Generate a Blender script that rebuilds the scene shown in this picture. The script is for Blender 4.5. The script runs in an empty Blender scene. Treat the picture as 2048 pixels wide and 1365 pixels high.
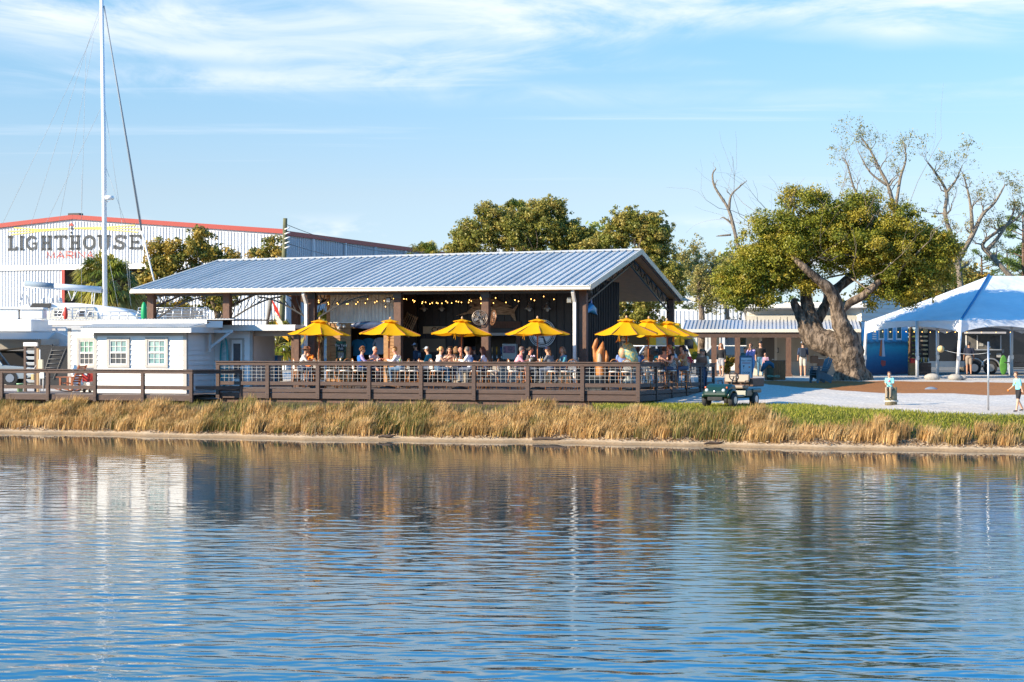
import bpy, math, random
import numpy as np
from mathutils import Vector, Matrix, Quaternion
rnd = random.Random(7)
rng = np.random.default_rng(7)
scene = bpy.context.scene
COL = scene.collection

# ------------------------------------------------------------------ camera
F = 3755.0          # focal length in pixels of the 2048 px wide photograph
CZ = 3.4            # camera height above the water
HY = 690.0          # row of the horizon
cd = bpy.data.cameras.new("camera")
cam = bpy.data.objects.new("camera", cd)
COL.objects.link(cam)
cam.location = (0, 0, CZ)
cam.rotation_euler = (math.radians(90), 0, 0)
cd.sensor_width = 36.0
cd.lens = 36.0 * F / 2048.0
cd.shift_y = (HY - 682.5) / 2048.0
cd.clip_start = 0.5
cd.clip_end = 6000
scene.camera = cam

# ------------------------------------------------------------------ sun, sky, exposure
SUN_AZ = math.radians(245)      # clockwise from +Y
SUN_EL = math.radians(25)
sd = Vector((math.cos(SUN_EL) * math.sin(SUN_AZ), math.cos(SUN_EL) * math.cos(SUN_AZ), math.sin(SUN_EL)))
sl = bpy.data.lights.new("sun", 'SUN')
sl.energy = 5.0
sl.angle = math.radians(0.5)
sl.color = (1.0, 0.84, 0.62)
so = bpy.data.objects.new("sun", sl)
COL.objects.link(so)
so.rotation_euler = (-sd).to_track_quat('-Z', 'Y').to_euler()
so.location = (-30, 0, 40)

world = bpy.data.worlds.new("World")
scene.world = world
world.use_nodes = True
wn, wl = world.node_tree.nodes, world.node_tree.links
wn.clear()

def N(nodes, t, **kw):
    n = nodes.new(t)
    for k, v in kw.items():
        setattr(n, k, v)
    return n

w_out = N(wn, 'ShaderNodeOutputWorld')
w_bg = N(wn, 'ShaderNodeBackground')
w_bg.inputs['Strength'].default_value = 0.15
sky = N(wn, 'ShaderNodeTexSky', sky_type='NISHITA')
sky.sun_disc = False
sky.sun_elevation = SUN_EL
sky.sun_rotation = SUN_AZ
sky.altitude = 0
sky.air_density = 1.0
sky.dust_density = 0.25
sky.ozone_density = 2.2

def wmath(op, a, b=None, c=None, clamp=False):
    n = N(wn, 'ShaderNodeMath', operation=op)
    n.use_clamp = clamp
    for i, x in enumerate((a, b, c)):
        if x is None:
            continue
        if isinstance(x, (int, float)):
            n.inputs[i].default_value = x
        else:
            wl.new(x, n.inputs[i])
    return n.outputs[0]

w_tc = N(wn, 'ShaderNodeTexCoord')
w_sep = N(wn, 'ShaderNodeSeparateXYZ')
wl.new(w_tc.outputs['Generated'], w_sep.inputs[0])
zc = wmath('MAXIMUM', w_sep.outputs[2], 0.02)
cu = wmath('DIVIDE', w_sep.outputs[0], zc)
cv = wmath('DIVIDE', w_sep.outputs[1], zc)
w_comb = N(wn, 'ShaderNodeCombineXYZ')
wl.new(cu, w_comb.inputs[0]); wl.new(cv, w_comb.inputs[1])

def wnoise(sx, sy, ox, oy, rot, scale, detail, rough, dist):
    m = N(wn, 'ShaderNodeMapping')
    m.inputs['Scale'].default_value = (sx, sy, 1)
    m.inputs['Location'].default_value = (ox, oy, 0)
    m.inputs['Rotation'].default_value = (0, 0, rot)
    wl.new(w_comb.outputs[0], m.inputs[0])
    n = N(wn, 'ShaderNodeTexNoise')
    n.inputs['Scale'].default_value = scale
    n.inputs['Detail'].default_value = detail
    n.inputs['Roughness'].default_value = rough
    n.inputs['Distortion'].default_value = dist
    wl.new(m.outputs[0], n.inputs['Vector'])
    return n.outputs['Fac']

def wramp(x, a, b):
    n = N(wn, 'ShaderNodeMapRange')
    n.interpolation_type = 'SMOOTHSTEP'
    n.inputs['From Min'].default_value = a
    n.inputs['From Max'].default_value = b
    wl.new(x, n.inputs['Value'])
    return n.outputs[0]

big = wramp(wnoise(0.45, 0.55, 3.1, 1.7, 0.15, 1.0, 3, 0.5, 0.3), 0.40, 0.64)
wisp = wramp(wnoise(0.7, 0.42, 0.4, 7.3, 0.9, 1.6, 8, 0.62, 0.9), 0.30, 0.64)
thin = wramp(wnoise(0.25, 1.3, 5.4, 2.0, 0.05, 1.1, 6, 0.6, 0.4), 0.56, 0.80)
near = wmath('SUBTRACT', 1.0, wramp(cv, 6.6, 8.2))          # the high sheet ends some way out
cir = wmath('MULTIPLY', wmath('MULTIPLY', wmath('MULTIPLY', big, wisp), near), wmath('MULTIPLY_ADD', wramp(cv, 4.3, 5.6), 0.9, 0.10))
cir = wmath('ADD', cir, wmath('MULTIPLY', wmath('MULTIPLY', thin, 0.35), wmath('SUBTRACT', 1.0, wramp(cv, 9.0, 14.0))))
# low cumulus far away over the land
az = wmath('DIVIDE', w_sep.outputs[0], wmath('MAXIMUM', w_sep.outputs[1], 0.05))
w_c2 = N(wn, 'ShaderNodeCombineXYZ')
wl.new(wmath('MULTIPLY', az, 9.0), w_c2.inputs[0]); wl.new(wmath('MULTIPLY', w_sep.outputs[2], 26.0), w_c2.inputs[1])
w_n2 = N(wn, 'ShaderNodeTexNoise')
w_n2.inputs['Scale'].default_value = 1.3
w_n2.inputs['Detail'].default_value = 6
w_n2.inputs['Roughness'].default_value = 0.55
wl.new(w_c2.outputs[0], w_n2.inputs['Vector'])
low = wmath('MULTIPLY', wramp(w_n2.outputs['Fac'], 0.5, 0.60), wmath('SUBTRACT', 1.0, wramp(w_sep.outputs[2], 0.052, 0.072)))
cl = wmath('MAXIMUM', wmath('MULTIPLY', cir, 0.85), wmath('MULTIPLY', low, 0.85), clamp=True)
upper = wramp(w_sep.outputs[2], 0.0, 0.02)
cl = wmath('MULTIPLY', cl, upper)
# the low sky is as blue and clear as the photograph's
w_t = N(wn, 'ShaderNodeMapRange')
w_t.inputs['From Min'].default_value = 0.0; w_t.inputs['From Max'].default_value = 0.5
wl.new(w_sep.outputs[2], w_t.inputs['Value'])
w_tint = N(wn, 'ShaderNodeValToRGB')
cr = w_tint.color_ramp; cr.interpolation = 'LINEAR'
for pos, c in ((0.0, (0.36, 0.47, 0.74)), (0.16, (0.48, 0.485, 0.57)), (0.36, (0.43, 0.575, 0.62)), (0.40, (0.34, 0.64, 0.78)), (0.46, (0.23, 0.70, 1.04)), (0.62, (0.18, 0.86, 1.34)), (1.0, (0.18, 0.82, 1.14))):
    e_ = cr.elements[0] if pos == 0.0 else (cr.elements[len(cr.elements) - 1] if pos == 1.0 else cr.elements.new(pos))
    e_.position = pos; e_.color = (c[0] / 1.5, c[1] / 1.5, c[2] / 1.5, 1)
wl.new(w_t.outputs[0], w_tint.inputs[0])
w_mul = N(wn, 'ShaderNodeMix', data_type='RGBA'); w_mul.blend_type = 'MULTIPLY'; w_mul.inputs['Factor'].default_value = 1
wl.new(sky.outputs[0], w_mul.inputs[6]); wl.new(w_tint.outputs[0], w_mul.inputs[7])
w_mix = N(wn, 'ShaderNodeMix', data_type='RGBA')
wl.new(cl, w_mix.inputs['Factor'])
w_sc = N(wn, 'ShaderNodeVectorMath', operation='SCALE'); w_sc.inputs['Scale'].default_value = 1.5
wl.new(w_mul.outputs[2], w_sc.inputs[0])
wl.new(w_sc.outputs[0], w_mix.inputs[6])
w_mix.inputs[7].default_value = (3.7, 3.8, 4.0, 1)
wl.new(w_mix.outputs[2], w_bg.inputs['Color'])
wl.new(w_bg.outputs[0], w_out.inputs['Surface'])

scene.view_settings.view_transform = 'Standard'
scene.view_settings.look = 'None'
scene.view_settings.gamma = 1.0
scene.view_settings.exposure = 1.03
scene.view_settings.use_curve_mapping = False
scene.cycles.max_bounces = 6
scene.cycles.diffuse_bounces = 3
scene.cycles.glossy_bounces = 3
scene.cycles.transmission_bounces = 3
scene.cycles.transparent_max_bounces = 6
scene.cycles.caustics_reflective = False
scene.cycles.caustics_refractive = False

# ------------------------------------------------------------------ frames of reference
A = math.radians(16.5)
UX, UY = math.cos(A), -math.sin(A)
VX, VY = math.sin(A), math.cos(A)
OX, OY = 4.685, 69.54
DZ = 1.68           # restaurant deck floor
WZ = 1.45           # lower boardwalk floor

def P(px, py, d):
    """world point seen at a photo pixel at depth d"""
    return Vector(((px - 1024) * d / F, d, CZ - (py - HY) * d / F))
def X(px, d):
    return (px - 1024) * d / F
def Zat(py, d):
    return CZ - (py - HY) * d / F
def uv(u, v, z=0.0):
    return Vector((OX + UX * u + VX * v, OY + UY * u + VY * v, z))
def u_at(px, v):
    k = (px - 1024) / F
    return (k * (OY + VY * v) - OX - VX * v) / (UX - k * UY)
def touv(p):
    dx, dy = p[0] - OX, p[1] - OY
    return dx * UX + dy * UY, dx * VX + dy * VY

def shore(x):
    return 64.9 - 0.35 * x + 0.35 * math.sin(x * 0.33 + 1) + 0.15 * math.sin(x * 1.1) + 0.10 * math.sin(x * 2.9 + .5) + 0.05 * math.sin(x * 6.1)
_T = [-60, -6, -1, 0, 0.9, 1.6, 2.6, 3.4, 4.3, 8, 14, 25, 38, 80, 4000]
_Z = [-3, -1.2, -0.2, 0.0, 0.14, 0.3, 0.72, 0.98, 1.1, 1.2, 1.37, 1.58, 1.72, 1.75, 1.75]
def ground(x, y):
    return float(np.interp(y - shore(x), _T, _Z))

# ------------------------------------------------------------------ objects
def tag(o, label=None, cat=None, group=None, kind=None):
    if label: o['label'] = label
    if cat: o['category'] = cat
    if group: o['group'] = group
    if kind: o['kind'] = kind
    return o
def empty(name, loc=(0, 0, 0), rz=0.0, label=None, cat=None, group=None, sc=1.0):
    o = bpy.data.objects.new(name, None)
    o.empty_display_size = 0.2
    COL.objects.link(o)
    o.location = loc
    o.rotation_euler = (0, 0, rz)
    if sc != 1.0: o.scale = (sc, sc, sc)
    return tag(o, label, cat, group)
def link_mesh(name, me, parent=None, loc=None, rz=None):
    o = bpy.data.objects.new(name, me)
    COL.objects.link(o)
    if parent is not None: o.parent = parent
    if loc is not None: o.location = loc
    if rz is not None: o.rotation_euler = (0, 0, rz)
    return o
def children(o):
    return [c for c in bpy.data.objects if c.parent is o]
def copy_tree(o, parent=None, kids=None):
    c = o.copy(); COL.objects.link(c)
    if parent is not None: c.parent = parent
    for ch in (kids[o.name] if kids else children(o)):
        copy_tree(ch, c, kids)
    return c
def kidmap(o, m=None):
    m = {} if m is None else m
    m[o.name] = children(o)
    for c in m[o.name]: kidmap(c, m)
    return m

class MB:
    def __init__(self):
        self.v = []; self.f = []; self.m = []; self.cur = 0; self.smooth = []
        self.sm = False
    def add(self, vs, fs):
        b = len(self.v)
        self.v.extend([tuple(p) for p in vs])
        for f in fs:
            self.f.append(tuple(b + i for i in f)); self.m.append(self.cur); self.smooth.append(self.sm)
        return self
    def box(self, c, s, rz=0.0, rx=0.0, ry=0.0):
        hx, hy, hz = s[0] / 2, s[1] / 2, s[2] / 2
        vs = [Vector((x, y, z)) for z in (-hz, hz) for y in (-hy, hy) for x in (-hx, hx)]
        if rz or rx or ry:
            M = Matrix.Rotation(rz, 3, 'Z') @ Matrix.Rotation(ry, 3, 'Y') @ Matrix.Rotation(rx, 3, 'X')
            vs = [M @ p for p in vs]
        vs = [p + Vector(c) for p in vs]
        return self.add(vs, [(0, 2, 3, 1), (4, 5, 7, 6), (0, 1, 5, 4), (2, 6, 7, 3), (0, 4, 6, 2), (1, 3, 7, 5)])
    def box2(self, a, b):
        return self.box([(a[i] + b[i]) / 2 for i in range(3)], [abs(b[i] - a[i]) for i in range(3)])
    def bar(self, p, q, w, h=None, up=(0, 0, 1)):
        h = h or w
        p, q = Vector(p), Vector(q)
        d = (q - p).normalized(); up = Vector(up)
        s = d.cross(up)
        if s.length < 1e-4: s = d.cross(Vector((1, 0, 0)))
        s.normalize(); t = s.cross(d)
        vs = [e + s * (w / 2 * i) + t * (h / 2 * j) for e in (p, q) for i, j in ((-1, -1), (1, -1), (1, 1), (-1, 1))]
        return self.add(vs, [(0, 3, 2, 1), (4, 5, 6, 7), (0, 1, 5, 4), (1, 2, 6, 5), (2, 3, 7, 6), (3, 0, 4, 7)])
    def tube(self, pts, rad, n=8, cap=True, jit=0.0):
        pts = [Vector(p) for p in pts]
        if isinstance(rad, (int, float)): rad = [rad] * len(pts)
        b = len(self.v); k = len(pts)
        prev = None
        for i, p in enumerate(pts):
            d = (pts[min(i + 1, k - 1)] - pts[max(i - 1, 0)])
            d = d.normalized() if d.length > 1e-9 else Vector((0, 0, 1))
            if prev is None:
                s = d.orthogonal().normalized()
            else:
                s = (prev - d * prev.dot(d))
                s = s.normalized() if s.length > 1e-6 else d.orthogonal().normalized()
            prev = s; t = d.cross(s)
            for j in range(n):
                a = 2 * math.pi * j / n
                r = rad[i] * (1 + (rnd.uniform(-jit, jit) if jit else 0))
                self.v.append(tuple(p + (s * math.cos(a) + t * math.sin(a)) * r))
        for i in range(k - 1):
            for j in range(n):
                j2 = (j + 1) % n
                self.f.append((b + i * n + j, b + i * n + j2, b + (i + 1) * n + j2, b + (i + 1) * n + j)); self.m.append(self.cur); self.smooth.append(True)
        if cap:
            self.f.append(tuple(b + j for j in reversed(range(n)))); self.m.append(self.cur); self.smooth.append(False)
            self.f.append(tuple(b + (k - 1) * n + j for j in range(n))); self.m.append(self.cur); self.smooth.append(False)
        return self
    def cyl(self, c, r, h, n=16, r2=None):
        c = Vector(c)
        return self.tube([c, c + Vector((0, 0, h))], [r, r if r2 is None else r2], n)
    def lathe(self, c, prof, n=16, sx=1.0, sy=1.0, smooth=True, a0=0.0):
        b = len(self.v); k = len(prof); c = Vector(c)
        for r, z in prof:
            for j in range(n):
                a = a0 + 2 * math.pi * j / n
                self.v.append((c.x + r * math.cos(a) * sx, c.y + r * math.sin(a) * sy, c.z + z))
        for i in range(k - 1):
            for j in range(n):
                j2 = (j + 1) % n
                self.f.append((b + i * n + j, b + i * n + j2, b + (i + 1) * n + j2, b + (i + 1) * n + j)); self.m.append(self.cur); self.smooth.append(smooth)
        return self
    def ball(self, c, r, n=12, k=8, s=(1, 1, 1)):
        pr = [(max(math.sin(math.pi * i / k), 0.001) * r, -math.cos(math.pi * i / k) * r * s[2]) for i in range(k + 1)]
        return self.lathe(c, pr, n, s[0], s[1])
    def prism(self, poly, y0, y1, plane='xz'):
        """polygon extruded; plane xz -> along y, xy -> along z, yz -> along x"""
        n = len(poly)
        def mk(a, b, t):
            return (a, t, b) if plane == 'xz' else ((a, b, t) if plane == 'xy' else (t, a, b))
        vs = [mk(a, b, y0) for a, b in poly] + [mk(a, b, y1) for a, b in poly]
        fs = [tuple(range(n)), tuple(reversed(range(n, 2 * n)))]
        fs += [(i, n + i, n + (i + 1) % n, (i + 1) % n) for i in range(n)]
        return self.add(vs, fs)
    def quad(self, a, b, c, d):
        return self.add([a, b, c, d], [(0, 1, 2, 3)])
    def mesh(self, name, mats):
        me = bpy.data.meshes.new(name)
        me.from_pydata(self.v, [], self.f)
        if not isinstance(mats, (list, tuple)): mats = [mats]
        for m in mats: me.materials.append(m)
        if len(mats) > 1: me.polygons.foreach_set('material_index', self.m)
        me.polygons.foreach_set('use_smooth', self.smooth)
        me.update()
        return me
    def build(self, name, mats, parent=None, loc=None, rz=None, fix=True, bevel=0.0):
        me = self.mesh(name, mats)
        if fix and len(self.f) < 20000:
            import bmesh
            bm = bmesh.new(); bm.from_mesh(me)
            bmesh.ops.recalc_face_normals(bm, faces=bm.faces)
            bm.to_mesh(me); bm.free()
        o = link_mesh(name, me, parent, loc, rz)
        if bevel:
            b = o.modifiers.new('b', 'BEVEL'); b.width = bevel; b.segments = 2; b.limit_method = 'ANGLE'
        return o

def fast_mesh(name, verts, faces, mat, col=None):
    """numpy arrays; all faces the same size; col = per vertex RGB"""
    me = bpy.data.meshes.new(name)
    nv, nf, k = len(verts), len(faces), faces.shape[1]
    me.vertices.add(nv); me.vertices.foreach_set('co', np.asarray(verts, np.float32).ravel())
    me.loops.add(nf * k); me.loops.foreach_set('vertex_index', np.asarray(faces, np.int32).ravel())
    me.polygons.add(nf)
    me.polygons.foreach_set('loop_start', np.arange(0, nf * k, k, dtype=np.int32))
    try: me.polygons.foreach_set('loop_total', np.full(nf, k, dtype=np.int32))
    except Exception: pass
    me.update(calc_edges=True)
    me.materials.append(mat)
    if col is not None:
        at = me.color_attributes.new('tint', 'FLOAT_COLOR', 'POINT')
        c4 = np.ones((nv, 4), np.float32); c4[:, :3] = col
        at.data.foreach_set('color', c4.ravel())
    return me

# ------------------------------------------------------------------ materials
MATS = {}
def mat(name, col, rough=0.6, metal=0.0, col2=None, scale=5.0, bump=0.0, bscale=None, detail=4, aniso=None, emit=0.0, spec=0.5, contrast=(0.35, 0.65), coat=0.0, tint=False, trans=0.0, sss=0.0):
    if name in MATS: return MATS[name]
    m = bpy.data.materials.new(name); m.use_nodes = True
    nt = m.node_tree; nd, lk = nt.nodes, nt.links
    b = nd['Principled BSDF']
    b.inputs['Roughness'].default_value = rough
    b.inputs['Metallic'].default_value = metal
    b.inputs['Specular IOR Level'].default_value = spec
    b.inputs['Base Color'].default_value = (*col, 1)
    if coat: b.inputs['Coat Weight'].default_value = coat
    if trans: b.inputs['Transmission Weight'].default_value = trans
    tc = N(nd, 'ShaderNodeTexCoord')
    src = tc.outputs['Object']
    if aniso:
        mp = N(nd, 'ShaderNodeMapping'); mp.inputs['Scale'].default_value = aniso
        lk.new(src, mp.inputs[0]); src = mp.outputs[0]
    last = None
    if col2 is not None:
        n = N(nd, 'ShaderNodeTexNoise'); n.inputs['Scale'].default_value = scale; n.inputs['Detail'].default_value = detail
        n.inputs['Roughness'].default_value = 0.6
        lk.new(src, n.inputs['Vector'])
        mr = N(nd, 'ShaderNodeMapRange'); mr.inputs['From Min'].default_value = contrast[0]; mr.inputs['From Max'].default_value = contrast[1]
        lk.new(n.outputs['Fac'], mr.inputs['Value'])
        mx = N(nd, 'ShaderNodeMix', data_type='RGBA')
        lk.new(mr.outputs[0], mx.inputs['Factor'])
        mx.inputs[6].default_value = (*col, 1); mx.inputs[7].default_value = (*col2, 1)
        last = mx.outputs[2]
    if tint:
        a = N(nd, 'ShaderNodeAttribute'); a.attribute_name = 'tint'
        if last is not None:
            mm = N(nd, 'ShaderNodeMix', data_type='RGBA'); mm.blend_type = 'MULTIPLY'; mm.inputs['Factor'].default_value = 1
            lk.new(last, mm.inputs[6]); lk.new(a.outputs['Color'], mm.inputs[7]); last = mm.outputs[2]
        else: last = a.outputs['Color']
    if last is not None: lk.new(last, b.inputs['Base Color'])
    if emit:
        b.inputs['Emission Strength'].default_value = emit
        b.inputs['Emission Color'].default_value = (*col, 1)
    if bump:
        n2 = N(nd, 'ShaderNodeTexNoise'); n2.inputs['Scale'].default_value = bscale or scale * 3; n2.inputs['Detail'].default_value = 5
        lk.new(src, n2.inputs['Vector'])
        bp = N(nd, 'ShaderNodeBump'); bp.inputs['Strength'].default_value = min(1.0, bump); bp.inputs['Distance'].default_value = 0.02 if bump < 0.9 else 0.08
        lk.new(n2.outputs['Fac'], bp.inputs['Height']); lk.new(bp.outputs[0], b.inputs['Normal'])
    MATS[name] = m
    return m
def leafmat(name, rough=0.55, transl=0.35):
    m = bpy.data.materials.new(name); m.use_nodes = True
    nd, lk = m.node_tree.nodes, m.node_tree.links
    b = nd['Principled BSDF']; b.inputs['Roughness'].default_value = rough; b.inputs['Specular IOR Level'].default_value = 0.35
    a = N(nd, 'ShaderNodeAttribute'); a.attribute_name = 'tint'
    lk.new(a.outputs['Color'], b.inputs['Base Color'])
    tr = N(nd, 'ShaderNodeBsdfTranslucent'); lk.new(a.outputs['Color'], tr.inputs['Color'])
    mx = N(nd, 'ShaderNodeMixShader'); mx.inputs[0].default_value = transl
    lk.new(b.outputs[0], mx.inputs[1]); lk.new(tr.outputs[0], mx.inputs[2])
    lk.new(mx.outputs[0], nd['Material Output'].inputs['Surface'])
    return m

M_brown = mat('dark brown stained timber', (0.088, 0.051, 0.038), 0.7, col2=(0.062, 0.037, 0.029), scale=3, aniso=(1, 6, 6), bump=0.35, bscale=14)
M_brown2 = mat('rough sawn brown post', (0.14, 0.075, 0.05), 0.75, col2=(0.09, 0.048, 0.034), scale=5, aniso=(3, 3, 1), bump=0.4, bscale=16)
M_tan = mat('honey pine board', (0.42, 0.22, 0.085), 0.6, col2=(0.30, 0.15, 0.055), scale=4, aniso=(1, 4, 4), bump=0.15)
M_ceil = mat('stained pine ceiling board', (0.60, 0.27, 0.095), 0.6, col2=(0.44, 0.19, 0.06), scale=3, aniso=(1, 5, 5), bump=0.15)
M_white = mat('white paint', (0.80, 0.78, 0.75), 0.5, col2=(0.73, 0.71, 0.68), scale=2.5, bump=0.05)
M_whitewall = mat('white siding paint', (0.80, 0.79, 0.77), 0.55, col2=(0.71, 0.70, 0.68), scale=1.4, bump=0.08, contrast=(0.4, 0.8))
M_greytrim = mat('warm grey trim paint', (0.46, 0.43, 0.39), 0.6, col2=(0.40, 0.37, 0.34), scale=3)
M_galv = mat('standing seam galvalume', (0.64, 0.63, 0.60), 0.55, 0.1, col2=(0.56, 0.56, 0.55), scale=1.6, bump=0.03)
M_galv2 = mat('weathered galvalume panel', (0.56, 0.56, 0.54), 0.5, 0.15, col2=(0.49, 0.50, 0.50), scale=0.9)
M_alu = mat('brushed aluminium', (0.62, 0.62, 0.62), 0.35, 0.8, col2=(0.52, 0.52, 0.53), scale=6)
M_black = mat('black painted metal siding', (0.028, 0.026, 0.026), 0.5, col2=(0.018, 0.017, 0.018), scale=3)
M_blacksteel = mat('black steel', (0.02, 0.019, 0.02), 0.45, 0.2, col2=(0.03, 0.028, 0.027), scale=7)
M_glass = mat('window glass', (0.05, 0.10, 0.10), 0.06, col2=(0.10, 0.20, 0.19), scale=1.1, spec=0.9)
M_glassd = mat('dark window glass', (0.035, 0.042, 0.05), 0.08, col2=(0.07, 0.07, 0.075), scale=3, spec=0.9)
M_rubber = mat('black rubber', (0.015, 0.015, 0.016), 0.8, col2=(0.03, 0.03, 0.03), scale=9, bump=0.3)
M_yellow = mat('golden yellow canvas', (0.86, 0.46, 0.012), 0.8, col2=(0.78, 0.39, 0.008), scale=3, bump=0.2, bscale=50)
M_pole = mat('varnished umbrella pole', (0.32, 0.10, 0.03), 0.4, col2=(0.22, 0.07, 0.02), scale=6, aniso=(4, 4, 1))
M_rattan = mat('rattan cane', (0.40, 0.17, 0.055), 0.5, col2=(0.28, 0.11, 0.035), scale=12)
M_weavew = mat('white woven plastic', (0.74, 0.73, 0.70), 0.5, col2=(0.62, 0.61, 0.58), scale=20)
M_weaveb = mat('black woven plastic', (0.02, 0.02, 0.024), 0.5, col2=(0.035, 0.035, 0.04), scale=20)
M_corr = mat('galvanised corrugated sheet', (0.58, 0.56, 0.50), 0.5, 0.12, col2=(0.44, 0.43, 0.38), scale=2.5, bump=0.1)
# ================================================================== GROUND AND WATER
def zone_mat():
    """sand at the water, dry soil under the reeds, lawn, white shell gravel and pine straw further in; all laid by position"""
    m = bpy.data.materials.new('shore_ground'); m.use_nodes = True
    nd, lk = m.node_tree.nodes, m.node_tree.links
    b = nd['Principled BSDF']; b.inputs['Roughness'].default_value = 0.9; b.inputs['Specular IOR Level'].default_value = 0.15
    a = N(nd, 'ShaderNodeAttribute'); a.attribute_name = 'tint'
    g = N(nd, 'ShaderNodeNewGeometry')
    n = N(nd, 'ShaderNodeTexNoise'); n.inputs['Scale'].default_value = 9; n.inputs['Detail'].default_value = 8; n.inputs['Roughness'].default_value = 0.75
    lk.new(g.outputs['Position'], n.inputs['Vector'])
    mr = N(nd, 'ShaderNodeMapRange'); mr.inputs['From Min'].default_value = 0.3; mr.inputs['From Max'].default_value = 0.7
    mr.inputs['To Min'].default_value = 0.52; mr.inputs['To Max'].default_value = 1.22
    lk.new(n.outputs['Fac'], mr.inputs['Value'])
    mm = N(nd, 'ShaderNodeVectorMath', operation='SCALE')
    lk.new(a.outputs['Color'], mm.inputs[0]); lk.new(mr.outputs[0], mm.inputs['Scale'])
    lk.new(mm.outputs[0], b.inputs['Base Color'])
    bp = N(nd, 'ShaderNodeBump'); bp.inputs['Strength'].default_value = 0.6; bp.inputs['Distance'].default_value = 0.04
    lk.new(n.outputs['Fac'], bp.inputs['Height']); lk.new(bp.outputs[0], b.inputs['Normal'])
    return m
M_ground = zone_mat()

def sheet(name, xs, ys, mat_, colfn, lift=0.0, zfn=None):
    nx, ny = len(xs), len(ys)
    gx, gy = np.meshgrid(xs, ys)
    sh = 64.9 - 0.35 * gx + 0.35 * np.sin(gx * 0.33 + 1) + 0.15 * np.sin(gx * 1.1) + 0.10 * np.sin(gx * 2.9 + .5) + 0.05 * np.sin(gx * 6.1)
    t = gy - sh
    z = np.interp(t, _T, _Z) + lift
    nz = (np.sin(gx * 2.1 + gy * 0.7) + np.sin(gx * 0.9 - gy * 1.7 + 2) + 0.6 * np.sin(gx * 5.1 + gy * 3.3)) * 0.012
    z = z + nz * np.clip(t / 2, 0, 1) * np.clip((130 - gy) / 60, 0, 1)
    v = np.stack([gx.ravel(), gy.ravel(), z.ravel()], 1)
    i = np.arange(nx * ny).reshape(ny, nx)
    f = np.stack([i[:-1, :-1].ravel(), i[:-1, 1:].ravel(), i[1:, 1:].ravel(), i[1:, :-1].ravel()], 1)
    me = fast_mesh(name, v, f, mat_, colfn(gx, gy, t).reshape(-1, 3))
    me.polygons.foreach_set('use_smooth', [True] * len(me.polygons))
    return link_mesh(name, me)

def sm(x, a, b):
    k = np.clip((x - a) / (b - a), 0, 1)
    return k * k * (3 - 2 * k)
def mixc(c, d, k):
    return c * (1 - k[..., None]) + np.array(d) * k[..., None]
_jr = np.random.default_rng(3)
def wob(x, y):
    return _jr.normal(0, 0.28, x.shape) + np.sin(x * 1.3 + y * 0.4) * 0.35 + np.sin(x * 3.7 - y * 1.1) * 0.15 + np.sin(x * 0.5 + 2.0 + y * 0.9) * 0.5

def ground_col(x, y, t):
    c = np.zeros(x.shape + (3,)) + np.array([0.36, 0.24, 0.13])             # wet sand
    c = mixc(c, (0.60, 0.45, 0.29), sm(t, 0.2, 0.7))                        # pale sand
    c = mixc(c, (0.20, 0.145, 0.085), sm(t + wob(x, y) * 0.4, 1.0, 1.7))    # reed litter
    lawn = np.array([0.115, 0.125, 0.022])
    lawnd = np.array([0.17, 0.155, 0.04])
    k = (np.sin(x * 2.3 + y) * np.sin(y * 3.1 - x) * 0.5 + 0.5)[..., None]
    c = mixc(c, lawn, sm(t, 2.0, 2.8))
    c = np.where((t > 2.8)[..., None], lawn * (1 - k * 0.6) + lawnd * k * 0.6, c)
    dark_ground = np.zeros(x.shape + (3,)) + np.array([0.13, 0.095, 0.055])  # plain dark brown replaces the lawn below and in front of the deck
    c = np.where(((t > 2.2) & (x + wob(x, y) < 7.2))[..., None], dark_ground, c)
    # gravel: starts nearer the water on the right
    w = wob(x, y) * 0.35
    g0 = np.interp(x, [-30, 2, 8, 10.7, 11.5, 12.5, 14.6, 18], [7.2, 7.2, 7.3, 7.9, 6.2, 5.0, 4.0, 3.7])
    kk = sm(t + w, g0 - 0.2, g0 + 0.35)
    c = mixc(c, (0.60, 0.56, 0.51), kk)
    # sand play patch on the right, in front of the gravel
    ks = sm(x + w, 11, 12.5) * sm(t + w, g0 - 0.2, g0 + 0.4) * (1 - sm(t + w, 7.5, 10))
    c = mixc(c, (0.60, 0.53, 0.46), ks)
    # pine straw under the oak
    s0 = np.interp(x, [5, 10.5, 12, 14.4, 18.8, 26], [60, 33, 24, 18, 16, 15])
    s1 = np.interp(x, [5, 12, 18, 24, 40], [34, 31, 31, 30, 31])
    ks = sm(t + w, s0 - 0.2, s0 + 0.3) * (1 - sm(t + w, s1, s1 + 0.6))
    c = mixc(c, (0.34, 0.145, 0.05), ks)
    # beyond: parking lot and woodland floor
    c = mixc(c, (0.20, 0.19, 0.17), sm(t, 45, 50))
    c = mixc(c, (0.10, 0.11, 0.04), sm(t, 90, 110))
    return c
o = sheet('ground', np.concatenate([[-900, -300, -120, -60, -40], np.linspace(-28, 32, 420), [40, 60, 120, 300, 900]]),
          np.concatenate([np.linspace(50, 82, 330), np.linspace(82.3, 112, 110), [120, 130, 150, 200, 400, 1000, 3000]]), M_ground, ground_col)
tag(o, 'sandy shore rising to lawn, white gravel and pine straw', kind='structure')

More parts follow.
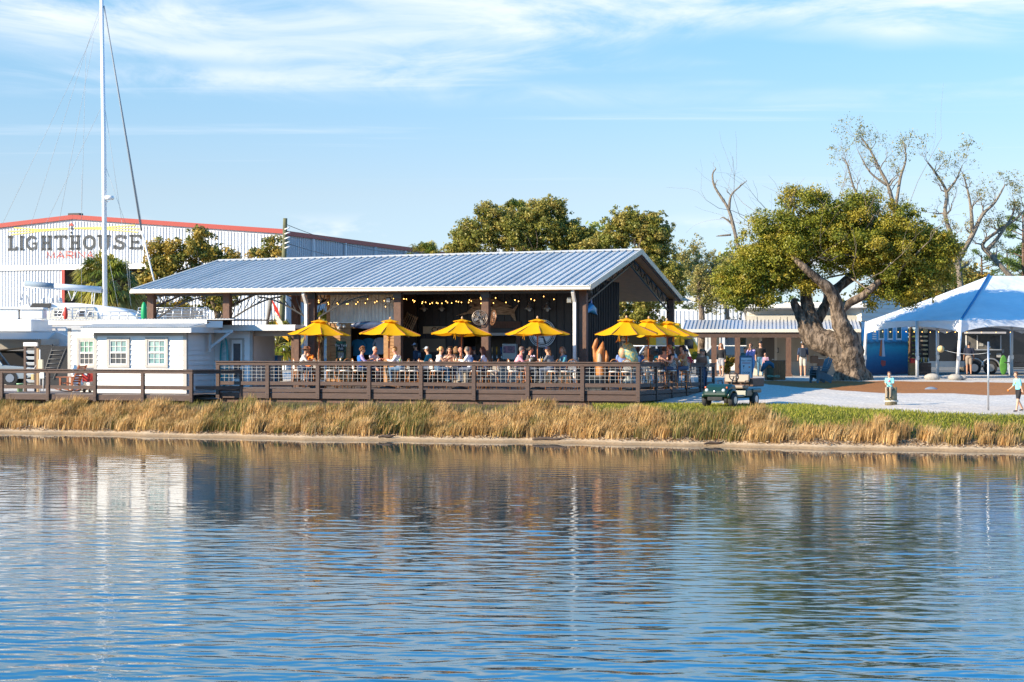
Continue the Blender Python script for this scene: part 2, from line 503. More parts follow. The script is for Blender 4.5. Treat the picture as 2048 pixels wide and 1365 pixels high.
# water -------------------------------------------------------------
def water_mat():
    m = bpy.data.materials.new('bayou_water'); m.use_nodes = True
    nd, lk = m.node_tree.nodes, m.node_tree.links
    b = nd['Principled BSDF']
    b.inputs['Base Color'].default_value = (0.006, 0.038, 0.052, 1)
    b.inputs['Roughness'].default_value = 0.02
    b.inputs['IOR'].default_value = 2.0
    g = N(nd, 'ShaderNodeNewGeometry')
    def noise(scale3, sc, detail, rough, dist=0.0):
        mp = N(nd, 'ShaderNodeMapping'); mp.inputs['Scale'].default_value = scale3
        mp.inputs['Rotation'].default_value = (0, 0, 0.12)
        lk.new(g.outputs['Position'], mp.inputs[0])
        n = N(nd, 'ShaderNodeTexNoise'); n.inputs['Scale'].default_value = sc; n.inputs['Detail'].default_value = detail; n.inputs['Roughness'].default_value = rough
        n.inputs['Distortion'].default_value = dist
        lk.new(mp.outputs[0], n.inputs['Vector']); return n.outputs['Fac']
    def mul(a, k):
        x = N(nd, 'ShaderNodeMath', operation='MULTIPLY'); lk.new(a, x.inputs[0])
        if isinstance(k, (int, float)): x.inputs[1].default_value = k
        else: lk.new(k, x.inputs[1])
        return x.outputs[0]
    def add(a, c):
        x = N(nd, 'ShaderNodeMath', operation='ADD'); lk.new(a, x.inputs[0]); lk.new(c, x.inputs[1]); return x.outputs[0]
    h = mul(noise((0.75, 1.0, 1), 11.0, 3, 0.55, 0.3), 0.0016)
    bp = N(nd, 'ShaderNodeBump'); bp.inputs['Distance'].default_value = 1.0; bp.inputs['Strength'].default_value = 1.0
    # calmer patches and a calm strip by the shore
    sp = N(nd, 'ShaderNodeSeparateXYZ'); lk.new(g.outputs['Position'], sp.inputs[0])
    tt = N(nd, 'ShaderNodeMath', operation='MULTIPLY_ADD'); lk.new(sp.outputs[0], tt.inputs[0]); tt.inputs[1].default_value = 0.35; lk.new(sp.outputs[1], tt.inputs[2])
    mr = N(nd, 'ShaderNodeMapRange'); mr.interpolation_type = 'SMOOTHSTEP'
    mr.inputs['From Min'].default_value = 64.5; mr.inputs['From Max'].default_value = 50.0; mr.inputs['To Min'].default_value = 0.12; mr.inputs['To Max'].default_value = 1.0
    lk.new(tt.outputs[0], mr.inputs['Value'])
    pn = N(nd, 'ShaderNodeMapRange'); pn.inputs['From Min'].default_value = 0.35; pn.inputs['From Max'].default_value = 0.65; pn.inputs['To Min'].default_value = 0.55; pn.inputs['To Max'].default_value = 1.2
    lk.new(noise((0.5, 1, 1), 0.12, 3, 0.5), pn.inputs['Value'])
    h = mul(mul(h, mr.outputs[0]), pn.outputs[0])
    lk.new(h, bp.inputs['Height']); lk.new(bp.outputs[0], b.inputs['Normal'])
    return m
M_water = water_mat()
def water():
    ys = [14.0]
    while ys[-1] < 74: ys.append(ys[-1] + max(0.028, 0.045 * (ys[-1] / 30.0) ** 1.2))
    ys = np.array(ys)
    nx = 430
    r = np.random.default_rng(11)
    t = np.linspace(-1, 1, nx)
    half = ys * 0.31 + 2.0
    gx = half[:, None] * t[None, :]
    gy = np.repeat(ys[:, None], nx, 1)
    z = np.zeros_like(gx)
    nwav = 90
    for i in range(nwav):
        lam = 0.17 * (6.0 ** (r.random() ** 1.35))            # 0.22 .. 2.0 m
        th = r.normal(0.10, 0.33)                   # crests run roughly across the view
        k = 2 * math.pi / lam
        amp = 0.00062 * lam ** 0.9
        z += amp * np.sin(k * (gx * math.sin(th) + gy * math.cos(th)) + r.random() * 6.28)
    s = gy + 0.35 * gx
    calm = 0.14 + 0.86 * sm(64.0 - s, 0.0, 17.0)
    patch = 0.85 + 0.35 * (np.sin(gx * 0.21 + gy * 0.13 + 1) * np.sin(gy * 0.31 - gx * 0.1 + 0.5))
    z = z * calm * patch * (1 + 0.6 * sm(38 - gy, 0, 16))
    ny = len(ys)
    v = np.stack([gx.ravel(), gy.ravel(), z.ravel()], 1)
    i = np.arange(nx * ny).reshape(ny, nx)
    f = np.stack([i[:-1, :-1].ravel(), i[:-1, 1:].ravel(), i[1:, 1:].ravel(), i[1:, :-1].ravel()], 1)
    me = fast_mesh('water', v, f, M_water)
    me.polygons.foreach_set('use_smooth', [True] * len(me.polygons))
    o = link_mesh('water', me)
    tag(o, 'rippled blue bayou water reflecting the restaurant', kind='structure')
    # the rest of the bayou out to the sides and behind the camera, below the wave sheet
    mb = MB(); mb.quad((-900, -900, -0.06), (900, -900, -0.06), (900, 80, -0.06), (-900, 80, -0.06))
    o = mb.build('open_water', M_water); tag(o, 'open bayou water beyond the rippled reach', kind='structure')
water()
# ================================================================== DECK, BOARDWALK AND RAILINGS
def frame(name, u, v, z, label, cat, group=None):
    return empty(name, uv(u, v, z), -A, label, cat, group)

# --- restaurant deck floor: boards laid along the front -------------
SD = Vector((3.85, 10.4)).normalized()          # direction of the east side rail
sideL = 11.1
su, sv = SD.x * UX + SD.y * UY, SD.x * VX + SD.y * VY
deck = frame('restaurant_deck', 0, 0, 0, 'raised brown timber deck of the waterfront restaurant above the reeds', 'deck')
mb = MB()
nb = 70
for i in range(nb):
    v0 = 0.06 + i * (10.7 / nb)
    ur = su / sv * v0
    mb.box2((-17.1, v0, DZ - 0.035), (ur, v0 + 10.7 / nb - 0.008, DZ + rnd.uniform(-0.002, 0.002)))
M_deckb = mat('weathered grey brown deck board', (0.20, 0.165, 0.15), 0.8, col2=(0.13, 0.105, 0.095), scale=3, aniso=(0.4, 5, 1), bump=0.3)
tag(mb.build('floor_board', M_deckb, deck), kind='stuff')
for (z0, z1, off) in ((1.545, 1.675, 0.03), (1.30, 1.52, 0.0)):
    for k in range(8):
        a, b_ = -17.0 + k * 2.125, -17.0 + (k + 1) * 2.125
        m = MB(); m.box2((a + 0.05, -0.02 - off * 0, z0), (b_ - 0.05, 0.03, z1))
        m.build('fascia_board', M_brown, deck, bevel=0.006)
    m = MB(); m.bar((0.02, 0.02, (z0 + z1) / 2), (su * sideL, sv * sideL, (z0 + z1) / 2 - 0.1), 0.04, z1 - z0)
    m.build('fascia_board', M_brown, deck)
m = MB(); m.box2((-17, 0.12, 1.27), (0, 0.30, 1.29)); m.box2((-17, 0.10, 1.08), (0.0, 0.18, 1.28))
m.build('rim_joist', M_brown2, deck)
for k in range(9):
    m = MB(); m.box2((-16.9 + k * 2.1 - 0.1, 0.5, 0.3), (-16.9 + k * 2.1 + 0.1, 0.7, 1.28))
    m.build('pile', M_brown2, deck)
for k in range(4):
    f = 0.12 + k * 0.27
    m = MB(); m.box2((su * sideL * f - 0.35, sv * sideL * f - 0.1, 0.6), (su * sideL * f - 0.15, sv * sideL * f + 0.1, 1.3))
    m.build('pile', M_brown2, deck)
m = MB(); m.box2((-17.0, 1.2, 0.9), (-0.2, 1.25, 1.28)); m.build('under_deck_skirt', M_blacksteel, deck)

# --- railing along the front and the east side ----------------------
M_wire = mat('galvanised welded wire', (0.42, 0.42, 0.41), 0.5, 0.3)
def rail_run(parent, p0, p1, n, z0, z1, mesh=True, rails=((0.28, 0.14),), post=(0.10, 0.10), cap=(0.20, 0.045), zb=None, toph=1.08, first=True, last=True, big=None):
    """posts, cap, rails and wire between p0 and p1 (local xy of the parent); z0/z1 floor height at both ends"""
    p0, p1 = Vector((p0[0], p0[1], 0)), Vector((p1[0], p1[1], 0))
    d = (p1 - p0); L = d.length; d.normalize(); ang = math.atan2(d.y, d.x)
    def zf(f): return z0 + (z1 - z0) * f
    for k in range(n + 1):
        if (k == 0 and not first) or (k == n and not last): continue
        f = k / n; p = p0 + d * (L * f)
        b0 = zf(f) - 0.39 if zb is None else zb
        w = (post[0] * (1.9 if (big is not None and k == big) else 1.0), post[1])
        m = MB(); m.box((p.x, p.y, (b0 + zf(f) + toph - 0.13) / 2), (w[0], w[1], zf(f) + toph - 0.13 - b0), rz=ang)
        o = m.build('post', M_brown, parent, bevel=0.006)
        m = MB()
        n_ = Vector((d.y, -d.x, 0))
        for q in (-1, 1):
            for zz in (b0 + 0.06, b0 + 0.16):
                c = p + n_ * (w[1] / 2 + 0.004) + d * (0.022 * q) + Vector((0, 0, zz))
                m.ball(c, 0.011, 6, 4)
        tag(m.build('bolt', M_blacksteel, o), kind='stuff')
    # cap: flat board and a deep face board under it, in lengths
    for k in range(0, n, 2):
        k2 = min(n, k + 2)
        a = p0 + d * (L * k / n - (0.09 if k == 0 else 0) + 0.004); b_ = p0 + d * (L * k2 / n + (0.09 if k2 == n else 0) - 0.004)
        za, zb_ = zf(k / n) + toph - 0.022, zf(k2 / n) + toph - 0.022
        m = MB(); m.bar((a.x, a.y, za), (b_.x, b_.y, zb_), cap[0], cap[1]); m.build('rail_cap', M_brown, parent, bevel=0.005)
        n_ = Vector((d.y, -d.x, 0)) * 0.035
        m = MB(); m.bar((a.x + n_.x, a.y + n_.y, za - 0.024 - 0.062), (b_.x + n_.x, b_.y + n_.y, zb_ - 0.024 - 0.062), 0.04, 0.12); m.build('top_rail', M_brown, parent, bevel=0.004)
    for k in range(n):
        a = p0 + d * (L * k / n + post[0] / 2); b_ = p0 + d * (L * (k + 1) / n - post[0] / 2)
        for (h, w) in rails:
            m = MB(); m.bar((a.x, a.y, zf(k / n) + h - w / 2), (b_.x, b_.y, zf((k + 1) / n) + h - w / 2), 0.045, w)
            m.build('lower_rail', M_brown, parent, bevel=0.004)
        if mesh:
            m = MB(); h0 = 0.285; h1 = toph - 0.15
            ln = (b_ - a).length
            nn = max(3, round(ln / 0.2))
            for i in range(1, nn):
                q = a + (b_ - a) * (i / nn); zq = zf((k + i / nn) / n)
                m.bar((q.x, q.y, zq + h0), (q.x, q.y, zq + h1), 0.009, 0.009, up=(1, 0, 0))
            for i in range(1, 5):
                hz = h0 + (h1 - h0) * i / 4.7
                m.bar((a.x, a.y, zf(k / n) + hz), (b_.x, b_.y, zf((k + 1) / n) + hz), 0.009, 0.009)
            m.build('wire_mesh', M_wire, parent)
rr = frame('deck_railing', 0, -0.06, 0, 'brown timber railing with welded wire panels around the restaurant deck', 'railing')
rail_run(rr, (-17.0, 0), (0, 0), 8, DZ, DZ, post=(0.15, 0.11))
rail_run(rr, (0.02, 0.14), (su * sideL + 0.02, sv * sideL + 0.14), 5, DZ, DZ - 0.14, post=(0.13, 0.11), first=False)

# --- boardwalk on the west side -------------------------------------
u0 = u_at(384, -1.2)
walk = frame('boardwalk', u0, -1.2, 0, 'low brown timber boardwalk running past the white siding office', 'boardwalk')
m = MB()
for i in range(22):
    m.box2((-16, 0.05 + i * 0.145, WZ - 0.035), (0.0 + (2.2 if i > 8 else 0), 0.05 + i * 0.145 + 0.138, WZ + rnd.uniform(-0.002, 0.002)))
tag(m.build('floor_board', M_deckb, walk), kind='stuff')
for k in range(8):
    m = MB(); m.box2((-16 + 2 * k + 0.004, -0.03, 1.20), (-14 + 2 * k - 0.004, 0.02, 1.42)); m.build('fascia_board', M_brown, walk, bevel=0.005)
m = MB(); m.box2((-16, 0.2, 0.95), (0, 0.26, 1.2)); m.build('rim_joist', M_brown2, walk)
wr = frame('boardwalk_railing', u0, -1.25, 0, 'plain two rail brown timber railing of the low boardwalk', 'railing')
rail_run(wr, (-14.7, 0), (0, 0), 7, WZ, WZ, mesh=False, rails=((0.33, 0.14),), post=(0.13, 0.13), zb=1.15, toph=0.98)
rail_run(wr, (0.1, 0.02), (1.55, 1.25), 1, WZ, WZ, mesh=False, rails=((0.33, 0.14),), post=(0.13, 0.13), zb=1.15, toph=0.98, first=False)

# ================================================================== PAVILION
pav = frame('restaurant_pavilion', 0, 0, 0, 'open restaurant pavilion with blue grey standing seam gable roof on brown posts', 'pavilion')
ZE, VE = 5.70, 3.0
uE0, uE1 = -22.38, -2.606
vR, zR1, zR0 = VE + 9.75, 7.55, 7.33
du = 0.17                               # small skew of the ridge
uR0, uR1 = uE0 - 0.70, uE1 - 0.15
VB = VE + 19.5
NP = 62
def roofpt(f, g, side=0):
    """f along the eave 0..1, g up the slope 0..1; side 0 front, 1 back"""
    ue = uE0 + (uE1 - uE0) * f; ur = uR0 + (uR1 - uR0) * f
    zr = zR0 + (zR1 - zR0) * f
    if side == 0:
        return Vector((ue + (ur - ue) * g, VE + (vR - VE) * g, ZE + (zr - ZE) * g))
    return Vector((ue - 0.30 + (ur - ue + 0.30) * g, VB + (vR - VB) * g, ZE + (zr - ZE) * g))
for side in (0, 1):
    for k in range(NP):
        m = MB()
        f0, f1 = k / NP, (k + 1) / NP
        a, b_, c, d_ = roofpt(f0, 0, side), roofpt(f1, 0, side), roofpt(f1, 1, side), roofpt(f0, 1, side)
        dn = Vector((0, 0, 0.018))
        m.add([a - dn, b_ - dn, c - dn, d_ - dn, a, b_, c, d_], [(4, 5, 6, 7), (0, 3, 2, 1), (0, 1, 5, 4), (1, 2, 6, 5), (2, 3, 7, 6), (3, 0, 4, 7)])
        for q, w, h in ((0.0, 0.026, 0.062), (0.5, 0.02, 0.012)):
            p, r_ = roofpt(f0 + q / NP, 0, side), roofpt(f0 + q / NP, 1, side)
            m.bar(p + Vector((w / 2 + .002, 0, h / 2)), r_ + Vector((w / 2 + .002, 0, h / 2)), w, h)
        m.build('roof_panel', M_galv if rnd.random() < .65 else M_galv2, pav)
M_ridge = mat('pale ridge flashing', (0.62, 0.60, 0.56), 0.4, 0.3)
M_fasc = mat('almond metal fascia', (0.62, 0.57, 0.47), 0.4, 0.1, col2=(0.54, 0.50, 0.41), scale=2)
m = MB()
a, b_ = roofpt(0, 1), roofpt(1, 1)
m.add([a + Vector((0, -.16, -0.0)), b_ + Vector((0, -.16, -0.0)), b_ + Vector((0, 0, .09)), a + Vector((0, 0, .09)), a + Vector((0, .16, -.02)), b_ + Vector((0, .16, -.02))], [(0, 1, 2, 3), (3, 2, 5, 4), (0, 4, 5, 1)])
m.build('ridge_cap', M_ridge, pav)
# rakes
for f in (0, 1):
    for side in (0, 1):
        s = 1 if f else -1
        a, b_ = roofpt(f, -0.006, side) + Vector((0.03 * s, 0, -0.05)), roofpt(f, 1, side) + Vector((0.03 * s, 0, -0.05))
        m = MB(); m.bar(a, b_, 0.05, 0.22); m.build('rake_trim', M_fasc, pav)
        a, b_ = roofpt(f, 0, side) + Vector((-0.06 * s, 0, -0.11)), roofpt(f, 0.995, side) + Vector((-0.06 * s, 0, -0.11))
        m = MB(); m.bar(a, b_, 0.06, 0.2); m.build('rake_board', M_brown2, pav)
# ceiling boards under both slopes
m = MB()
for side in (0, 1):
    nn = 62
    for i in range(nn):
        g0, g1 = 0.01 + i / nn * 0.985, 0.01 + (i + 0.95) / nn * 0.985
        a, b_, c, d_ = roofpt(0.005, g0, side), roofpt(0.995, g0, side), roofpt(0.995, g1, side), roofpt(0.005, g1, side)
        d1 = Vector((0, 0, -0.20)); d2 = Vector((0, 0, -0.17))
        m.add([p + d1 for p in (a, b_, c, d_)] + [p + d2 for p in (a, b_, c, d_)], [(0, 3, 2, 1), (4, 5, 6, 7), (0, 1, 5, 4), (2, 3, 7, 6)])
tag(m.build('ceiling_board', M_ceil, pav), kind='stuff')
# gutters with brackets, soffit and downspouts
m = MB()
g_prof = [(0, 0), (-0.03, -0.13), (-0.02, -0.15), (0.10, -0.15), (0.12, -0.13), (0.12, 0)]
for u_a, u_b in ((uE0 - .05, uE1 + .05),):
    m.prism([(VE - 0.13 + x, ZE + 0.0 + z) for x, z in g_prof], u_a, u_b, 'yz')
m.build('gutter', M_fasc, pav)
m = MB(); m.box2((uE0, VE - 0.165, ZE - 0.02), (uE1, VE - 0.125, ZE + 0.022)); m.build('gutter_lip', M_ridge, pav)
m = MB(); m.box2((uE0 + .3, VB, ZE - 0.15), (uE1 + .4, VB + .12, ZE)); m.build('gutter', M_fasc, pav)
def dspout(px):
    u = u_at(px, VE + 0.42)
    m = MB()
    w = 0.125
    m.bar((u, VE + 0.05, ZE - 0.12), (u, VE + 0.05, ZE - 0.26), w, w, up=(0, 1, 0))
    m.bar((u, VE + 0.03, ZE - 0.22), (u, VE + 0.33, ZE - 0.62), w, w)
    m.bar((u, VE + 0.33, ZE - 0.58), (u, VE + 0.33, DZ + 0.02), w, w, up=(0, 1, 0))
    m.build('downspout', M_white, pav, bevel=0.015)
dspout(1150.5); dspout(614)
# front posts and back posts
VP_ = VE + 0.62
fpx = [303.5, 455, 625, 797, 972, 1167]
for i, px in enumerate(fpx):
    u = u_at(px, VP_)
    m = MB(); m.box2((u - 0.15, VP_ - 0.15, DZ if px > 500 else 1.4), (u + 0.15, VP_ + 0.15, ZE - 0.1)); o = m.build('post', M_brown2, pav, bevel=0.01)
    if px < 1000 and px > 500:
        m = MB(); m.box2((u - 0.17, VP_ - 0.17, ZE - 0.42), (u + 0.17, VP_ + 0.17, ZE - 0.16)); m.build('post_bracket', M_blacksteel, o)
m = MB(); m.box2((uE0 + .3, VP_ - .08, ZE - 0.26), (uE1 - .1, VP_ + .08, ZE - 0.17)); m.build('beam', M_blacksteel, pav)
VPB = VB - 0.7
for px in (592, 1341, 660):
    vv = VPB if px != 592 else 11.5
    u = u_at(px, vv)
    if px == 660: u = -12.0
    m = MB(); m.box2((u - 0.17, vv - 0.17, 1.4), (u + 0.17, vv + 0.17, ZE - 0.1 + (1.2 if px == 592 else 0))); m.build('post', M_brown2, pav, bevel=0.01)
# lattice trusses under the rakes
def truss(px_u, par, f_hint=None, arc=False, sides=(0, 1)):
    m = MB()
    u = px_u
    f = (u - uE0) / (uE1 - uE0)
    for side in sides:
        top = [roofpt(f, g, side) + Vector((0, 0, -0.27)) for g in np.linspace(0.07, 1, 15)]
        bot = [roofpt(f, g, side) + Vector((0, 0, -0.27 - (0.62 - 0.25 * g + (0.35 * (1 - g) if arc else 0)))) for g in np.linspace(0.07, 1, 15)]
        for i in range(14):
            m.bar(top[i], top[i + 1], 0.07, 0.07); m.bar(bot[i], bot[i + 1], 0.07, 0.07)
            if i % 2 == 0: m.bar(bot[i], top[i + 1], 0.035, 0.035); m.bar(top[i + 1], bot[i + 2], 0.035, 0.035)
    m.build('truss', M_blacksteel, par)
truss(uE1 - 0.45, pav); truss(u_at(625, VP_) , pav, sides=(0,)); truss(u_at(455, VP_), pav); truss(u_at(303, VP_), pav, sides=(0,))
# knee braces at the front posts
for px in (303.5, 455, 625):
    u = u_at(px, VP_)
    for s in ((1,) if px != 625 else (1, -1)):
        m = MB()
        k0 = [Vector((u + s * (0.15 + 2.3 * t), VP_, ZE - 1.25 + 0.95 * math.sin(t * 1.45))) for t in np.linspace(0, 1, 9)]
        for i in range(8):
            m.bar(k0[i], k0[i + 1], 0.06, 0.06)
            m.bar(k0[i], (k0[i + 1].x, VP_, ZE - 0.38), 0.03, 0.03)
        m.build('brace', M_blacksteel, pav)

# --- the enclosed shop (corrugated and pine front) -------------------
VS = VE + 1.65
uS0 = u_at(655, VS); uS1 = u_at(790, VS)
shop = frame('shop_front', 0, 0, 0, 'pine and corrugated metal shop front with open doorway under the pavilion roof', 'shop')
def zs(py, u, v):
    p = uv(u, v); return CZ - (py - HY) * p.y / F
uDoor0, uDoor1 = u_at(702, VS), u_at(768, VS)
zD = zs(657, uDoor0, VS); zC = zs(645, uS0, VS)
# corrugated sheet
m = MB(); n = 0; x = uS0 + 0.14
prof = []
while x < uS1 + 0.1:
    prof.append((x, VS - 0.045 - 0.018 * math.sin(n * math.pi / 3))); n += 1; x += 0.0265
poly = [(a, b, zC) for a, b in prof] + [(a, b, 5.74) for a, b in prof]
k = len(prof)
m.sm = True
m.add(poly, [(i, i + 1, k + i + 1, k + i) for i in range(k - 1)])
m.sm = False
m.build('corrugated_sheet', M_corr, shop)
m = MB(); m.box2((uS0 + .13, VS - 0.075, zC - 0.03), (uS1 + .1, VS - 0.03, zC)); m.build('sheet_trim', M_ridge, shop)
m = MB(); m.box2((uS0, VS, DZ), (uDoor0, VS + 0.08, 5.74)); m.box2((uDoor1, VS, DZ), (uS1 + .15, VS + 0.08, 5.74)); m.box2((uDoor0, VS, zD), (uDoor1, VS + 0.08, 5.74))
m.box2((uS0, VS + .08, DZ), (uS0 + .08, VS + 5, 5.74)); m.box2((uS0, VS + 2.6, DZ), (uS1, VS + 2.7, 5.74))
m.build('wall', mat('dark plywood', (0.05, 0.035, 0.025), 0.8), shop)
def plank(par, a, b, mt=M_tan, name='plank', bev=0.004):
    m = MB(); m.box2(a, b); return m.build(name, mt, par, bevel=bev)
z = DZ + 0.02; h = 0.14
while z < zC - 0.05:
    for (a, b_) in ((uS0 + 0.13, uDoor0 - 0.24), (uDoor1 + 0.22, uS1 + 0.02)):
        plank(shop, (a, VS - 0.03, z), (b_, VS - 0.002, z + h - 0.012))
    if z > zD + 0.05:
        plank(shop, (uDoor0 - 0.24, VS - 0.03, z), (uDoor1 + 0.22, VS - 0.002, z + h - 0.012))
    z += h
plank(shop, (uS0 - 0.02, VS - 0.06, DZ), (uS0 + 0.13, VS - 0.0, 5.74), name='corner_board')
plank(shop, (uDoor0 - 0.24, VS - 0.05, DZ), (uDoor0, VS - 0.0, zD), name='door_jamb')
plank(shop, (uDoor1, VS - 0.05, DZ), (uDoor1 + 0.2, VS - 0.0, zD), name='door_jamb')
plank(shop, (uDoor0 - 0.24, VS - 0.055, zD), (uDoor1 + 0.2, VS - 0.0, zD + 0.2), name='door_head')
plank(shop, (uS0 + 0.13, VS - 0.052, zs(735, uS0, VS) + .75), (uDoor0 - 0.24, VS - 0.032, zs(735, uS0, VS) + .9), name='trim_board')

# shirts on a rack inside the doorway
def shirt(name, u, v, z, c, label):
    e = frame(name, u, v, z, label, 'shirt', None)
    m = MB()
    pr = [(-.22, -.62), (.22, -.62), (.21, -.1), (.30, -.28), (.37, -.22), (.24, .03), (.08, .08), (-.08, .08), (-.24, .03), (-.37, -.22), (-.30, -.28), (-.21, -.1)]
    m.prism(pr, -0.03, 0.03)
    m.build('cloth', mat('shirt cloth %d' % int(c[0] * 1000), c, 0.9, bump=0.3, bscale=6), e, bevel=0.015)
    m = MB(); m.tube([(-.2, 0, .05), (0, 0, .12), (0, 0, .22)], 0.012, 5); m.build('hanger', M_blacksteel, e)
shirt('hanging_shirt', u_at(716, VS + .8), VS + 0.8, 3.55, (0.02, 0.16, 0.26), 'teal blue shirt hanging in the shop doorway beside the pine jamb')
shirt('hanging_shirt', u_at(738, VS + 1), VS + 1.0, 3.6, (0.02, 0.04, 0.10), 'navy shirt hanging mid doorway of the shop')
shirt('hanging_shirt', u_at(761, VS + .9), VS + 0.9, 3.62, (0.30, 0.30, 0.32), 'pale grey shirt hanging at the east side of the shop doorway')
# short surfboard over the door
e = frame('surfboard', u_at(738, VS - .15), VS - 0.12, zs(651, uDoor0, VS), 'dark blue surfboard mounted flat above the shop doorway', 'surfboard')
m = MB(); m.ball((0, 0, 0), 1.0, 20, 10, (0.85, 0.05, 0.16)); m.build('board', mat('navy gelcoat', (0.03, 0.045, 0.10), 0.2, col2=(0.06, 0.08, 0.14), scale=6), e)
m = MB()
for i in range(9):
    m.ball((-0.85 + rnd.uniform(-.15, .15), -0.08 + rnd.uniform(-.05, .05), rnd.uniform(-.12, .06)), rnd.uniform(0.04, 0.075), 7, 5)
tag(m.build('seashell_cluster', mat('bleached shell', (0.68, 0.62, 0.52), 0.6)), 'cluster of pale seashells fixed beside the blue board over the shop door', 'shells').location = uv(u_at(722, VS - .15), VS - 0.12, zs(652, uDoor0, VS))

# --- black kitchen building ------------------------------------------
VK = VE + 4.6
uK0, uK1 = uS1 - 1.6, u_at(1156, VK)
kit = frame('kitchen_building', 0, 0, 0, 'black ribbed metal bar and kitchen building under the pavilion roof', 'building')
def zk(py, u): return zs(py, u, VK)
ub0, ub1 = u_at(918, VK), u_at(1037, VK)            # bar opening
zb0, zb1 = DZ + 1.05, zs(672, ub0, VK)
m = MB()
def ribbed(m, u_a, u_b, z0, z1, v, step=0.305, along='u', uu=None):
    n_ = max(1, int((u_b - u_a) / step))
    for i in range(n_):
        a = u_a + i * (u_b - u_a) / n_
        if along == 'u':
            m.box2((a, v - 0.045, z0), (a + 0.045, v - 0.002, z1))
        else:
            m.box2((uu + 0.002, a, z0), (uu + 0.045, a + 0.045, z1))
m.box2((uK0, VK, DZ), (ub0, VK + .12, 6.22)); m.box2((ub1, VK, DZ), (uK1, VK + .12, 6.22)); m.box2((ub0, VK, zb1), (ub1, VK + .12, 6.22)); m.box2((ub0, VK, DZ), (ub1, VK + .12, zb0))
m.box2((uK1 - .12, VK + .12, DZ), (uK1, VK + 7.5, 6.22)); m.box2((uK0, VK + 4, DZ), (uK1 - .12, VK + 4.1, 6.22))
m.build('wall', M_black, kit)
m = MB(); ribbed(m, uK0, ub0, DZ, 6.22, VK); ribbed(m, ub1, uK1, DZ, 6.22, VK); ribbed(m, ub0, ub1, zb1 + .3, 6.22, VK)
ribbed(m, VK + .1, VK + 7.5, DZ, 6.22, 0, 0.30, 'v', uK1)
m.build('metal_rib', M_black, kit)
# bar opening details
M_bartop = mat('bar counter board', (0.20, 0.10, 0.05), 0.4, col2=(0.13, 0.06, 0.03), scale=4, aniso=(.5, 4, 1))
m = MB(); m.box2((ub0 - .3, VK - 0.5, zb0 - .05), (ub1 + .4, VK + .2, zb0)); m.build('bar_counter', M_bartop, kit, bevel=.01)
m = MB(); m.box2((ub0 - .1, VK - 0.46, DZ), (ub1 + .3, VK - .42, zb0 - .05)); m.build('bar_front', mat('pale bar front panel', (0.30, 0.27, 0.24), 0.6), kit)
plank(kit, (ub0, VK - .06, DZ), (ub0 + .2, VK - 0.0, zb1 + .1), M_brown2, 'bar_post')
plank(kit, (ub1 - .1, VK - .06, DZ), (ub1 + .1, VK - 0.0, zb1 + .1), M_brown2, 'bar_post')
plank(kit, (ub0, VK - .10, zb1), (ub1 + .1, VK - 0.0, zb1 + .12), mat('pale roller shutter', (0.45, 0.43, 0.38), .5), 'shutter')
plank(kit, (ub0, VK - .08, zb1 + .32), (ub1 + .1, VK - 0.0, zb1 + .6), M_brown2, 'bar_header')
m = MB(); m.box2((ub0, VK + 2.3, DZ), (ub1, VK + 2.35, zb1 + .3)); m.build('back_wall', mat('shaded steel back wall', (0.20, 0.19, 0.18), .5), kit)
# pine ledge shelf and grey panel left of the bar
plank(kit, (u_at(800, VK), VK - .32, zk(706, uK0)), (u_at(842, VK), VK - .04, zk(702, uK0)), M_tan, 'wall_shelf')
plank(kit, (u_at(800, VK), VK - .32, zk(717, uK0)), (u_at(842, VK), VK - .04, zk(713, uK0)), M_tan, 'wall_shelf')
plank(kit, (u_at(842, VK), VK - .07, zk(705, uK0)), (u_at(892, VK), VK - .05, zk(678, uK0)), mat('dim khaki roller blind', (0.16, 0.14, 0.10), .7), 'blind_panel')
# gooseneck wall lamps
M_lampm = mat('zinc lamp shade', (0.42, 0.42, 0.40), .35, .6)
where = {848: 'above the cold beer board, beyond the pine shelf', 883: 'above the cold beer board, nearer the wooden fish', 1058: 'beside the tail of the wooden fish', 1094: 'above the round restaurant logo'}
for px in (848, 883, 1058, 1094):
    u = u_at(px, VK - .3); z = zk(618, u)
    e = frame('wall_lamp', u, VK - 0.35, z, 'zinc barn lamp on the black wall ' + where[px], 'wall lamp', 'barn lamps on the black wall')
    m = MB(); m.lathe((0, 0, 0), [(0.02, .16), (0.05, .15), (0.06, .09), (0.17, .01), (0.185, -.03), (0.175, -.03), (0.05, .06)], 18); m.build('shade', M_lampm, e)
    m = MB(); m.tube([(0, 0, .15), (0, .02, .26), (0, .14, .30), (0, .34, .24)], 0.014, 6); m.build('arm', M_lampm, e)
    m = MB(); m.ball((0.03, 0, -.05), 0.075, 10, 8); m.build('bulb', mat('frosted glass globe', (0.6, 0.58, 0.52), .2), e)

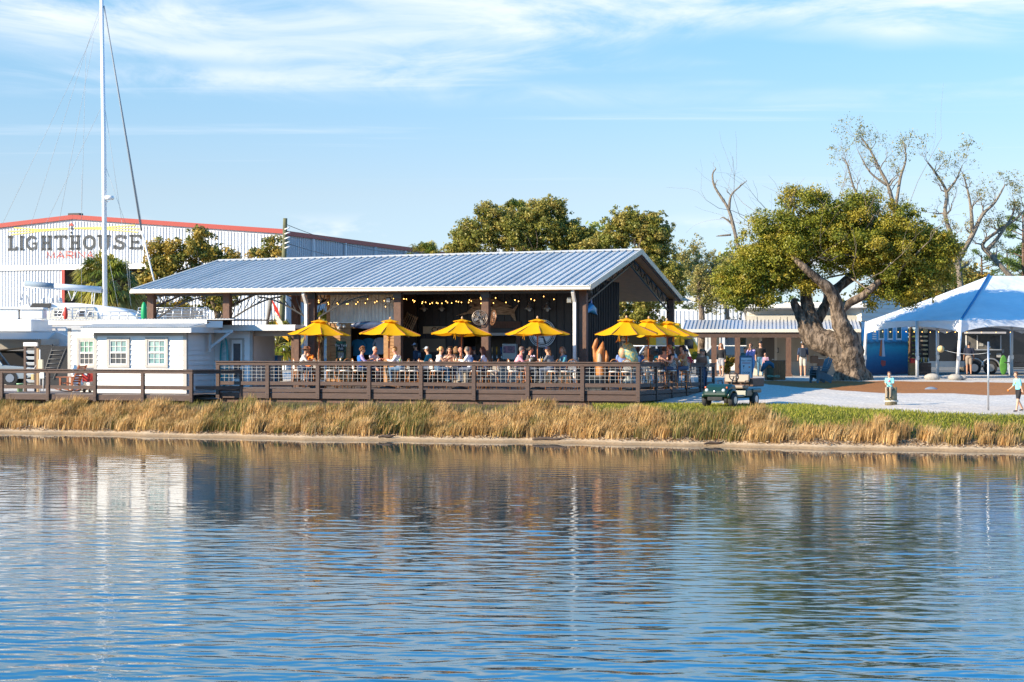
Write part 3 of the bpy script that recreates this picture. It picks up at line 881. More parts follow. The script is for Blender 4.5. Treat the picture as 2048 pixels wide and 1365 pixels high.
# --- string light festoons --------------------------------------------
M_bulb = mat('warm glowing bulb', (1.0, 0.50, 0.12), .3, emit=3.5)
bulbm = MB(); bulbm.ball((0, 0, 0), 0.018, 8, 6, (1, 1, 1.35)); bulb_me = bulbm.mesh('bulb', M_bulb)
sock = MB(); sock.tube([(0, 0, 0.03), (0, 0, .085)], 0.017, 6); sock_me = sock.mesh('socket', M_blacksteel)
def festoon(name, ends, nb_, sag, label, cat='string lights', par_frame=True, group=None, only=None):
    e = frame(name, 0, 0, 0, label, cat, group) if par_frame else empty(name, (0, 0, 0), 0, label, cat, group)
    wire = MB()
    for (a, b_), n_ in zip(ends, nb_):
        a, b_ = Vector(a), Vector(b_); pts = []
        for i in range(25):
            t = i / 24; p = a.lerp(b_, t); p.z -= sag * 4 * t * (1 - t); pts.append(p)
        wire.tube(pts, 0.007, 4)
        for i in range(n_):
            t = (i + .5) / n_; p = a.lerp(b_, t); p.z -= sag * 4 * t * (1 - t) + 0.09
            p.z += rnd.uniform(-.01, .01)
            o = link_mesh('bulb', bulb_me, e, p); link_mesh('socket', sock_me, o)
    wire.build('wire', M_blacksteel, e)
cu_ = lambda px, v: u_at(px, v)
festoon('string_lights', [((cu_(628, 4.0), 4.0, 5.36), (cu_(797, 4.0), 4.0, 5.42)), ((cu_(628, 4.3), 4.3, 5.3), (cu_(745, 4.2), 4.2, 5.45)), ((cu_(745, 4.2), 4.2, 5.45), (cu_(797, 4.2), 4.2, 5.1))], (9, 6, 3), 0.22, 'festoon of small warm bulbs in front of the corrugated shop wall')
festoon('string_lights', [((cu_(797, 4.5), 4.5, 5.42), (cu_(972, 4.5), 4.5, 5.45)), ((cu_(797, 5.5), 5.5, 5.48), (cu_(972, 5.5), 5.5, 5.4)), ((cu_(805, 6.5), 6.5, 5.5), (cu_(900, 5.0), 5.0, 5.35))], (8, 9, 6), 0.24, 'festoon of warm bulbs between the posts over the cold beer board')
festoon('string_lights', [((cu_(972, 4.5), 4.5, 5.45), (cu_(1167, 4.5), 4.5, 5.5)), ((cu_(900, 5.2), 5.2, 5.3), (cu_(1100, 5.5), 5.5, 5.5)), ((cu_(600, 6), 6, 5.5), (cu_(650, 5.6), 5.6, 5.3))], (5, 8, 3), 0.2, 'festoon of warm bulbs crossing in front of the wooden fish')
# ================================================================== WHITE OFFICE ON THE BOARDWALK
def siding(par, a, b, z0, z1, plane, off, step=0.205, mt=None, skip=(), name='siding_plank', flip=1):
    """lap siding boards; plane 'u': runs along u at v=off, 'v': runs along v at u=off. skip = windows (a0,a1,z0,z1)"""
    z = z0
    while z < z1 - 0.03:
        zt = min(z + step, z1)
        segs = [(a, b)]
        for (s0, s1, q0, q1) in skip:
            if q0 < (z + zt) / 2 < q1:
                ns = []
                for (x0, x1) in segs:
                    if s0 > x0 and s1 < x1: ns += [(x0, s0), (s1, x1)]
                    elif s0 <= x0 < s1: ns.append((s1, x1)) if s1 < x1 else None
                    elif s0 < x1 <= s1: ns.append((x0, s0))
                    else: ns.append((x0, x1))
                segs = ns
        for (x0, x1) in segs:
            if x1 - x0 < 0.02: continue
            m = MB(); t0, t1 = 0.05 * flip, 0.012 * flip
            if plane == 'u':
                m.add([(x0, off, z), (x1, off, z), (x1, off - t0, z), (x0, off - t0, z), (x0, off, zt), (x1, off, zt), (x1, off - t1, zt), (x0, off - t1, zt)],
                      [(0, 3, 2, 1), (4, 5, 6, 7), (3, 7, 6, 2), (0, 1, 5, 4), (0, 4, 7, 3), (1, 2, 6, 5)])
            else:
                m.add([(off, x0, z), (off, x1, z), (off + t0, x1, z), (off + t0, x0, z), (off, x0, zt), (off, x1, zt), (off + t1, x1, zt), (off + t1, x0, zt)],
                      [(0, 1, 2, 3), (4, 7, 6, 5), (3, 2, 6, 7), (0, 4, 5, 1), (0, 3, 7, 4), (1, 5, 6, 2)])
            m.build(name, mt or M_whitewall, par)
        z = zt
def window(par, cx, cz, w, h, v, trim=0.11, open_lower=True, gm=None):
    """double hung window in a wall facing -v: trim boards, frame, sashes, muntins and panes"""
    fr = MB()
    for (a, b) in (((cx - w / 2 - trim, v - .055, cz - h / 2 - trim), (cx - w / 2, v + .03, cz + h / 2 + trim)), ((cx + w / 2, v - .055, cz - h / 2 - trim), (cx + w / 2 + trim, v + .03, cz + h / 2 + trim)),
                   ((cx - w / 2, v - .052, cz + h / 2), (cx + w / 2, v + .03, cz + h / 2 + trim)), ((cx - w / 2, v - .052, cz - h / 2 - trim), (cx + w / 2, v + .03, cz - h / 2))):
        fr.box2(a, b)
    wo = fr.build('window', M_greytrim, par)
    s = MB(); t = 0.045
    s.box2((cx - w / 2, v - .03, cz - h / 2), (cx - w / 2 + t, v + .02, cz + h / 2)); s.box2((cx + w / 2 - t, v - .03, cz - h / 2), (cx + w / 2, v + .02, cz + h / 2))
    s.box2((cx - w / 2 + t, v - .03, cz + h / 2 - t), (cx + w / 2 - t, v + .02, cz + h / 2)); s.box2((cx - w / 2 + t, v - .04, cz - h / 2), (cx + w / 2 - t, v + .02, cz - h / 2 + t * 1.3))
    s.box2((cx - w / 2 + t, v - .035, cz - t * .7), (cx + w / 2 - t, v + .02, cz + t * .7))
    s.build('sash', M_white, wo)
    for half in (0, 1):
        z0, z1 = (cz - h / 2 + t * 1.3, cz - t * .7) if half == 0 else (cz + t * .7, cz + h / 2 - t)
        x0, x1 = cx - w / 2 + t, cx + w / 2 - t
        mm = MB()
        for i in (1, 2): mm.box2((x0 + (x1 - x0) * i / 3 - .009, v - .018, z0), (x0 + (x1 - x0) * i / 3 + .009, v + .008, z1))
        mm.box2((x0, v - .017, (z0 + z1) / 2 - .009), (x1, v + .006, (z0 + z1) / 2 + .009))
        mm.build('muntin', M_white, wo)
        for i in range(3):
            for j in range(2):
                g = MB(); a, b = x0 + (x1 - x0) * i / 3, x0 + (x1 - x0) * (i + 1) / 3
                c, d = z0 + (z1 - z0) * j / 2, z0 + (z1 - z0) * (j + 1) / 2
                tl = rnd.uniform(-.006, .006)
                g.add([(a, v + .012 + tl, c), (b, v + .012 - tl, c), (b, v + .012 - tl, d), (a, v + .012 + tl, d)], [(0, 1, 2, 3)])
                g.build('pane', gm[half] if gm else M_glass, wo)
    return wo
VB0 = 0.35                                  # bay front plane, deck frame
ub = u_at(372, VB0); ua = u_at(190, VB0)
def zv(py, u, v):
    p = uv(u, v); return CZ - (py - HY) * p.y / F
off_ = frame('office', 0, 0, 0, 'small white lap sided office with bay and grey trimmed windows on the boardwalk', 'office')
zT = zv(666, (ua + ub) / 2, VB0)
VM = VB0 + 1.3                              # main wall, west part
um = u_at(138, VM)
uw0 = u_at(427, VB0 + 2.6); 
# core walls
m = MB()
m.box2((ua, VB0, WZ), (ub, VB0 + 2.6, zT)); m.box2((um, VM, WZ), (ua, VM + 3, zT))
VD = VB0 + 2.6; ue = u_at(500, VD)
m.box2((ub, VD, WZ), (ue, VD + 2.5, zT + .1))
m.box2((um, VD, WZ), (ub, VD + 2.5, zT + .1))
m.build('wall', M_whitewall, off_)
# windows
M_gl1 = mat('green reflecting glass', (0.05, 0.19, 0.13), .1, col2=(0.30, 0.45, 0.38), scale=2.2, spec=.9)
M_gl2 = mat('pale blue reflecting glass', (0.10, 0.21, 0.22), .1, col2=(0.32, 0.46, 0.44), scale=2.4, spec=.9)
wins = []
sB = F / uv((ua + ub) / 2, VB0).y
for (px, gm) in ((238, (M_glassd, M_gl2)), (314.5, (M_gl2, M_gl2))):
    u = u_at(px, VB0); cz = zv(705.5, u, VB0)
    w, h = 39 / sB, 50 / sB
    window(off_, u, cz, w, h, VB0 - 0.03, gm=gm); wins.append((u - w / 2 - .1, u + w / 2 + .1, cz - h / 2 - .1, cz + h / 2 + .1))
u = u_at(174.5, VM); cz = zv(706, u, VM); w, h = 34 / sB, 51 / sB
window(off_, u, cz, w, h, VM - 0.03, gm=(M_glassd, M_gl1)); wm = [(u - w / 2 - .1, u + w / 2 + .1, cz - h / 2 - .1, cz + h / 2 + .1)]
siding(off_, ua + .11, ub - .11, WZ + .1, zT - .12, 'u', VB0, skip=wins)
siding(off_, um + .11, ua - .002, WZ + .1, zT + .15, 'u', VM, skip=wm)
siding(off_, VB0 + .11, VD, WZ + .1, zT, 'v', ub)
siding(off_, ub + .04, ue, WZ + .1, zT + .1, 'u', VD, skip=[(u_at(460, VD), u_at(489, VD), WZ, zv(677, ub, VD))])
for (a, b) in (((ua - .04, VB0 - .045, WZ), (ua + .11, VB0, zT)), ((ub - .11, VB0 - .045, WZ), (ub + .045, VB0 - .0, zT)), ((ub, VB0, WZ), (ub + .042, VB0 + .11, zT)), ((um - .04, VM - .045, WZ), (um + .11, VM, zT + .2)), ((ua - .03, VB0, WZ), (ua - .003, VM - .05, zT))):
    plank(off_, a, b, M_greytrim, 'corner_board')
plank(off_, (ua + .11, VB0 - .04, zT - .12), (ub - .11, VB0, zT), M_greytrim, 'frieze_board')
plank(off_, (ua - .04, VB0 - .05, WZ), (ub + .045, VB0 - .0, WZ + .1), M_white, 'base_board')
# bay roof and its fascia
zb_ = zT
m = MB(); m.box2((ua - .35, VB0 - .42, zb_ + .002), (ub + .42, VB0 + 1.1, zb_ + .05)); m.build('soffit', M_white, off_)
m = MB(); m.box2((ua - .38, VB0 - .46, zb_), (ub + .45, VB0 - .42, zb_ + .2)); m.build('fascia', M_white, off_)
m = MB(); m.box2((ub + .42, VB0 - .42, zb_), (ub + .46, VD + .5, zb_ + .22)); m.build('fascia', M_white, off_)
m = MB()
n = 44
for i in range(n):
    a = ua - .4 + (ub - ua + .88) * i / n; w = (ub - ua + .88) / n
    m.add([(a, VB0 - .5, zb_ + .205), (a + w, VB0 - .5, zb_ + .205), (a + w, VB0 + 1.3, zb_ + .42), (a, VB0 + 1.3, zb_ + .42)], [(0, 1, 2, 3)])
    m.bar((a, VB0 - .5, zb_ + .225), (a, VB0 + 1.3, zb_ + .44), .035, .03)
m.build('metal_roof', M_galv, off_)
# main roof
zm = zv(650, um, VM) 
m = MB(); m.box2((um - .7, VM - .45, zm), (ub + .5, VM - .40, zm + .17)); m.box2((um - .7, VM - .4, zm), (um - .66, VM + 3, zm + .17)); m.build('fascia', M_white, off_)
m = MB(); m.box2((um - .68, VM - .48, zm + .18), (ue + .1, VD + 2.5, zm + .205))
for i in range(60):
    a = um - .68 + (ue - um + .7) * i / 60
    m.box2((a, VM - .48, zm + .206), (a + .03, VD + 2.5, zm + .23))
m.build('metal_roof', M_galv, off_)
m = MB(); m.box2((um - .6, VM - .38, zm - .02), (ua - .4, VM + .2, zm)); m.build('soffit', M_white, off_)
# propane style conduit on the west corner and the door
dz = zv(677, ub, VD)
dr = MB(); ud0, ud1 = u_at(464, VD), u_at(485, VD)
dr.box2((ud0, VD - .03, WZ + .22), (ud1, VD + .0, dz - .07)); dobj = dr.build('door', M_white, off_)
m = MB(); m.box2((ud0 - .1, VD - .05, WZ), (ud0, VD, dz)); m.box2((ud1, VD - .05, WZ), (ud1 + .1, VD, dz)); m.box2((ud0, VD - .05, dz - .07), (ud1, VD, dz)); m.build('door_trim', M_greytrim, dobj)
dm_ = (WZ + dz) / 2
m = MB(); m.box2((ud0 + .08, VD - .04, dm_ + .12), (ud1 - .08, VD - .03, dz - .22)); m.build('door_glass', M_glassd, dobj)
m = MB(); m.box2((ud0 + .08, VD - .04, dm_ - .55), (ud1 - .08, VD - .03, dm_ + .04)); m.build('door_glass', M_glassd, dobj)
m = MB(); m.ball((ud1 - .06, VD - .07, WZ + 1.1), .03, 8, 6); m.build('handle', M_blacksteel, dobj)
# timber bracket
m = MB(); ubk = u_at(428, VD - .5)
m.box2((ubk, VD - 1.0, zT - .75), (ubk + .09, VD - .91, zT + .12)); m.bar((ubk + .05, VD - 0.95, zT - .6), (ubk + .95, VD - .95, zT + .02), .1, .1); m.bar((ubk - .1, VD - .95, zT + .06), (ubk + 1.05, VD - .95, zT + .06), .1, .12)
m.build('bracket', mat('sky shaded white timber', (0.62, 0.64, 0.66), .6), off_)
# passage canopy and its dark post
can = frame('passage_canopy', 0, 0, 0, 'flat roofed white fascia canopy bridging the office and the pavilion', 'canopy')
uc0, uc1 = u_at(445, VD - .6), u_at(590, VD - .6)
zc0 = zv(663, uc0, VD - .6)
m = MB(); m.box2((uc0, VD - .6, zc0 + .02), (uc1, VD - .55, zc0 + .24)); m.build('fascia', mat('grey white fascia', (0.55, 0.55, 0.54), .6), can)
m = MB(); m.box2((uc0, VD - .55, zc0 + .1), (uc1, VD + 2.3, zc0 + .26)); m.build('roof_deck', M_galv, can)
m = MB(); m.box2((uc0 + .3, VD + .2, zc0 - .2), (uc1 - .3, VD + .3, zc0 + .1)); m.build('beam', M_greytrim, can)
m = MB(); m.box2((uc1 - .28, VD - .1, WZ), (uc1 - .05, VD + .1, zc0 + .1)); m.build('post', M_brown2, can)
m = MB(); m.box2((ue, VD - .03, WZ), (ue + .13, VD + .1, zc0 + .1)); m.build('post', M_greytrim, can)
# paddle board by the door
e = frame('surfboard', u_at(446, VD - .25), VD - .14, DZ, 'teal and white surfboard standing upright against the office wall by the door', 'surfboard')
m = MB(); m.ball((0, 0, 1.05), 1.0, 16, 14, (0.21, 0.035, 1.05)); m.build('deck_skin', mat('teal gelcoat', (0.02, 0.28, 0.30), .3), e)
m = MB(); m.ball((0, -.008, 1.05), .96, 16, 14, (0.15, 0.035, 1.0)); m.build('centre_panel', mat('pale print', (0.42, 0.50, 0.50), .4, col2=(0.12, 0.30, 0.32), scale=9), e)
# ice machine / grey container, blue bins behind the passage
e = frame('ice_chest', u_at(517, 5.2), 5.2, 1.6, 'grey upright ice chest standing behind the passage opening', 'ice chest')
m = MB(); m.box((0, 0, .75), (.95, .7, 1.5)); m.build('cabinet', mat('grey enamel', (0.18, 0.19, 0.2), .4), e, bevel=.03)
m = MB(); m.box((0, -.37, .85), (.85, .04, 1.1)); m.build('door', mat('dark grey enamel', (0.12, 0.125, 0.13), .4), e, bevel=.01)
e = frame('blue_bin', u_at(549, 7.2), 7.2, 1.6, 'bright blue lidded recycling bin beside the grey chest', 'bin')
m = MB(); m.lathe((0, 0, 0), [(.22, 0), (.34, 1.2), (.36, 1.22), (.36, 1.26)], 4, smooth=False, a0=.785); m.build('body', mat('blue plastic', (0.01, 0.22, 0.55), .4), e)
m = MB(); m.box((0, 0, 1.3), (.56, .6, .08)); m.build('lid', mat('blue plastic'  , (0.01, 0.22, 0.55), .4), e, bevel=.02)

# --- small things on the boardwalk -------------------------------------
M_teak = mat('red brown oiled wood', (0.30, 0.085, 0.025), .5, col2=(0.20, 0.05, 0.015), scale=5)
def rocker():
    e = frame('rocking_chair', u_at(143, 0.4), 0.4, WZ, 'red brown slatted wooden rocking chair on the boardwalk facing west', 'rocking chair')
    for y in (-.3, .3):
        m = MB(); m.tube([Vector((x, y, .06 + .28 * x * x)) for x in np.linspace(-.75, .75, 11)], .022, 6); m.build('rocker_runner', M_teak, e)
        m = MB(); m.box2((-.38, y - .03, .1), (-.30, y + .03, .62)); m.build('leg', M_teak, e)
        m = MB(); m.box2((.16, y - .03, .1), (.24, y + .03, .62)); m.build('leg', M_teak, e)
        m = MB(); m.box2((-.52, y - .05, .62), (.35, y + .05, .65)); m.build('arm', M_teak, e)
        m = MB(); m.bar((.15, y, .3), (.52, y, 1.12), .045, .06); m.build('back_stile', M_teak, e)
    for i in range(6):
        m = MB(); m.box((-.36 + i * .1, 0, .40 - i * .012), (.07, .56, .022)); m.build('slat', M_teak, e)
    for i in range(7):
        m = MB(); m.box((.20 + i * .045, 0, .45 + i * .1), (.02, .54, .07), ry=.42); m.build('slat', M_teak, e)
rocker()
e = frame('fire_extinguisher_cabinet', u_at(176, 0.6), 0.6, WZ, 'red lidded cooler on a wheeled cart behind the boardwalk rail', 'cooler cart')
M_red = mat('red plastic', (0.62, 0.03, 0.02), .4)
e.name = 'cooler_cart'
m = MB(); m.box((0, 0, .62), (.36, .3, .36)); m.build('cooler', M_red, e, bevel=.02)
m = MB(); m.box((0, 0, .83), (.38, .32, .06)); m.build('lid', M_red, e, bevel=.015)
m = MB(); m.box((-.02, -.165, .76), (.14, .02, .12)); m.build('label_plate', M_white, e)
m = MB()
for x in (-.15, .15):
    m.box((x, 0, .25), (.03, .25, .36))
m.box((0, 0, .42), (.34, .26, .03)); m.build('cart_frame', M_alu, e)
for x in (-.13, .13):
    m = MB(); m.tube([(x - .03, -.08, .09), (x + .03, -.08, .09)], .09, 12); m.build('wheel', M_rubber, e)
# electric pedestals and louvred screen
e = frame('power_pedestal', u_at(76, 0.6), 0.6, WZ, 'timber post with electrical boxes and conduit beside the dark louvred screen', 'power post')
m = MB(); m.box((0, 0, .9), (.09, .09, 1.8)); m.build('post', mat('weathered tan post', (0.36, 0.24, 0.13), .8), e)
m = MB(); m.tube([(.1, -.02, 0), (.1, -.02, 1.75)], .025, 8); m.build('conduit', M_white, e)
m = MB(); m.box((.17, -.06, 1.15), (.2, .1, .38)); m.build('breaker_box', mat('beige enamel', (0.50, 0.46, 0.34), .5), e, bevel=.01)
m = MB(); m.box((-.2, -.06, .62), (.13, .1, .24)); m.build('outlet_box', mat('tan enamel', (0.48, 0.36, 0.16), .5), e, bevel=.01)
m = MB(); m.tube([(-.2, -.06, .75), (-.16, -.06, .95), (-.05, -.05, 1.12)], .012, 5); m.build('cable', M_white, e)
e = frame('meter_box', u_at(85, -1.3), -1.30, WZ, 'small grey electrical box mounted on the boardwalk railing post', 'electrical box')
m = MB(); m.box((0, 0, .72), (.19, .09, .25)); m.build('case', mat('light grey enamel', (0.50, 0.52, 0.50), .5), e, bevel=.01)
m = MB(); m.tube([(.03, 0, .6), (.03, 0, .1)], .018, 6); m.build('conduit', M_white, e)
e = frame('green_bucket', u_at(40, 0.8), 0.8, WZ, 'pale green bucket standing on the boardwalk planks', 'bucket')
m = MB(); m.lathe((0, 0, 0), [(.001, 0), (.11, 0), (.14, .32), (.15, .32), (.15, .35), (.12, .35), (.1, .3)], 16); m.build('pail', mat('pale green plastic', (0.38, 0.62, 0.36), .5), e)
e = frame('louvred_screen', u_at(60, 1.3), 1.3, WZ, 'louvred screen of dark posts and pale slats topped by a white board', 'screen')
for x in (-.22, .28):
    m = MB(); m.box((x, 0, .95), (.1, .1, 1.9)); m.build('post', M_brown, e)
for i in range(7):
    m = MB(); m.box((.03, 0, .2 + i * .24), (.4, .03, .13), rx=.5); m.build('slat', mat('pale blue slat', (0.55, 0.58, 0.60), .6), e)
m = MB(); m.box((.03, 0, 1.97), (.62, .12, .16)); m.build('cap_board', M_white, e)

# ================================================================== MARINA SHED
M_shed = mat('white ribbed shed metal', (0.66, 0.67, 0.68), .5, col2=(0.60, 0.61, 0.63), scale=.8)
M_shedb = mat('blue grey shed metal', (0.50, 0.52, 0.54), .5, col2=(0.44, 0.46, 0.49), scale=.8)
M_coral = mat('coral red trim', (0.30, 0.022, 0.013), .5)
AS = math.radians(18.5)
Cx, Cy = X(572, 125), 125.0
shed = empty('marina_shed', (Cx, Cy, 1.7), -AS, 'huge white ribbed metal boat shed with coral red eave trim', 'warehouse')
SUx, SUy = math.cos(AS), -math.sin(AS)
def su_at(px):   # distance to the west along the gable front
    k = (px - 1024) / F
    return (k * Cy - Cx) / (-SUx + k * SUy) if False else (Cx - k * Cy) / (SUx - k * SUy)
def sz(py, t):   # height over the shed base at t metres west of the corner
    d = Cy - SUy * t
    return CZ - (py - HY) * d / F - 1.7
tp = su_at(148); hp = sz(434, tp); he = sz(463, 0); tl = tp * 2
def topz(t): return he + (hp - he) * (t / tp) if t < tp else hp + (he - hp) * ((t - tp) / tp)
zh = sz(530, su_at(130))
t_j = su_at(128); t_k = su_at(305)
m = MB()
def wallpoly(t0, t1, zlo):
    ts = [t0] + ([tp] if t0 < tp < t1 else []) + [t1]
    m.prism([(-t, zlo) for t in ts] + [(-t, topz(t)) for t in reversed(ts)], 0, .15, 'xz')
wallpoly(0, t_k, 0); wallpoly(t_k, t_j, zh); wallpoly(t_j, tl, 0)
m.build('front_wall', M_shed, shed)
m = MB(); t = 0.15
while t < tl:
    zlo = zh if t_k - .1 < t < t_j else 0
    tw = 0.045
    zt = topz(t) - .3
    m.add([(-t - tw, -.002, zlo), (-t + tw, -.002, zlo), (-t + tw * .5, -.06, zlo), (-t - tw * .5, -.06, zlo), (-t - tw, -.002, zt), (-t + tw, -.002, zt), (-t + tw * .5, -.06, zt), (-t - tw * .5, -.06, zt)],
          [(0, 1, 5, 4), (1, 2, 6, 5), (2, 3, 7, 6), (3, 0, 4, 7), (4, 5, 6, 7)])
    t += .245
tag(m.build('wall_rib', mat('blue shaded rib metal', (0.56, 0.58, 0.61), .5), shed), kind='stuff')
m = MB(); m.box2((-tl - .2, -.14, zh - .35), (-t_k, -.06, zh)); m.build('door_header', mat('white header', (0.72, .70, .68), .5), shed)
m = MB(); m.box2((-t_j - .12, -.12, 0), (-t_j + .12, -.02, zh - .35)); m.build('door_jamb', M_coral, shed)
m = MB(); m.box2((-t_j, 6, 0), (-t_k, 6.1, zh)); m.box2((-t_j - .1, .2, 0), (-t_j, 6, zh)); m.build('dark_interior_wall', mat('shed interior', (0.05, 0.045, 0.04), .9, col2=(0.14, 0.10, 0.06), scale=.9), shed)
m = MB()
for (a, b) in ((0, tp), (tp, tl)):
    m.bar((-a, -.1, topz(a) - .02), (-b, -.1, topz(b) - .02), .18, .30)
m.build('rake_trim', M_coral, shed)
# side wall going back
pl = 30.0
m = MB()
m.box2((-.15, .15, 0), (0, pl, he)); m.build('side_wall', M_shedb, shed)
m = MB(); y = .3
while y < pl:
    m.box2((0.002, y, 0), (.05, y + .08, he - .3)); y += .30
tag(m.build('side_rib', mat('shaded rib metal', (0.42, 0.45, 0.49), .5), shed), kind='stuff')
m = MB(); m.box2((-.1, 0, he - .28), (.14, pl, he + .02)); m.build('eave_trim', M_coral, shed)
for y in (4, 9.5, 15, 21):
    m = MB(); m.box2((.06, y, 0), (.2, y + .13, he - .3)); m.build('downspout', M_shed, shed)
m = MB()
m.add([(-tl, -.1, he), (-tp, -.1, hp), (-tp, pl, hp), (-tl, pl, he), (0.1, -.1, he), (0.1, pl, he)], [(0, 1, 2, 3), (1, 4, 5, 2)]); m.build('roof', M_galv, shed)
m = MB(); m.box((-tp, .2, hp + .15), (.9, .5, .2)); m.build('roof_vent', M_blacksteel, shed)
# the painted sign: slab letters, a little lighthouse and its beams
M_ink = mat('slate grey sign paint', (0.022, 0.03, 0.038), .6)
M_inkr = mat('red sign paint', (0.42, 0.05, 0.03), .6)
M_inky = mat('yellow sign paint', (0.85, 0.60, 0.10), .6)
M_inkw = mat('white sign paint', (0.8, 0.8, 0.78), .6)
VS_ = -.075
def spt(px, py):
    t = su_at(px); return (-t, sz(py, t))
def stroke(m, pts, w, close=False):
    """ribbon through sign pixel points"""
    q = [Vector((*spt(*p), 0)) for p in pts]
    if close: q.append(q[0])
    n = len(q); L = []; R = []
    for i in range(n):
        a = q[max(i - 1, 0)] if not close else q[(i - 1) % (n - 1)]
        b = q[min(i + 1, n - 1)] if not close else q[(i + 1) % (n - 1)]
        d = (b - a).normalized(); nrm = Vector((-d.y, d.x, 0)) * (w / 2)
        L.append(q[i] + nrm); R.append(q[i] - nrm)
    vs = []
    for i in range(n):
        vs += [(L[i].x, VS_, L[i].y), (R[i].x, VS_, R[i].y), (L[i].x, VS_ + .012, L[i].y), (R[i].x, VS_ + .012, R[i].y)]
    fs = []
    for i in range(n - 1):
        a, b = 4 * i, 4 * (i + 1)
        fs += [(a, a + 1, b + 1, b), (a + 2, b + 2, b + 3, a + 3), (a, b, b + 2, a + 2), (a + 1, a + 3, b + 3, b + 1)]
    m.add(vs, fs)
def yb(px, py): return py - (px - 20) * 0.009     # the sign's base line climbs slightly to the east
def letter(ch, x, w, y0=473, y1=500.5):
    m = MB(); t = 5.8 / 30; s = 4.6 / 30
    H = lambda a, y: (x + a * w, yb(x, y))
    ym = (y0 + y1) / 2
    def V(a, ya=y0, yb_=y1): stroke(m, [H(a, ya), H(a, yb_)], t)
    def HZ(a, b, y, tt=s): stroke(m, [H(a, y), H(b, y)], tt)
    if ch == 'L': V(.32); HZ(.02, .6, y0 + 1); HZ(.02, 1, y1 - 1.2); V(.94, y1 - 7, y1)
    if ch == 'I': V(.5); HZ(.1, .9, y0 + 1); HZ(.1, .9, y1 - 1.2)
    if ch == 'T': V(.5); HZ(.02, .98, y0 + 1.2); V(.06, y0, y0 + 6); V(.94, y0, y0 + 6); HZ(.24, .76, y1 - 1.2)
    if ch == 'H':
        V(.24); V(.76); HZ(.24, .76, ym, s * 1.1)
        for c in (.24, .76):
            HZ(c - .2, c + .2, y0 + 1); HZ(c - .2, c + .2, y1 - 1.2)
    if ch == 'O':
        stroke(m, [(x + w * (.5 + .42 * math.cos(a)), yb(x, ym + 12.2 * math.sin(a))) for a in np.linspace(0, 2 * math.pi, 25)[:-1]], t, True)
    if ch == 'G':
        stroke(m, [(x + w * (.5 + .42 * math.cos(a)), yb(x, ym + 12.2 * math.sin(a))) for a in np.linspace(-.75, -5.5, 20)], t); HZ(.55, .98, ym + 1); V(.86, ym + 1, y1 - 2)
    if ch == 'U':
        stroke(m, [H(.18, y0)] + [(x + w * (.5 - .32 * math.cos(a)), yb(x, y1 - 9 + 8 * math.sin(a))) for a in np.linspace(0, math.pi, 10)] + [H(.82, y0)], t)
        HZ(.0, .36, y0 + 1); HZ(.64, 1, y0 + 1)
    if ch == 'S':
        stroke(m, [(x + w * a, yb(x, b)) for a, b in ((.86, y0 + 6), (.74, y0 + 2.5), (.5, y0 + 1.2), (.24, y0 + 3), (.14, y0 + 7), (.28, ym - 2), (.6, ym + .6), (.84, ym + 3.5), (.86, y1 - 7), (.72, y1 - 3), (.48, y1 - 1.6), (.24, y1 - 3), (.12, y1 - 7))], t)
        V(.9, y0, y0 + 7); V(.08, y1 - 8, y1)
    if ch == 'E':
        V(.24); HZ(.04, .96, y0 + 1.2); HZ(.04, .98, y1 - 1.4); HZ(.24, .7, ym); V(.93, y0, y0 + 7); V(.95, y1 - 7, y1); V(.68, ym - 3, ym + 3)
    m.build('letter', M_ink, shed, fix=False)
for ch, x, w in (('L', 16, 19), ('I', 39.5, 10), ('G', 53, 23.5), ('H', 82, 24), ('T', 110.5, 24), ('H', 139, 24), ('O', 167, 24.5), ('U', 196, 26), ('S', 228.5, 24.5), ('E', 258.5, 26)):
    letter(ch, x, w)
# MARINA in thin strokes
def thin(ch, x, w, y0=505, y1=517.5):
    m = MB(); t = 2.1 / 30
    def S(*p): stroke(m, [(x + a * w, yb(x, y0 + (y1 - y0) * b)) for a, b in p], t)
    if ch == 'M': S((0, 1), (.05, 0), (.5, .95), (.95, 0), (1, 1))
    if ch == 'A': S((0, 1), (.5, 0), (1, 1)); S((.18, .68), (.82, .68))
    if ch == 'R': S((0, 1), (0, 0), (.8, 0), (.98, .14), (.98, .42), (.8, .56), (0, .56)); S((.45, .56), (1, 1))
    if ch == 'I': S((.5, 0), (.5, 1))
    if ch == 'N': S((0, 1), (0, 0), (1, 1), (1, 0))
    m.build('letter', M_inkr, shed, fix=False)
for ch, x, w in (('M', 94.5, 16), ('A', 115.5, 13), ('R', 133.5, 13), ('I', 149, 4), ('N', 157, 13.5), ('A', 175.5, 11.5)):
    thin(ch, x, w)
# beams and lighthouse
for pts in (((137, 457), (80, 459.5), (29, 456)), ((137, 457.5), (70, 461), (18, 463.5)), ((137, 458.5), (80, 463), (24, 470)), ((149, 456.5), (210, 455), (271, 451)), ((149, 457), (210, 457), (283, 458)), ((149, 457.5), (210, 459), (277, 465))):
    m = MB(); stroke(m, pts, 1.8 / 30); m.build('light_beam', M_inky, shed, fix=False)
m = MB(); stroke(m, [(143.5, 464), (143.2, 468)], 3.6 / 30); stroke(m, [(144.5, 455), (143.6, 460)], 4.2 / 30); stroke(m, [(142, 466.6), (145, 464.5)], 3 / 30); m.build('lighthouse_tower', M_ink, shed, fix=False)
m = MB()
for pts in (((140, 452), (148, 452)), ((140, 458), (148, 458)), ((140.5, 452), (140.5, 458)), ((147, 452), (147, 458)), ((143.8, 452), (143.8, 458))): stroke(m, pts, .6 / 30)
m.build('lighthouse_lantern', M_ink, shed, fix=False)
m = MB(); a, b, c = spt(138.6, 452), spt(148.6, 452), spt(143.6, 445.5)
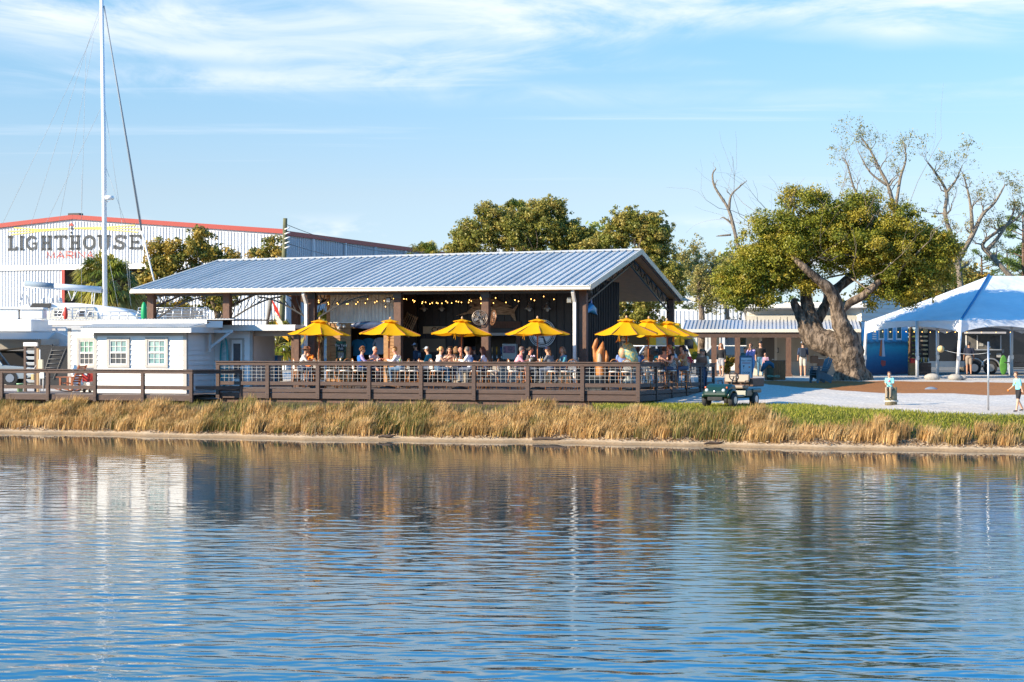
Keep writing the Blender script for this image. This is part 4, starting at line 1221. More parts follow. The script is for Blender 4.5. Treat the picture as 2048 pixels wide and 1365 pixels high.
m.add([(a[0], VS_, a[1]), (b[0], VS_, b[1]), (c[0], VS_, c[1])], [(0, 1, 2)]); m.build('lighthouse_roof', M_inkr, shed, fix=False)

# utility pole behind the pavilion
up = P(566, 690, 100)
e = empty('utility_pole', (up.x, up.y, 1.7), 0, 'leaning green stained wooden utility pole rising behind the pavilion roof', 'pole')
m = MB(); zt = Zat(437, 100) - 1.7; m.tube([(-.25, 0, 0), (0, 0, zt * .5), (.12, 0, zt)], [.18, .15, .11], 10); m.build('pole', mat('treated green pole', (0.13, 0.13, 0.06), .8, col2=(0.08, 0.08, 0.04), scale=5), e)
m = MB()
for i in range(5): m.tube([(.1, -.1, zt - .6 - i * .25), (.38, -.1, zt - .5 - i * .25)], .035, 6)
m.build('insulator', M_white, e)
for (z0, zend) in ((zt - .3, Zat(505, 140) - 1.7), (zt - 1.3, Zat(520, 140) - 1.7)):
    m = MB(); q = P(850, 600, 140)
    m.tube([Vector((.1, 0, z0)).lerp(Vector((q.x - up.x, q.y - up.y, zend)), t) - Vector((0, 0, 2.2 * t * (1 - t))) for t in np.linspace(0, 1, 16)], .018, 4); m.build('cable', M_blacksteel, e)
e = empty('steel_light_pole', (X(527, 92), 92, 1.6), 0, 'grey steel pole leaning in front of the small palm', 'pole')
m = MB(); m.tube([(-.35, 0, 0), (.35, 0, Zat(597, 92) - 1.6)], [.14, .12], 10); m.build('pole', mat('grey steel pole', (0.34, 0.36, 0.38), .5, .4), e)
e = empty('flag_cluster', (X(556, 89), 89, 1.6), 0, 'small red, white and yellow flags drooping on a thin staff', 'flags')
m = MB(); m.tube([(-.2, 0, 2.2), (-.35, 0, 4.3)], .02, 5); m.build('staff', M_blacksteel, e)
for i, (c, dz_) in enumerate((((.6, .04, .03), 4.0), ((.75, .75, .72), 3.4), ((.8, .42, .03), 2.9))):
    m = MB(); m.prism([(-.32 + i * .1, dz_), (.0 + i * .2, dz_ - .5), (.12 + i * .2, dz_ - .95), (-.15 + i * .1, dz_ - .6)], -.02, .02); m.build('flag', mat('flag cloth %d' % i, c, .8), e)
# ================================================================== CATAMARAN ON THE HARD (behind the office)
BD = 97.0
M_hull = mat('white gelcoat', (0.76, 0.75, 0.73), .25, col2=(0.70, 0.69, 0.67), scale=1.5)
M_steelp = mat('polished steel tube', (0.60, 0.61, 0.62), .3, .7)
cat_ = empty('sailing_catamaran', (X(208, BD), BD, 1.7), 0, 'white sailing catamaran hauled out behind the office with very tall white mast', 'sailboat')
def L(px, py, dy=0.0):
    """boat local coordinates of a photo pixel at the boat's depth (+dy)"""
    d = BD + dy; return Vector((X(px, d) - X(208, BD), dy, Zat(py, d) - 1.7))
m = MB()
def hullloft(m, y0, w):
    secs = []
    for px, top, bot, f in ((-45, 646, 700, .7), (20, 650, 715, .95), (120, 648, 716, 1), (240, 645, 712, 1), (330, 642, 702, .8), (395, 639, 690, .4), (422, 636, 668, .06)):
        a, b = L(px, top), L(px, bot)
        secs.append([(a.x, y0 - w * f, a.z), (a.x, y0 - w * f * .9, (a.z + b.z) / 2), (a.x, y0, b.z), (a.x, y0 + w * f * .9, (a.z + b.z) / 2), (a.x, y0 + w * f, a.z)])
    vs = [p for s_ in secs for p in s_]
    fs = [(5 * i + j, 5 * i + j + 1, 5 * i + j + 6, 5 * i + j + 5) for i in range(6) for j in range(4)] + [(5 * i + 4, 5 * i, 5 * i + 5, 5 * i + 9) for i in range(6)] + [(0, 4, 3, 2, 1)]
    m.add(vs, fs)
m.sm = False
hullloft(m, -1.6, 1.0); hullloft(m, 4.0, 1.0)
m.build('hull', M_hull, cat_)
m = MB()
a, b = L(-20, 647), L(310, 643)
m.box2((a.x, -1.6, a.z - .5), (b.x, 4.0, a.z - .05)); m.build('bridge_deck', M_hull, cat_)
# deckhouse with long curved roof
m = MB(); m.sm = True
prof = [(36, 646), (38, 618), (52, 611), (100, 607), (160, 607), (200, 611), (240, 617), (268, 626), (288, 640), (290, 646)]
pts = [L(*p) for p in prof]
m.prism([(p.x, p.z) for p in pts], -.9, 3.3, 'xz'); m.build('deckhouse', M_hull, cat_, bevel=.08)
m = MB(); q = [L(*p) for p in ((92, 640), (118, 616), (196, 614), (206, 640))]
m.prism([(p.x, p.z) for p in q], -.97, -.905, 'xz'); m.build('cockpit_side', mat('cream gelcoat', (0.56, 0.54, 0.46), .4), cat_)
m = MB(); q = [L(*p) for p in ((69, 616), (76, 607.5), (112, 608), (108, 618))]
m.prism([(p.x, p.z) for p in q], -1.05, -.93, 'xz'); m.build('folded_canvas', mat('charcoal canvas', (0.05, 0.048, 0.045), .8), cat_)
m = MB()
for (p0, p1) in (((118, 634), (136, 621)), ((165, 633), (190, 622))):
    a, b = L(*p0), L(*p1); m.box2((a.x, -1.0, a.z), (b.x, -.98, b.z))
m.build('cabin_window', M_glassd, cat_)
# mast, boom, furled headsail, radar
m = MB(); a, b = L(210, 612), L(202.5, -40)
m.tube([a, L(208, 300), b], [.125, .12, .09], 12); mast = m.build('mast', mat('white mast paint', (0.74, 0.76, 0.78), .35), cat_)
m = MB(); a, b = L(203, 580), L(48, 568.5); m.tube([a, b], [.17, .15], 10); m.build('boom', mat('white boom', (0.66, 0.68, 0.70), .35), cat_)
m = MB(); a, b = L(108, 575), L(50, 569.5); m.tube([a + Vector((0, -.03, .06)), b + Vector((0, -.03, .05))], [.15, .15], 8); m.build('sail_cover', mat('blue grey sailcloth', (0.22, 0.28, 0.34), .8), cat_)
m = MB(); a = L(219, 396); m.lathe(a, [(.001, -.1), (.22, -.1), (.25, 0), (.2, .1), (.001, .12)], 14); m.box(a + Vector((-.2, 0, -.2)), (.4, .06, .05)); m.build('radar_dome', M_hull, mast)
m = MB(); a, b = L(208, 12), L(283, 462); m.tube([a, b], [.035, .06], 6); m.build('furled_headsail', mat('grey furled sail', (0.22, 0.25, 0.28), .8), cat_)
m = MB(); m.tube([L(283, 462), L(318, 600)], .05, 6); m.build('headsail_tail', M_hull, cat_)
for k, (p0, p1) in enumerate((((172, 100), (205, 0)), ((172, 100), (5, 448)), ((172, 100), (163, 440)), ((163, 350), (163, 640)), ((205, 210), (100, 430)), ((100, 430), (40, 560)), ((209, 210), (243, 440)), ((243, 440), (262, 612)), ((188, 75), (118, 445)), ((210, 330), (252, 450)), ((252, 450), (262, 590)), ((218, 520), (236, 612)), ((172, 100), (62, 450)), ((205, 20), (172, 100)), ((209, 15), (284, 450)))):
    m = MB(); m.tube([L(*p0), L(*p1)], .010, 4); m.build('rigging_wire', mat('dull rigging wire', (.34, .36, .38), .7), cat_)
m = MB()
for (p0, p1) in (((135, 578), (142, 598)), ((150, 580), (145, 600)), ((155, 580), (143, 602)), ((185, 582), (183, 610)), ((190, 582), (187, 612))):
    m.tube([L(*p0), L(*p1)], .025, 5)
m.build('mainsheet_tackle', M_white, cat_)
# bimini frame and stern gear
m = MB()
for p0, p1 in (((48, 575), (120, 579)), ((52, 576), (58, 611)), ((97, 577), (99, 640)), ((113, 577), (116, 606)), ((70, 576), (70, 600)), ((45, 597), (36, 610)), ((48, 575), (42, 600))): m.tube([L(*p0, -.9), L(*p1, -.9)], .03, 5)
m.build('bimini_frame', M_steelp, cat_)
for px in (87, 104, 121):
    m = MB(); m.cyl(L(px, 607, -.6), .11, .22, 10, .08); m.cyl(L(px, 601, -.6), .12, .12, 10, .05); m.build('winch', M_steelp, cat_)
# rails: stern hoops and bow pulpit
def rail(px0, px1, top, bot, n, d0, rows=3, slant=0):
    m = MB()
    for i in range(n + 1):
        px = px0 + (px1 - px0) * i / n
        m.tube([L(px, bot, d0), L(px + slant, top, d0)], .024, 5)
    for r_ in range(rows + 1):
        y = top + (bot - top) * r_ / (rows + .6)
        m.tube([L(px0 + slant * .7, y, d0), L(px1 + slant, y, d0)], .02, 5)
    m.build('guard_rail', M_steelp, cat_)
rail(170, 290, 624, 645, 7, -2.4, 2); rail(100, 185, 616, 637, 6, -2.0, 3, 3); rail(275, 415, 616, 643, 8, -2.5, 4, 2); rail(-10, 92, 637, 660, 5, -3.0, 3)
rail(300, 412, 619, 640, 6, 3.8, 3, 2)
for p0, p1 in (((118, 644), (128, 620)), ((148, 644), (156, 622)), ((170, 644), (178, 624))):
    m = MB(); m.tube([L(*p0, -2.6), L(*p1, -2.6), L(p1[0] + 16, p1[1] - 1, -2.6), L(p1[0] + 18, p0[1], -2.6)], .04, 6); m.build('hoop', M_hull, cat_)
m = MB(); a, b = L(302, 642, 3), L(405, 622, 3); m.box2((a.x, 3, a.z), (b.x, 3.1, b.z)); m.build('rolled_trampoline', mat('grey netting', (0.22, 0.21, 0.20), .8, col2=(0.10, .10, .10), scale=3), cat_)
for (px, py, w, h, c) in ((288, 626, .16, .55, (0.0, .30, .10)), (131, 628, .12, .35, (.6, .05, .03))):
    m = MB(); a = L(px, py, -2.7); m.ball(a, 1, 8, 8, (w, w, h)); m.build('fender', mat('fender %d' % px, c, .5), cat_)
m = MB()
for px, w in ((322, .35), (398, .3)):
    a = L(px, 637, -2.2); m.box(a, (w * 1.4, .4, w)); 
tag(m.build('deck_locker', M_hull, cat_, bevel=.05), kind='stuff')
# steps and stern scoop
m = MB(); q = [L(*p, -2.8) for p in ((94, 692), (94, 673), (112, 662), (137, 672), (137, 700))]
m.prism([(p.x, p.z) for p in q], -2.8, -2.0, 'xz'); m.build('stern_scoop', M_hull, cat_, bevel=.06)
# support stands
for px in (60, 250, 360):
    for y in (-1.6, 4):
        m = MB(); a = L(px, 712); m.bar((a.x - .8, y, 0), (a.x, y, a.z), .1, .1); m.bar((a.x + .8, y, 0), (a.x, y, a.z), .1, .1); m.build('boat_stand', M_blacksteel, cat_)

# second boat's dock boxes and the shaded awning under it
e = empty('dock_box', (X(20, 92), 92, Zat(641, 92)), 0, 'long white dock box with rounded lid at the west end of the deck rail', 'dock box')
bw = lambda n, d: n * d / F
m = MB(); m.box((0, 0, bw(12, 92)), (bw(42, 92), .8, bw(24, 92) - .1)); m.build('box', M_hull, e, bevel=.04)
m = MB(); m.box((0, -.03, bw(24, 92)), (bw(44, 92), .9, .1)); m.build('lid', M_white, e, bevel=.03)
e = empty('dock_box', (X(67, 92), 92, Zat(640, 92)), 0, 'shorter white dock box between the long one and the stern rail', 'dock box')
m = MB(); m.box((0, 0, bw(11, 92)), (bw(46, 92), .8, bw(22, 92) - .1)); m.build('box', M_hull, e, bevel=.04)
m = MB(); m.box((0, -.03, bw(22, 92)), (bw(50, 92), .9, .1)); m.build('lid', M_white, e, bevel=.03)
# platform on piles carrying the boxes, with corrugated awning
e = empty('boat_platform', (X(45, 90), 90, 1.6), 0, 'raised white boat platform with corrugated awning over an added black shade sheet', 'platform')
def Q(px, py, d=90): return (X(px, d) - X(45, 90), d - 90, Zat(py, d) - 1.6)
a, b = Q(-60, 664), Q(105, 641, 94)
m = MB(); m.box2(a, (b[0], 4, b[2])); m.build('platform_hull', M_hull, e, bevel=.05)
m = MB()
n = 34
for i in range(n):
    x0 = Q(-40, 0)[0] + (Q(112, 0)[0] - Q(-40, 0)[0]) * i / n; w = (Q(112, 0)[0] - Q(-40, 0)[0]) / n
    z0, z1 = Q(0, 680)[2], Q(0, 666)[2]
    m.add([(x0, -1.6, z0), (x0 + w * .5, -1.6, z0 + .05), (x0 + w, -1.6, z0), (x0, 0, z1), (x0 + w * .5, 0, z1 + .05), (x0 + w, 0, z1)], [(0, 1, 4, 3), (1, 2, 5, 4)])
m.build('corrugated_awning', mat('grey corrugated awning', (0.42, 0.41, 0.39), .5), e, fix=False)
a, b = Q(-60, 706), Q(80, 682)
m = MB(); m.prism([(a[0], a[2]), (b[0], b[2] - .2), (b[0], b[2] + .1), (a[0], b[2] + .1)], .2, 3.8, 'xz'); m.build('lower_hull', mat('beige hull paint', (0.40, 0.36, 0.31), .5), e)
m = MB(); a, b = Q(-60, 790), Q(140, 690); m.box2((a[0], 0.1, 0), (b[0], .2, b[2] - .4)); m.build('added_shade_sheet', mat('black stand in for shade', (0.015, 0.015, 0.017), .9), e)  # black sheet added under the platform; its colour stands in for deep shade
a, b = Q(71, 780), Q(137, 693)
e = empty('mesh_screen', (X(104, 84), 84, 1.55), 0, 'black mesh privacy screen with a boarding ladder showing behind it', 'screen')
w2 = bw(33, 84); hh = Zat(693, 84) - 1.55
m = MB(); m.box2((-w2, 0, 0), (w2, .03, hh)); m.build('mesh_cloth', mat('black mesh cloth', (0.03, 0.03, 0.032), .9, col2=(0.045, .045, .045), scale=18), e)
for x in (-w2, 0, w2):
    m = MB(); m.tube([(x, .04, 0), (x, .04, hh + .1)], .03, 6); m.build('post', M_blacksteel, e)
m = MB()
for s in (0, 1):
    m.tube([(-.45 + s * .5, -.03, .3), (.0 + s * .62, -.03, hh - .1)], .016, 5)
for i in range(7):
    f = .1 + i * .14; m.tube([(-.45 + .45 * f, -.03, .3 + (hh - .4) * f), (.05 + .57 * f, -.03, .3 + (hh - .4) * f)], .014, 5)
m.build('ladder', mat('dull ladder tube', (0.16, 0.16, 0.16), .5), e)

# ================================================================== VEHICLES
M_tyre = M_rubber
M_rim = mat('alloy wheel', (0.42, 0.42, 0.43), .35, .8)
M_cglass = mat('tinted car glass', (0.02, 0.028, 0.035), .05, spec=.9)
M_tail = mat('red tail lamp', (0.55, 0.015, 0.01), .25)
def car(name, loc, rz, body, col, label, cat, group=None, kind='suv'):
    e = empty(name, loc, rz, label, cat, group)
    Lh = {'suv': 2.35, 'pickup': 2.85, 'sedan': 2.3}[kind]
    H = {'suv': 1.7, 'pickup': 1.85, 'sedan': 1.45}[kind]
    mc = mat('car paint ' + label[:18], col, .25, .1, coat=.5)
    m = MB(); w = .93; bz = .95 if kind != 'sedan' else .85
    low = [(-Lh, .42), (-Lh, bz - .1), (-Lh + .1, bz), (Lh * .5, bz), (Lh - .15, bz - .1), (Lh, bz - .3), (Lh, .42), (Lh - .35, .32), (Lh * .35, .3), (-Lh * .4, .3)]
    if kind == 'pickup': low[1] = (-Lh, bz + .05); low[2] = (-Lh + .05, bz + .1); low.insert(3, (-.55, bz + .1))
    m.prism(low, -w, w, 'xz'); m.build('body', mc, e, bevel=.06)
    if kind == 'suv': cab = [(-Lh + .1, bz), (-Lh + .35, H), (.5, H), (1.15, bz)]
    elif kind == 'sedan': cab = [(-1.9, bz), (-1.1, H), (.35, H), (1.2, bz)]
    else: cab = [(-.6, bz + .1), (-.5, H), (.75, H), (1.4, bz)]
    m = MB()
    bot = [(cab[0][0], cab[0][1]), (cab[3][0], cab[3][1])]; top = [cab[1], cab[2]]
    vs = [(bot[0][0], -w + .02, bot[0][1]), (bot[1][0], -w + .02, bot[1][1]), (bot[1][0], w - .02, bot[1][1]), (bot[0][0], w - .02, bot[0][1]),
          (top[0][0], -w + .2, H), (top[1][0], -w + .2, H), (top[1][0], w - .2, H), (top[0][0], w - .2, H)]
    m.add(vs, [(0, 1, 5, 4), (1, 2, 6, 5), (2, 3, 7, 6), (3, 0, 4, 7), (4, 5, 6, 7)]); m.build('window', M_cglass, e)
    m = MB(); m.add([(x, y, H + dz) for dz in (.0, .05) for x, y in ((top[0][0] - .03, -w + .18), (top[1][0] + .03, -w + .18), (top[1][0] + .03, w - .18), (top[0][0] - .03, w - .18))], [(0, 3, 2, 1), (4, 5, 6, 7), (0, 1, 5, 4), (1, 2, 6, 5), (2, 3, 7, 6), (3, 0, 4, 7)])
    m.build('roof', mc, e)
    m = MB()
    for i, j in ((0, 4), (1, 5), (2, 6), (3, 7)): m.bar(vs[i], vs[j], .07, .07)
    for s in (-1, 1): m.bar((-.2, s * (w - .0), bz), (-.2, s * (w - .19), H), .08, .04)
    tag(m.build('pillar', mc, e), kind='stuff')
    for x in (-Lh * .62, Lh * .62):
        for y in (-w, w):
            s = 1 if y > 0 else -1
            m = MB(); m.tube([(x, y - .2 * s, .35), (x, y + .02 * s, .35)], .35, 18); wh = m.build('wheel', M_tyre, e)
            m = MB(); m.tube([(x, y + .0 * s, .35), (x, y + .035 * s, .35)], .2, 10); m.build('rim', M_rim, wh)
    for s in (-1, 1):
        m = MB(); m.box((-Lh - .01, s * .78, bz - .12), (.05, .22, .28)); m.build('tail_light', M_tail, e, bevel=.01)
        m = MB(); m.box((Lh - .03, s * .68, bz - .27), (.08, .36, .16)); m.build('headlight', M_rim, e, bevel=.02)
    m = MB(); m.box((-Lh - .03, 0, .5), (.1, 1.7, .2)); m.box((Lh + .03, 0, .48), (.1, 1.7, .22)); m.build('bumper', M_blacksteel, e, bevel=.02)
    m = MB(); m.box((-Lh - .06, 0, .72), (.02, .5, .14)); m.build('number_plate', M_white, e)
    return e
car('pickup_truck', (X(1222, 98), 98.5, 1.62), math.radians(78), 0, (0.035, 0.04, 0.045), 'dark grey pickup truck parked behind the carved wooden figures, tail lamp lit by sun', 'pickup', kind='pickup')
car('parked_car', (X(1295, 103), 103, 1.62), math.radians(200), 0, (0.62, 0.66, 0.70), 'pale silver car parked beyond the umbrella tables', 'car', kind='suv')
car('parked_car', (X(1442, 108), 108, 1.62), math.radians(172), 0, (0.70, 0.72, 0.74), 'white car parked behind the brown porch posts', 'car', kind='suv')
car('parked_car', (X(1262, 108), 110, 1.62), math.radians(85), 0, (0.55, 0.56, 0.58), 'silver car behind the tall sculpted figure', 'car', kind='suv')
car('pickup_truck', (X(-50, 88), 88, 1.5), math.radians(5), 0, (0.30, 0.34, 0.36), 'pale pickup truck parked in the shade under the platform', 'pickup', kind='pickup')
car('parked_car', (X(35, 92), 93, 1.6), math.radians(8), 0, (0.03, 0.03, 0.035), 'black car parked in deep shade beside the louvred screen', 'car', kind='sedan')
# yellow food truck
e = empty('food_truck', (X(1262, 118), 118, 1.65), math.radians(-8), 'large golden yellow food truck with poster panel parked beyond the tables', 'food truck')
M_fty = mat('golden yellow truck paint', (0.80, 0.46, 0.015), .4)
m = MB(); m.box2((-1.75, -1.1, .95), (3.1, 1.1, 3.1)); m.build('box_body', M_fty, e, bevel=.06)
m = MB(); m.box2((-1.78, -1.13, .55), (3.1, 1.1, .95)); m.build('skirt', mat('grey truck skirt', (0.35, 0.36, 0.37), .5), e)
m = MB(); m.prism([(3.1, .5), (4.4, .5), (4.45, 1.3), (4.0, 2.0), (3.75, 2.5), (3.1, 2.6)], -1, 1, 'xz'); m.build('cab', M_fty, e, bevel=.08)
m = MB(); m.box2((-.6, -1.16, 1.75), (1.2, -1.1, 2.75)); m.build('serving_hatch', mat('shaded hatch', (0.10, 0.055, 0.01), .6), e)
m = MB(); m.box2((-.7, -1.75, 2.75), (1.3, -1.1, 2.8)); m.build('hatch_awning', M_fty, e)
m = MB(); m.box2((1.65, -1.14, 1.2), (2.6, -1.11, 2.75)); m.build('poster_panel', mat('faded poster print', (0.62, 0.50, 0.20), .6, col2=(0.40, 0.45, 0.45), scale=6), e)
m = MB(); m.box2((3.4, -1.02, 1.5), (3.95, -1.0, 2.1)); m.build('window', M_cglass, e)
m = MB(); m.box2((-1.2, -.7, 3.1), (-.2, .4, 3.35)); m.build('roof_vent', M_fty, e, bevel=.03)
for x in (-.8, 3.4):
    m = MB(); m.tube([(x, -1.15, .42), (x, -.9, .42)], .42, 16); m.build('wheel', M_tyre, e)

# ================================================================== GREY METAL BUILDINGS BEYOND
gb = empty('metal_workshop', (X(1300, 135), 135, 1.65), math.radians(-14), 'pale ribbed metal workshop seen under the pavilion roof behind the trees', 'building')
m = MB(); m.box2((-8.5, 0, 0), (3.4, 8, 4.3)); m.build('wall', M_shed, gb)
m = MB()
for i in range(40): m.box2((-8.4 + i * .3, -.05, 0), (-8.3 + i * .3, -.002, 4.2))
tag(m.build('wall_rib', MATS['blue shaded rib metal'], gb), kind='stuff')
m = MB(); m.box2((3.4, 0, 0), (7.2, 8, 5.2)); m.box2((3.45, -.2, 5.2), (7.3, 8, 5.35)); m.build('tall_bay', M_shedb, gb)
m = MB()
for i in range(13): m.box2((3.5 + i * .3, -.05, 0), (3.56 + i * .3, -.002, 5.15))
tag(m.build('bay_rib', MATS['shaded rib metal'], gb), kind='stuff')
m = MB(); m.box2((3.2, -2.4, 3.3), (9.2, 0, 3.4)); m.box2((3.2, -2.45, 3.05), (9.3, -2.38, 3.42)); m.build('lean_to_roof', mat('pale lean-to trim', (0.60, 0.56, 0.46), .5), gb)
for i, x in enumerate((3.5, 5.6, 7.4, 9.0)):
    m = MB(); m.box2((x - .1, -2.3, 0), (x + .1, -2.1, 3.05)); m.build('lean_to_post', M_shedb, gb)
for (x, z, w, h) in ((4.4, 1.0, .7, 2.0), (5.0, 2.2, .6, .7), (6.3, 1.2, .6, 1.6)):
    m = MB(); m.box2((x, -.09, z), (x + w, -.05, z + h)); m.build('window', M_glassd, gb)
m = MB(); m.box2((5.3, -2.2, 0), (5.38, -.1, 3.0)); m.build('partition', M_shedb, gb)

# ================================================================== RESTROOM BUILDING WITH PORCH
RD = 103.0
rb = empty('restroom_building', (X(1493, RD), RD, 1.6), -math.radians(8), 'cream restroom building with shed roofs and dark porch posts behind the big oak', 'building')
ca, sa = math.cos(math.radians(-8)), math.sin(math.radians(-8))
rx0 = X(1493, RD)
def R_(px, lv):
    """local x on the building where photo column px meets the plane y = lv"""
    k = (px - 1024) / F
    # world x = rx0 + ca*lx - sa*lv ; y = RD + sa*lx + ca*lv
    return (k * (RD + ca * lv) - rx0 + sa * lv) / (ca - k * sa)
def Rz(py, lx, lv):
    return CZ - (py - HY) * (RD + sa * lx + ca * lv) / F - 1.6
M_cream = mat('cream fibre cement', (0.50, 0.46, 0.38), .7, col2=(0.44, 0.41, 0.34), scale=2)
M_creamw = mat('cream white trim', (0.62, 0.59, 0.52), .6)
xE = R_(1725, 0)
zP = Rz(668, 0, 0)
m = MB(); m.box2((0, 0, 0), (xE, 9, 3.4)); m.build('wall', M_cream, rb)
# fibre cement panels as pieces on the porch wall
xs = [0.02, R_(1524, 0) - .25, R_(1552, 0) + .25, R_(1575, 0), R_(1625, 0), R_(1675, 0), xE - .02]
for i in range(len(xs) - 1):
    if i == 1: continue
    m = MB(); m.box2((xs[i] + .03, -.03, .9), (xs[i + 1] - .03, -.002, 3.35)); m.build('wall_panel', M_cream, rb)
    m = MB(); m.box2((xs[i] + .01, -.045, 0), (xs[i + 1] - .01, -.002, .88)); m.build('base_panel', mat('pale masonry base', (0.60, 0.57, 0.50), .8), rb)
m = MB(); m.box2((xs[1] + .02, -.02, 2.7), (xs[2] - .02, -.002, 3.35)); m.build('wall_panel', M_cream, rb)
xd0, xd1 = R_(1524, 0), R_(1549, 0)
m = MB(); m.box2((xd0 - .14, -.06, 0), (xd0, -.0, 2.45)); m.box2((xd1, -.06, 0), (xd1 + .14, -.0, 2.45)); m.box2((xd0, -.06, 2.3), (xd1, 0, 2.45)); m.build('door_frame', M_creamw, rb)
m = MB(); m.box2((xd0, -.03, .02), (xd1, -.005, 2.3)); d_ = m.build('door', mat('taupe door', (0.13, 0.12, 0.11), .5), rb)
m = MB(); m.box((xd1 - .08, -.06, 1.0), (.12, .05, .03)); m.build('handle', M_steelp, d_)
m = MB(); m.box((R_(1554, 0), -.05, 1.5), (.2, .02, .28)); m.build('restroom_sign', mat('dark blue sign', (0.02, 0.03, 0.05), .4), rb)
m = MB(); m.box((R_(1554, 0) - .04, -.064, 1.48), (.035, .006, .16)); m.box((R_(1554, 0) + .04, -.064, 1.48), (.035, .006, .16)); m.ball((R_(1554, 0) - .04, -.064, 1.585), .02, 6, 4, (1, .3, 1)); m.ball((R_(1554, 0) + .04, -.064, 1.585), .02, 6, 4, (1, .3, 1))
tag(m.build('pictogram', M_white, rb), kind='stuff')
# drinking fountain
e = empty('drinking_fountain', (0, 0, 0), 0, 'steel drinking fountain on the cream wall by the man with the backpack', 'drinking fountain')
e.location = (X(1627, 101.2), 101.0, 1.6); 
m = MB(); m.box((0, 0, 1.0), (.4, .4, .4)); m.build('basin', mat('bronze enamel', (0.14, 0.10, 0.075), .4), e, bevel=.03)
m = MB(); m.box((.35, .05, .85), (.35, .35, .4)); m.build('lower_basin', mat('bronze enamel', (0.14, 0.10, 0.075), .4), e, bevel=.03)
m = MB(); m.tube([(0, -.05, 1.2), (0, -.1, 1.28)], .02, 6); m.box((.35, .05, 1.06), (.3, .3, .03)); m.build('spout', M_steelp, e)
# porch roof
yv = -3.4
xw, xe_ = R_(1366, yv), R_(1722, yv)
ze = Rz(660, xw, yv)
zt_ = Rz(640, 4, 0)
m = MB()
nP = 46
for i in range(nP):
    a = xw + (xe_ - xw) * i / nP; w = (xe_ - xw) / nP
    q = MB(); q.add([(a, yv, ze + .02), (a + w, yv, ze + .02), (a + w, 0.1, zt_), (a, .1, zt_), (a, yv, ze), (a + w, yv, ze), (a + w, .1, zt_ - .02), (a, .1, zt_ - .02)], [(0, 1, 2, 3), (4, 7, 6, 5), (0, 4, 5, 1), (2, 6, 7, 3), (1, 5, 6, 2), (3, 7, 4, 0)])
    q.bar((a, yv, ze + .04), (a, .1, zt_ + .02), .03, .045)
    q.build('roof_panel', mat('silver porch roof', (0.60, 0.62, 0.66), .4, .4), rb)
m = MB(); m.box2((xw, yv - .1, ze - .14), (xe_, yv - .003, ze + .03)); m.build('gutter', M_creamw, rb)
m = MB(); m.box2((xw + .2, yv, ze - .42), (xe_ - .3, yv + .18, ze - .14)); m.build('beam', M_brown, rb)
m = MB(); m.box2((xw + .1, yv + .2, ze - .06), (xe_, -.05, ze - .02)); m.build('porch_ceiling', M_brown2, rb)
for px in (1428, 1475, 1577):
    vv = yv + .1
    x = R_(px, vv)
    m = MB(); m.box2((x - .14, vv - .14, 0), (x + .14, vv + .14, ze - .42)); o = m.build('post', M_brown2, rb)
    m = MB(); m.box2((x - .19, vv - .19, 0), (x + .19, vv + .19, .28)); m.build('post_foot', M_brown2, o)
# upper clerestory block with its mono pitch roof
x0c = R_(1493, .4); x1c = R_(1727, .4)
zc0_, zc1_ = zt_ - .1, Rz(617, 3, .4)
m = MB(); m.box2((x0c, .4, 3.3), (x1c, 8.6, zc1_)); m.build('clerestory', M_creamw, rb)
siding(rb, x0c + .1, x1c - .1, zt_ - .15, zc1_ - .02, 'u', .38, step=.24, mt=M_creamw)
m = MB()
for (xa, xb) in ((R_(1487, -.3), R_(1733, -.3)),):
    m.add([(xa, -.5, zc1_ + .22), (xb, -.5, zc1_ + .22), (xb + .2, 9.3, zc1_ - .9), (xa, 9.3, zc1_ - .9), (xa, -.5, zc1_ + .02), (xb, -.5, zc1_ + .02), (xb + .2, 9.3, zc1_ - 1.1), (xa, 9.3, zc1_ - 1.1)],
          [(0, 1, 2, 3), (4, 7, 6, 5), (0, 4, 5, 1), (1, 5, 6, 2), (2, 6, 7, 3), (3, 7, 4, 0)])
m.build('upper_roof', M_white, rb)
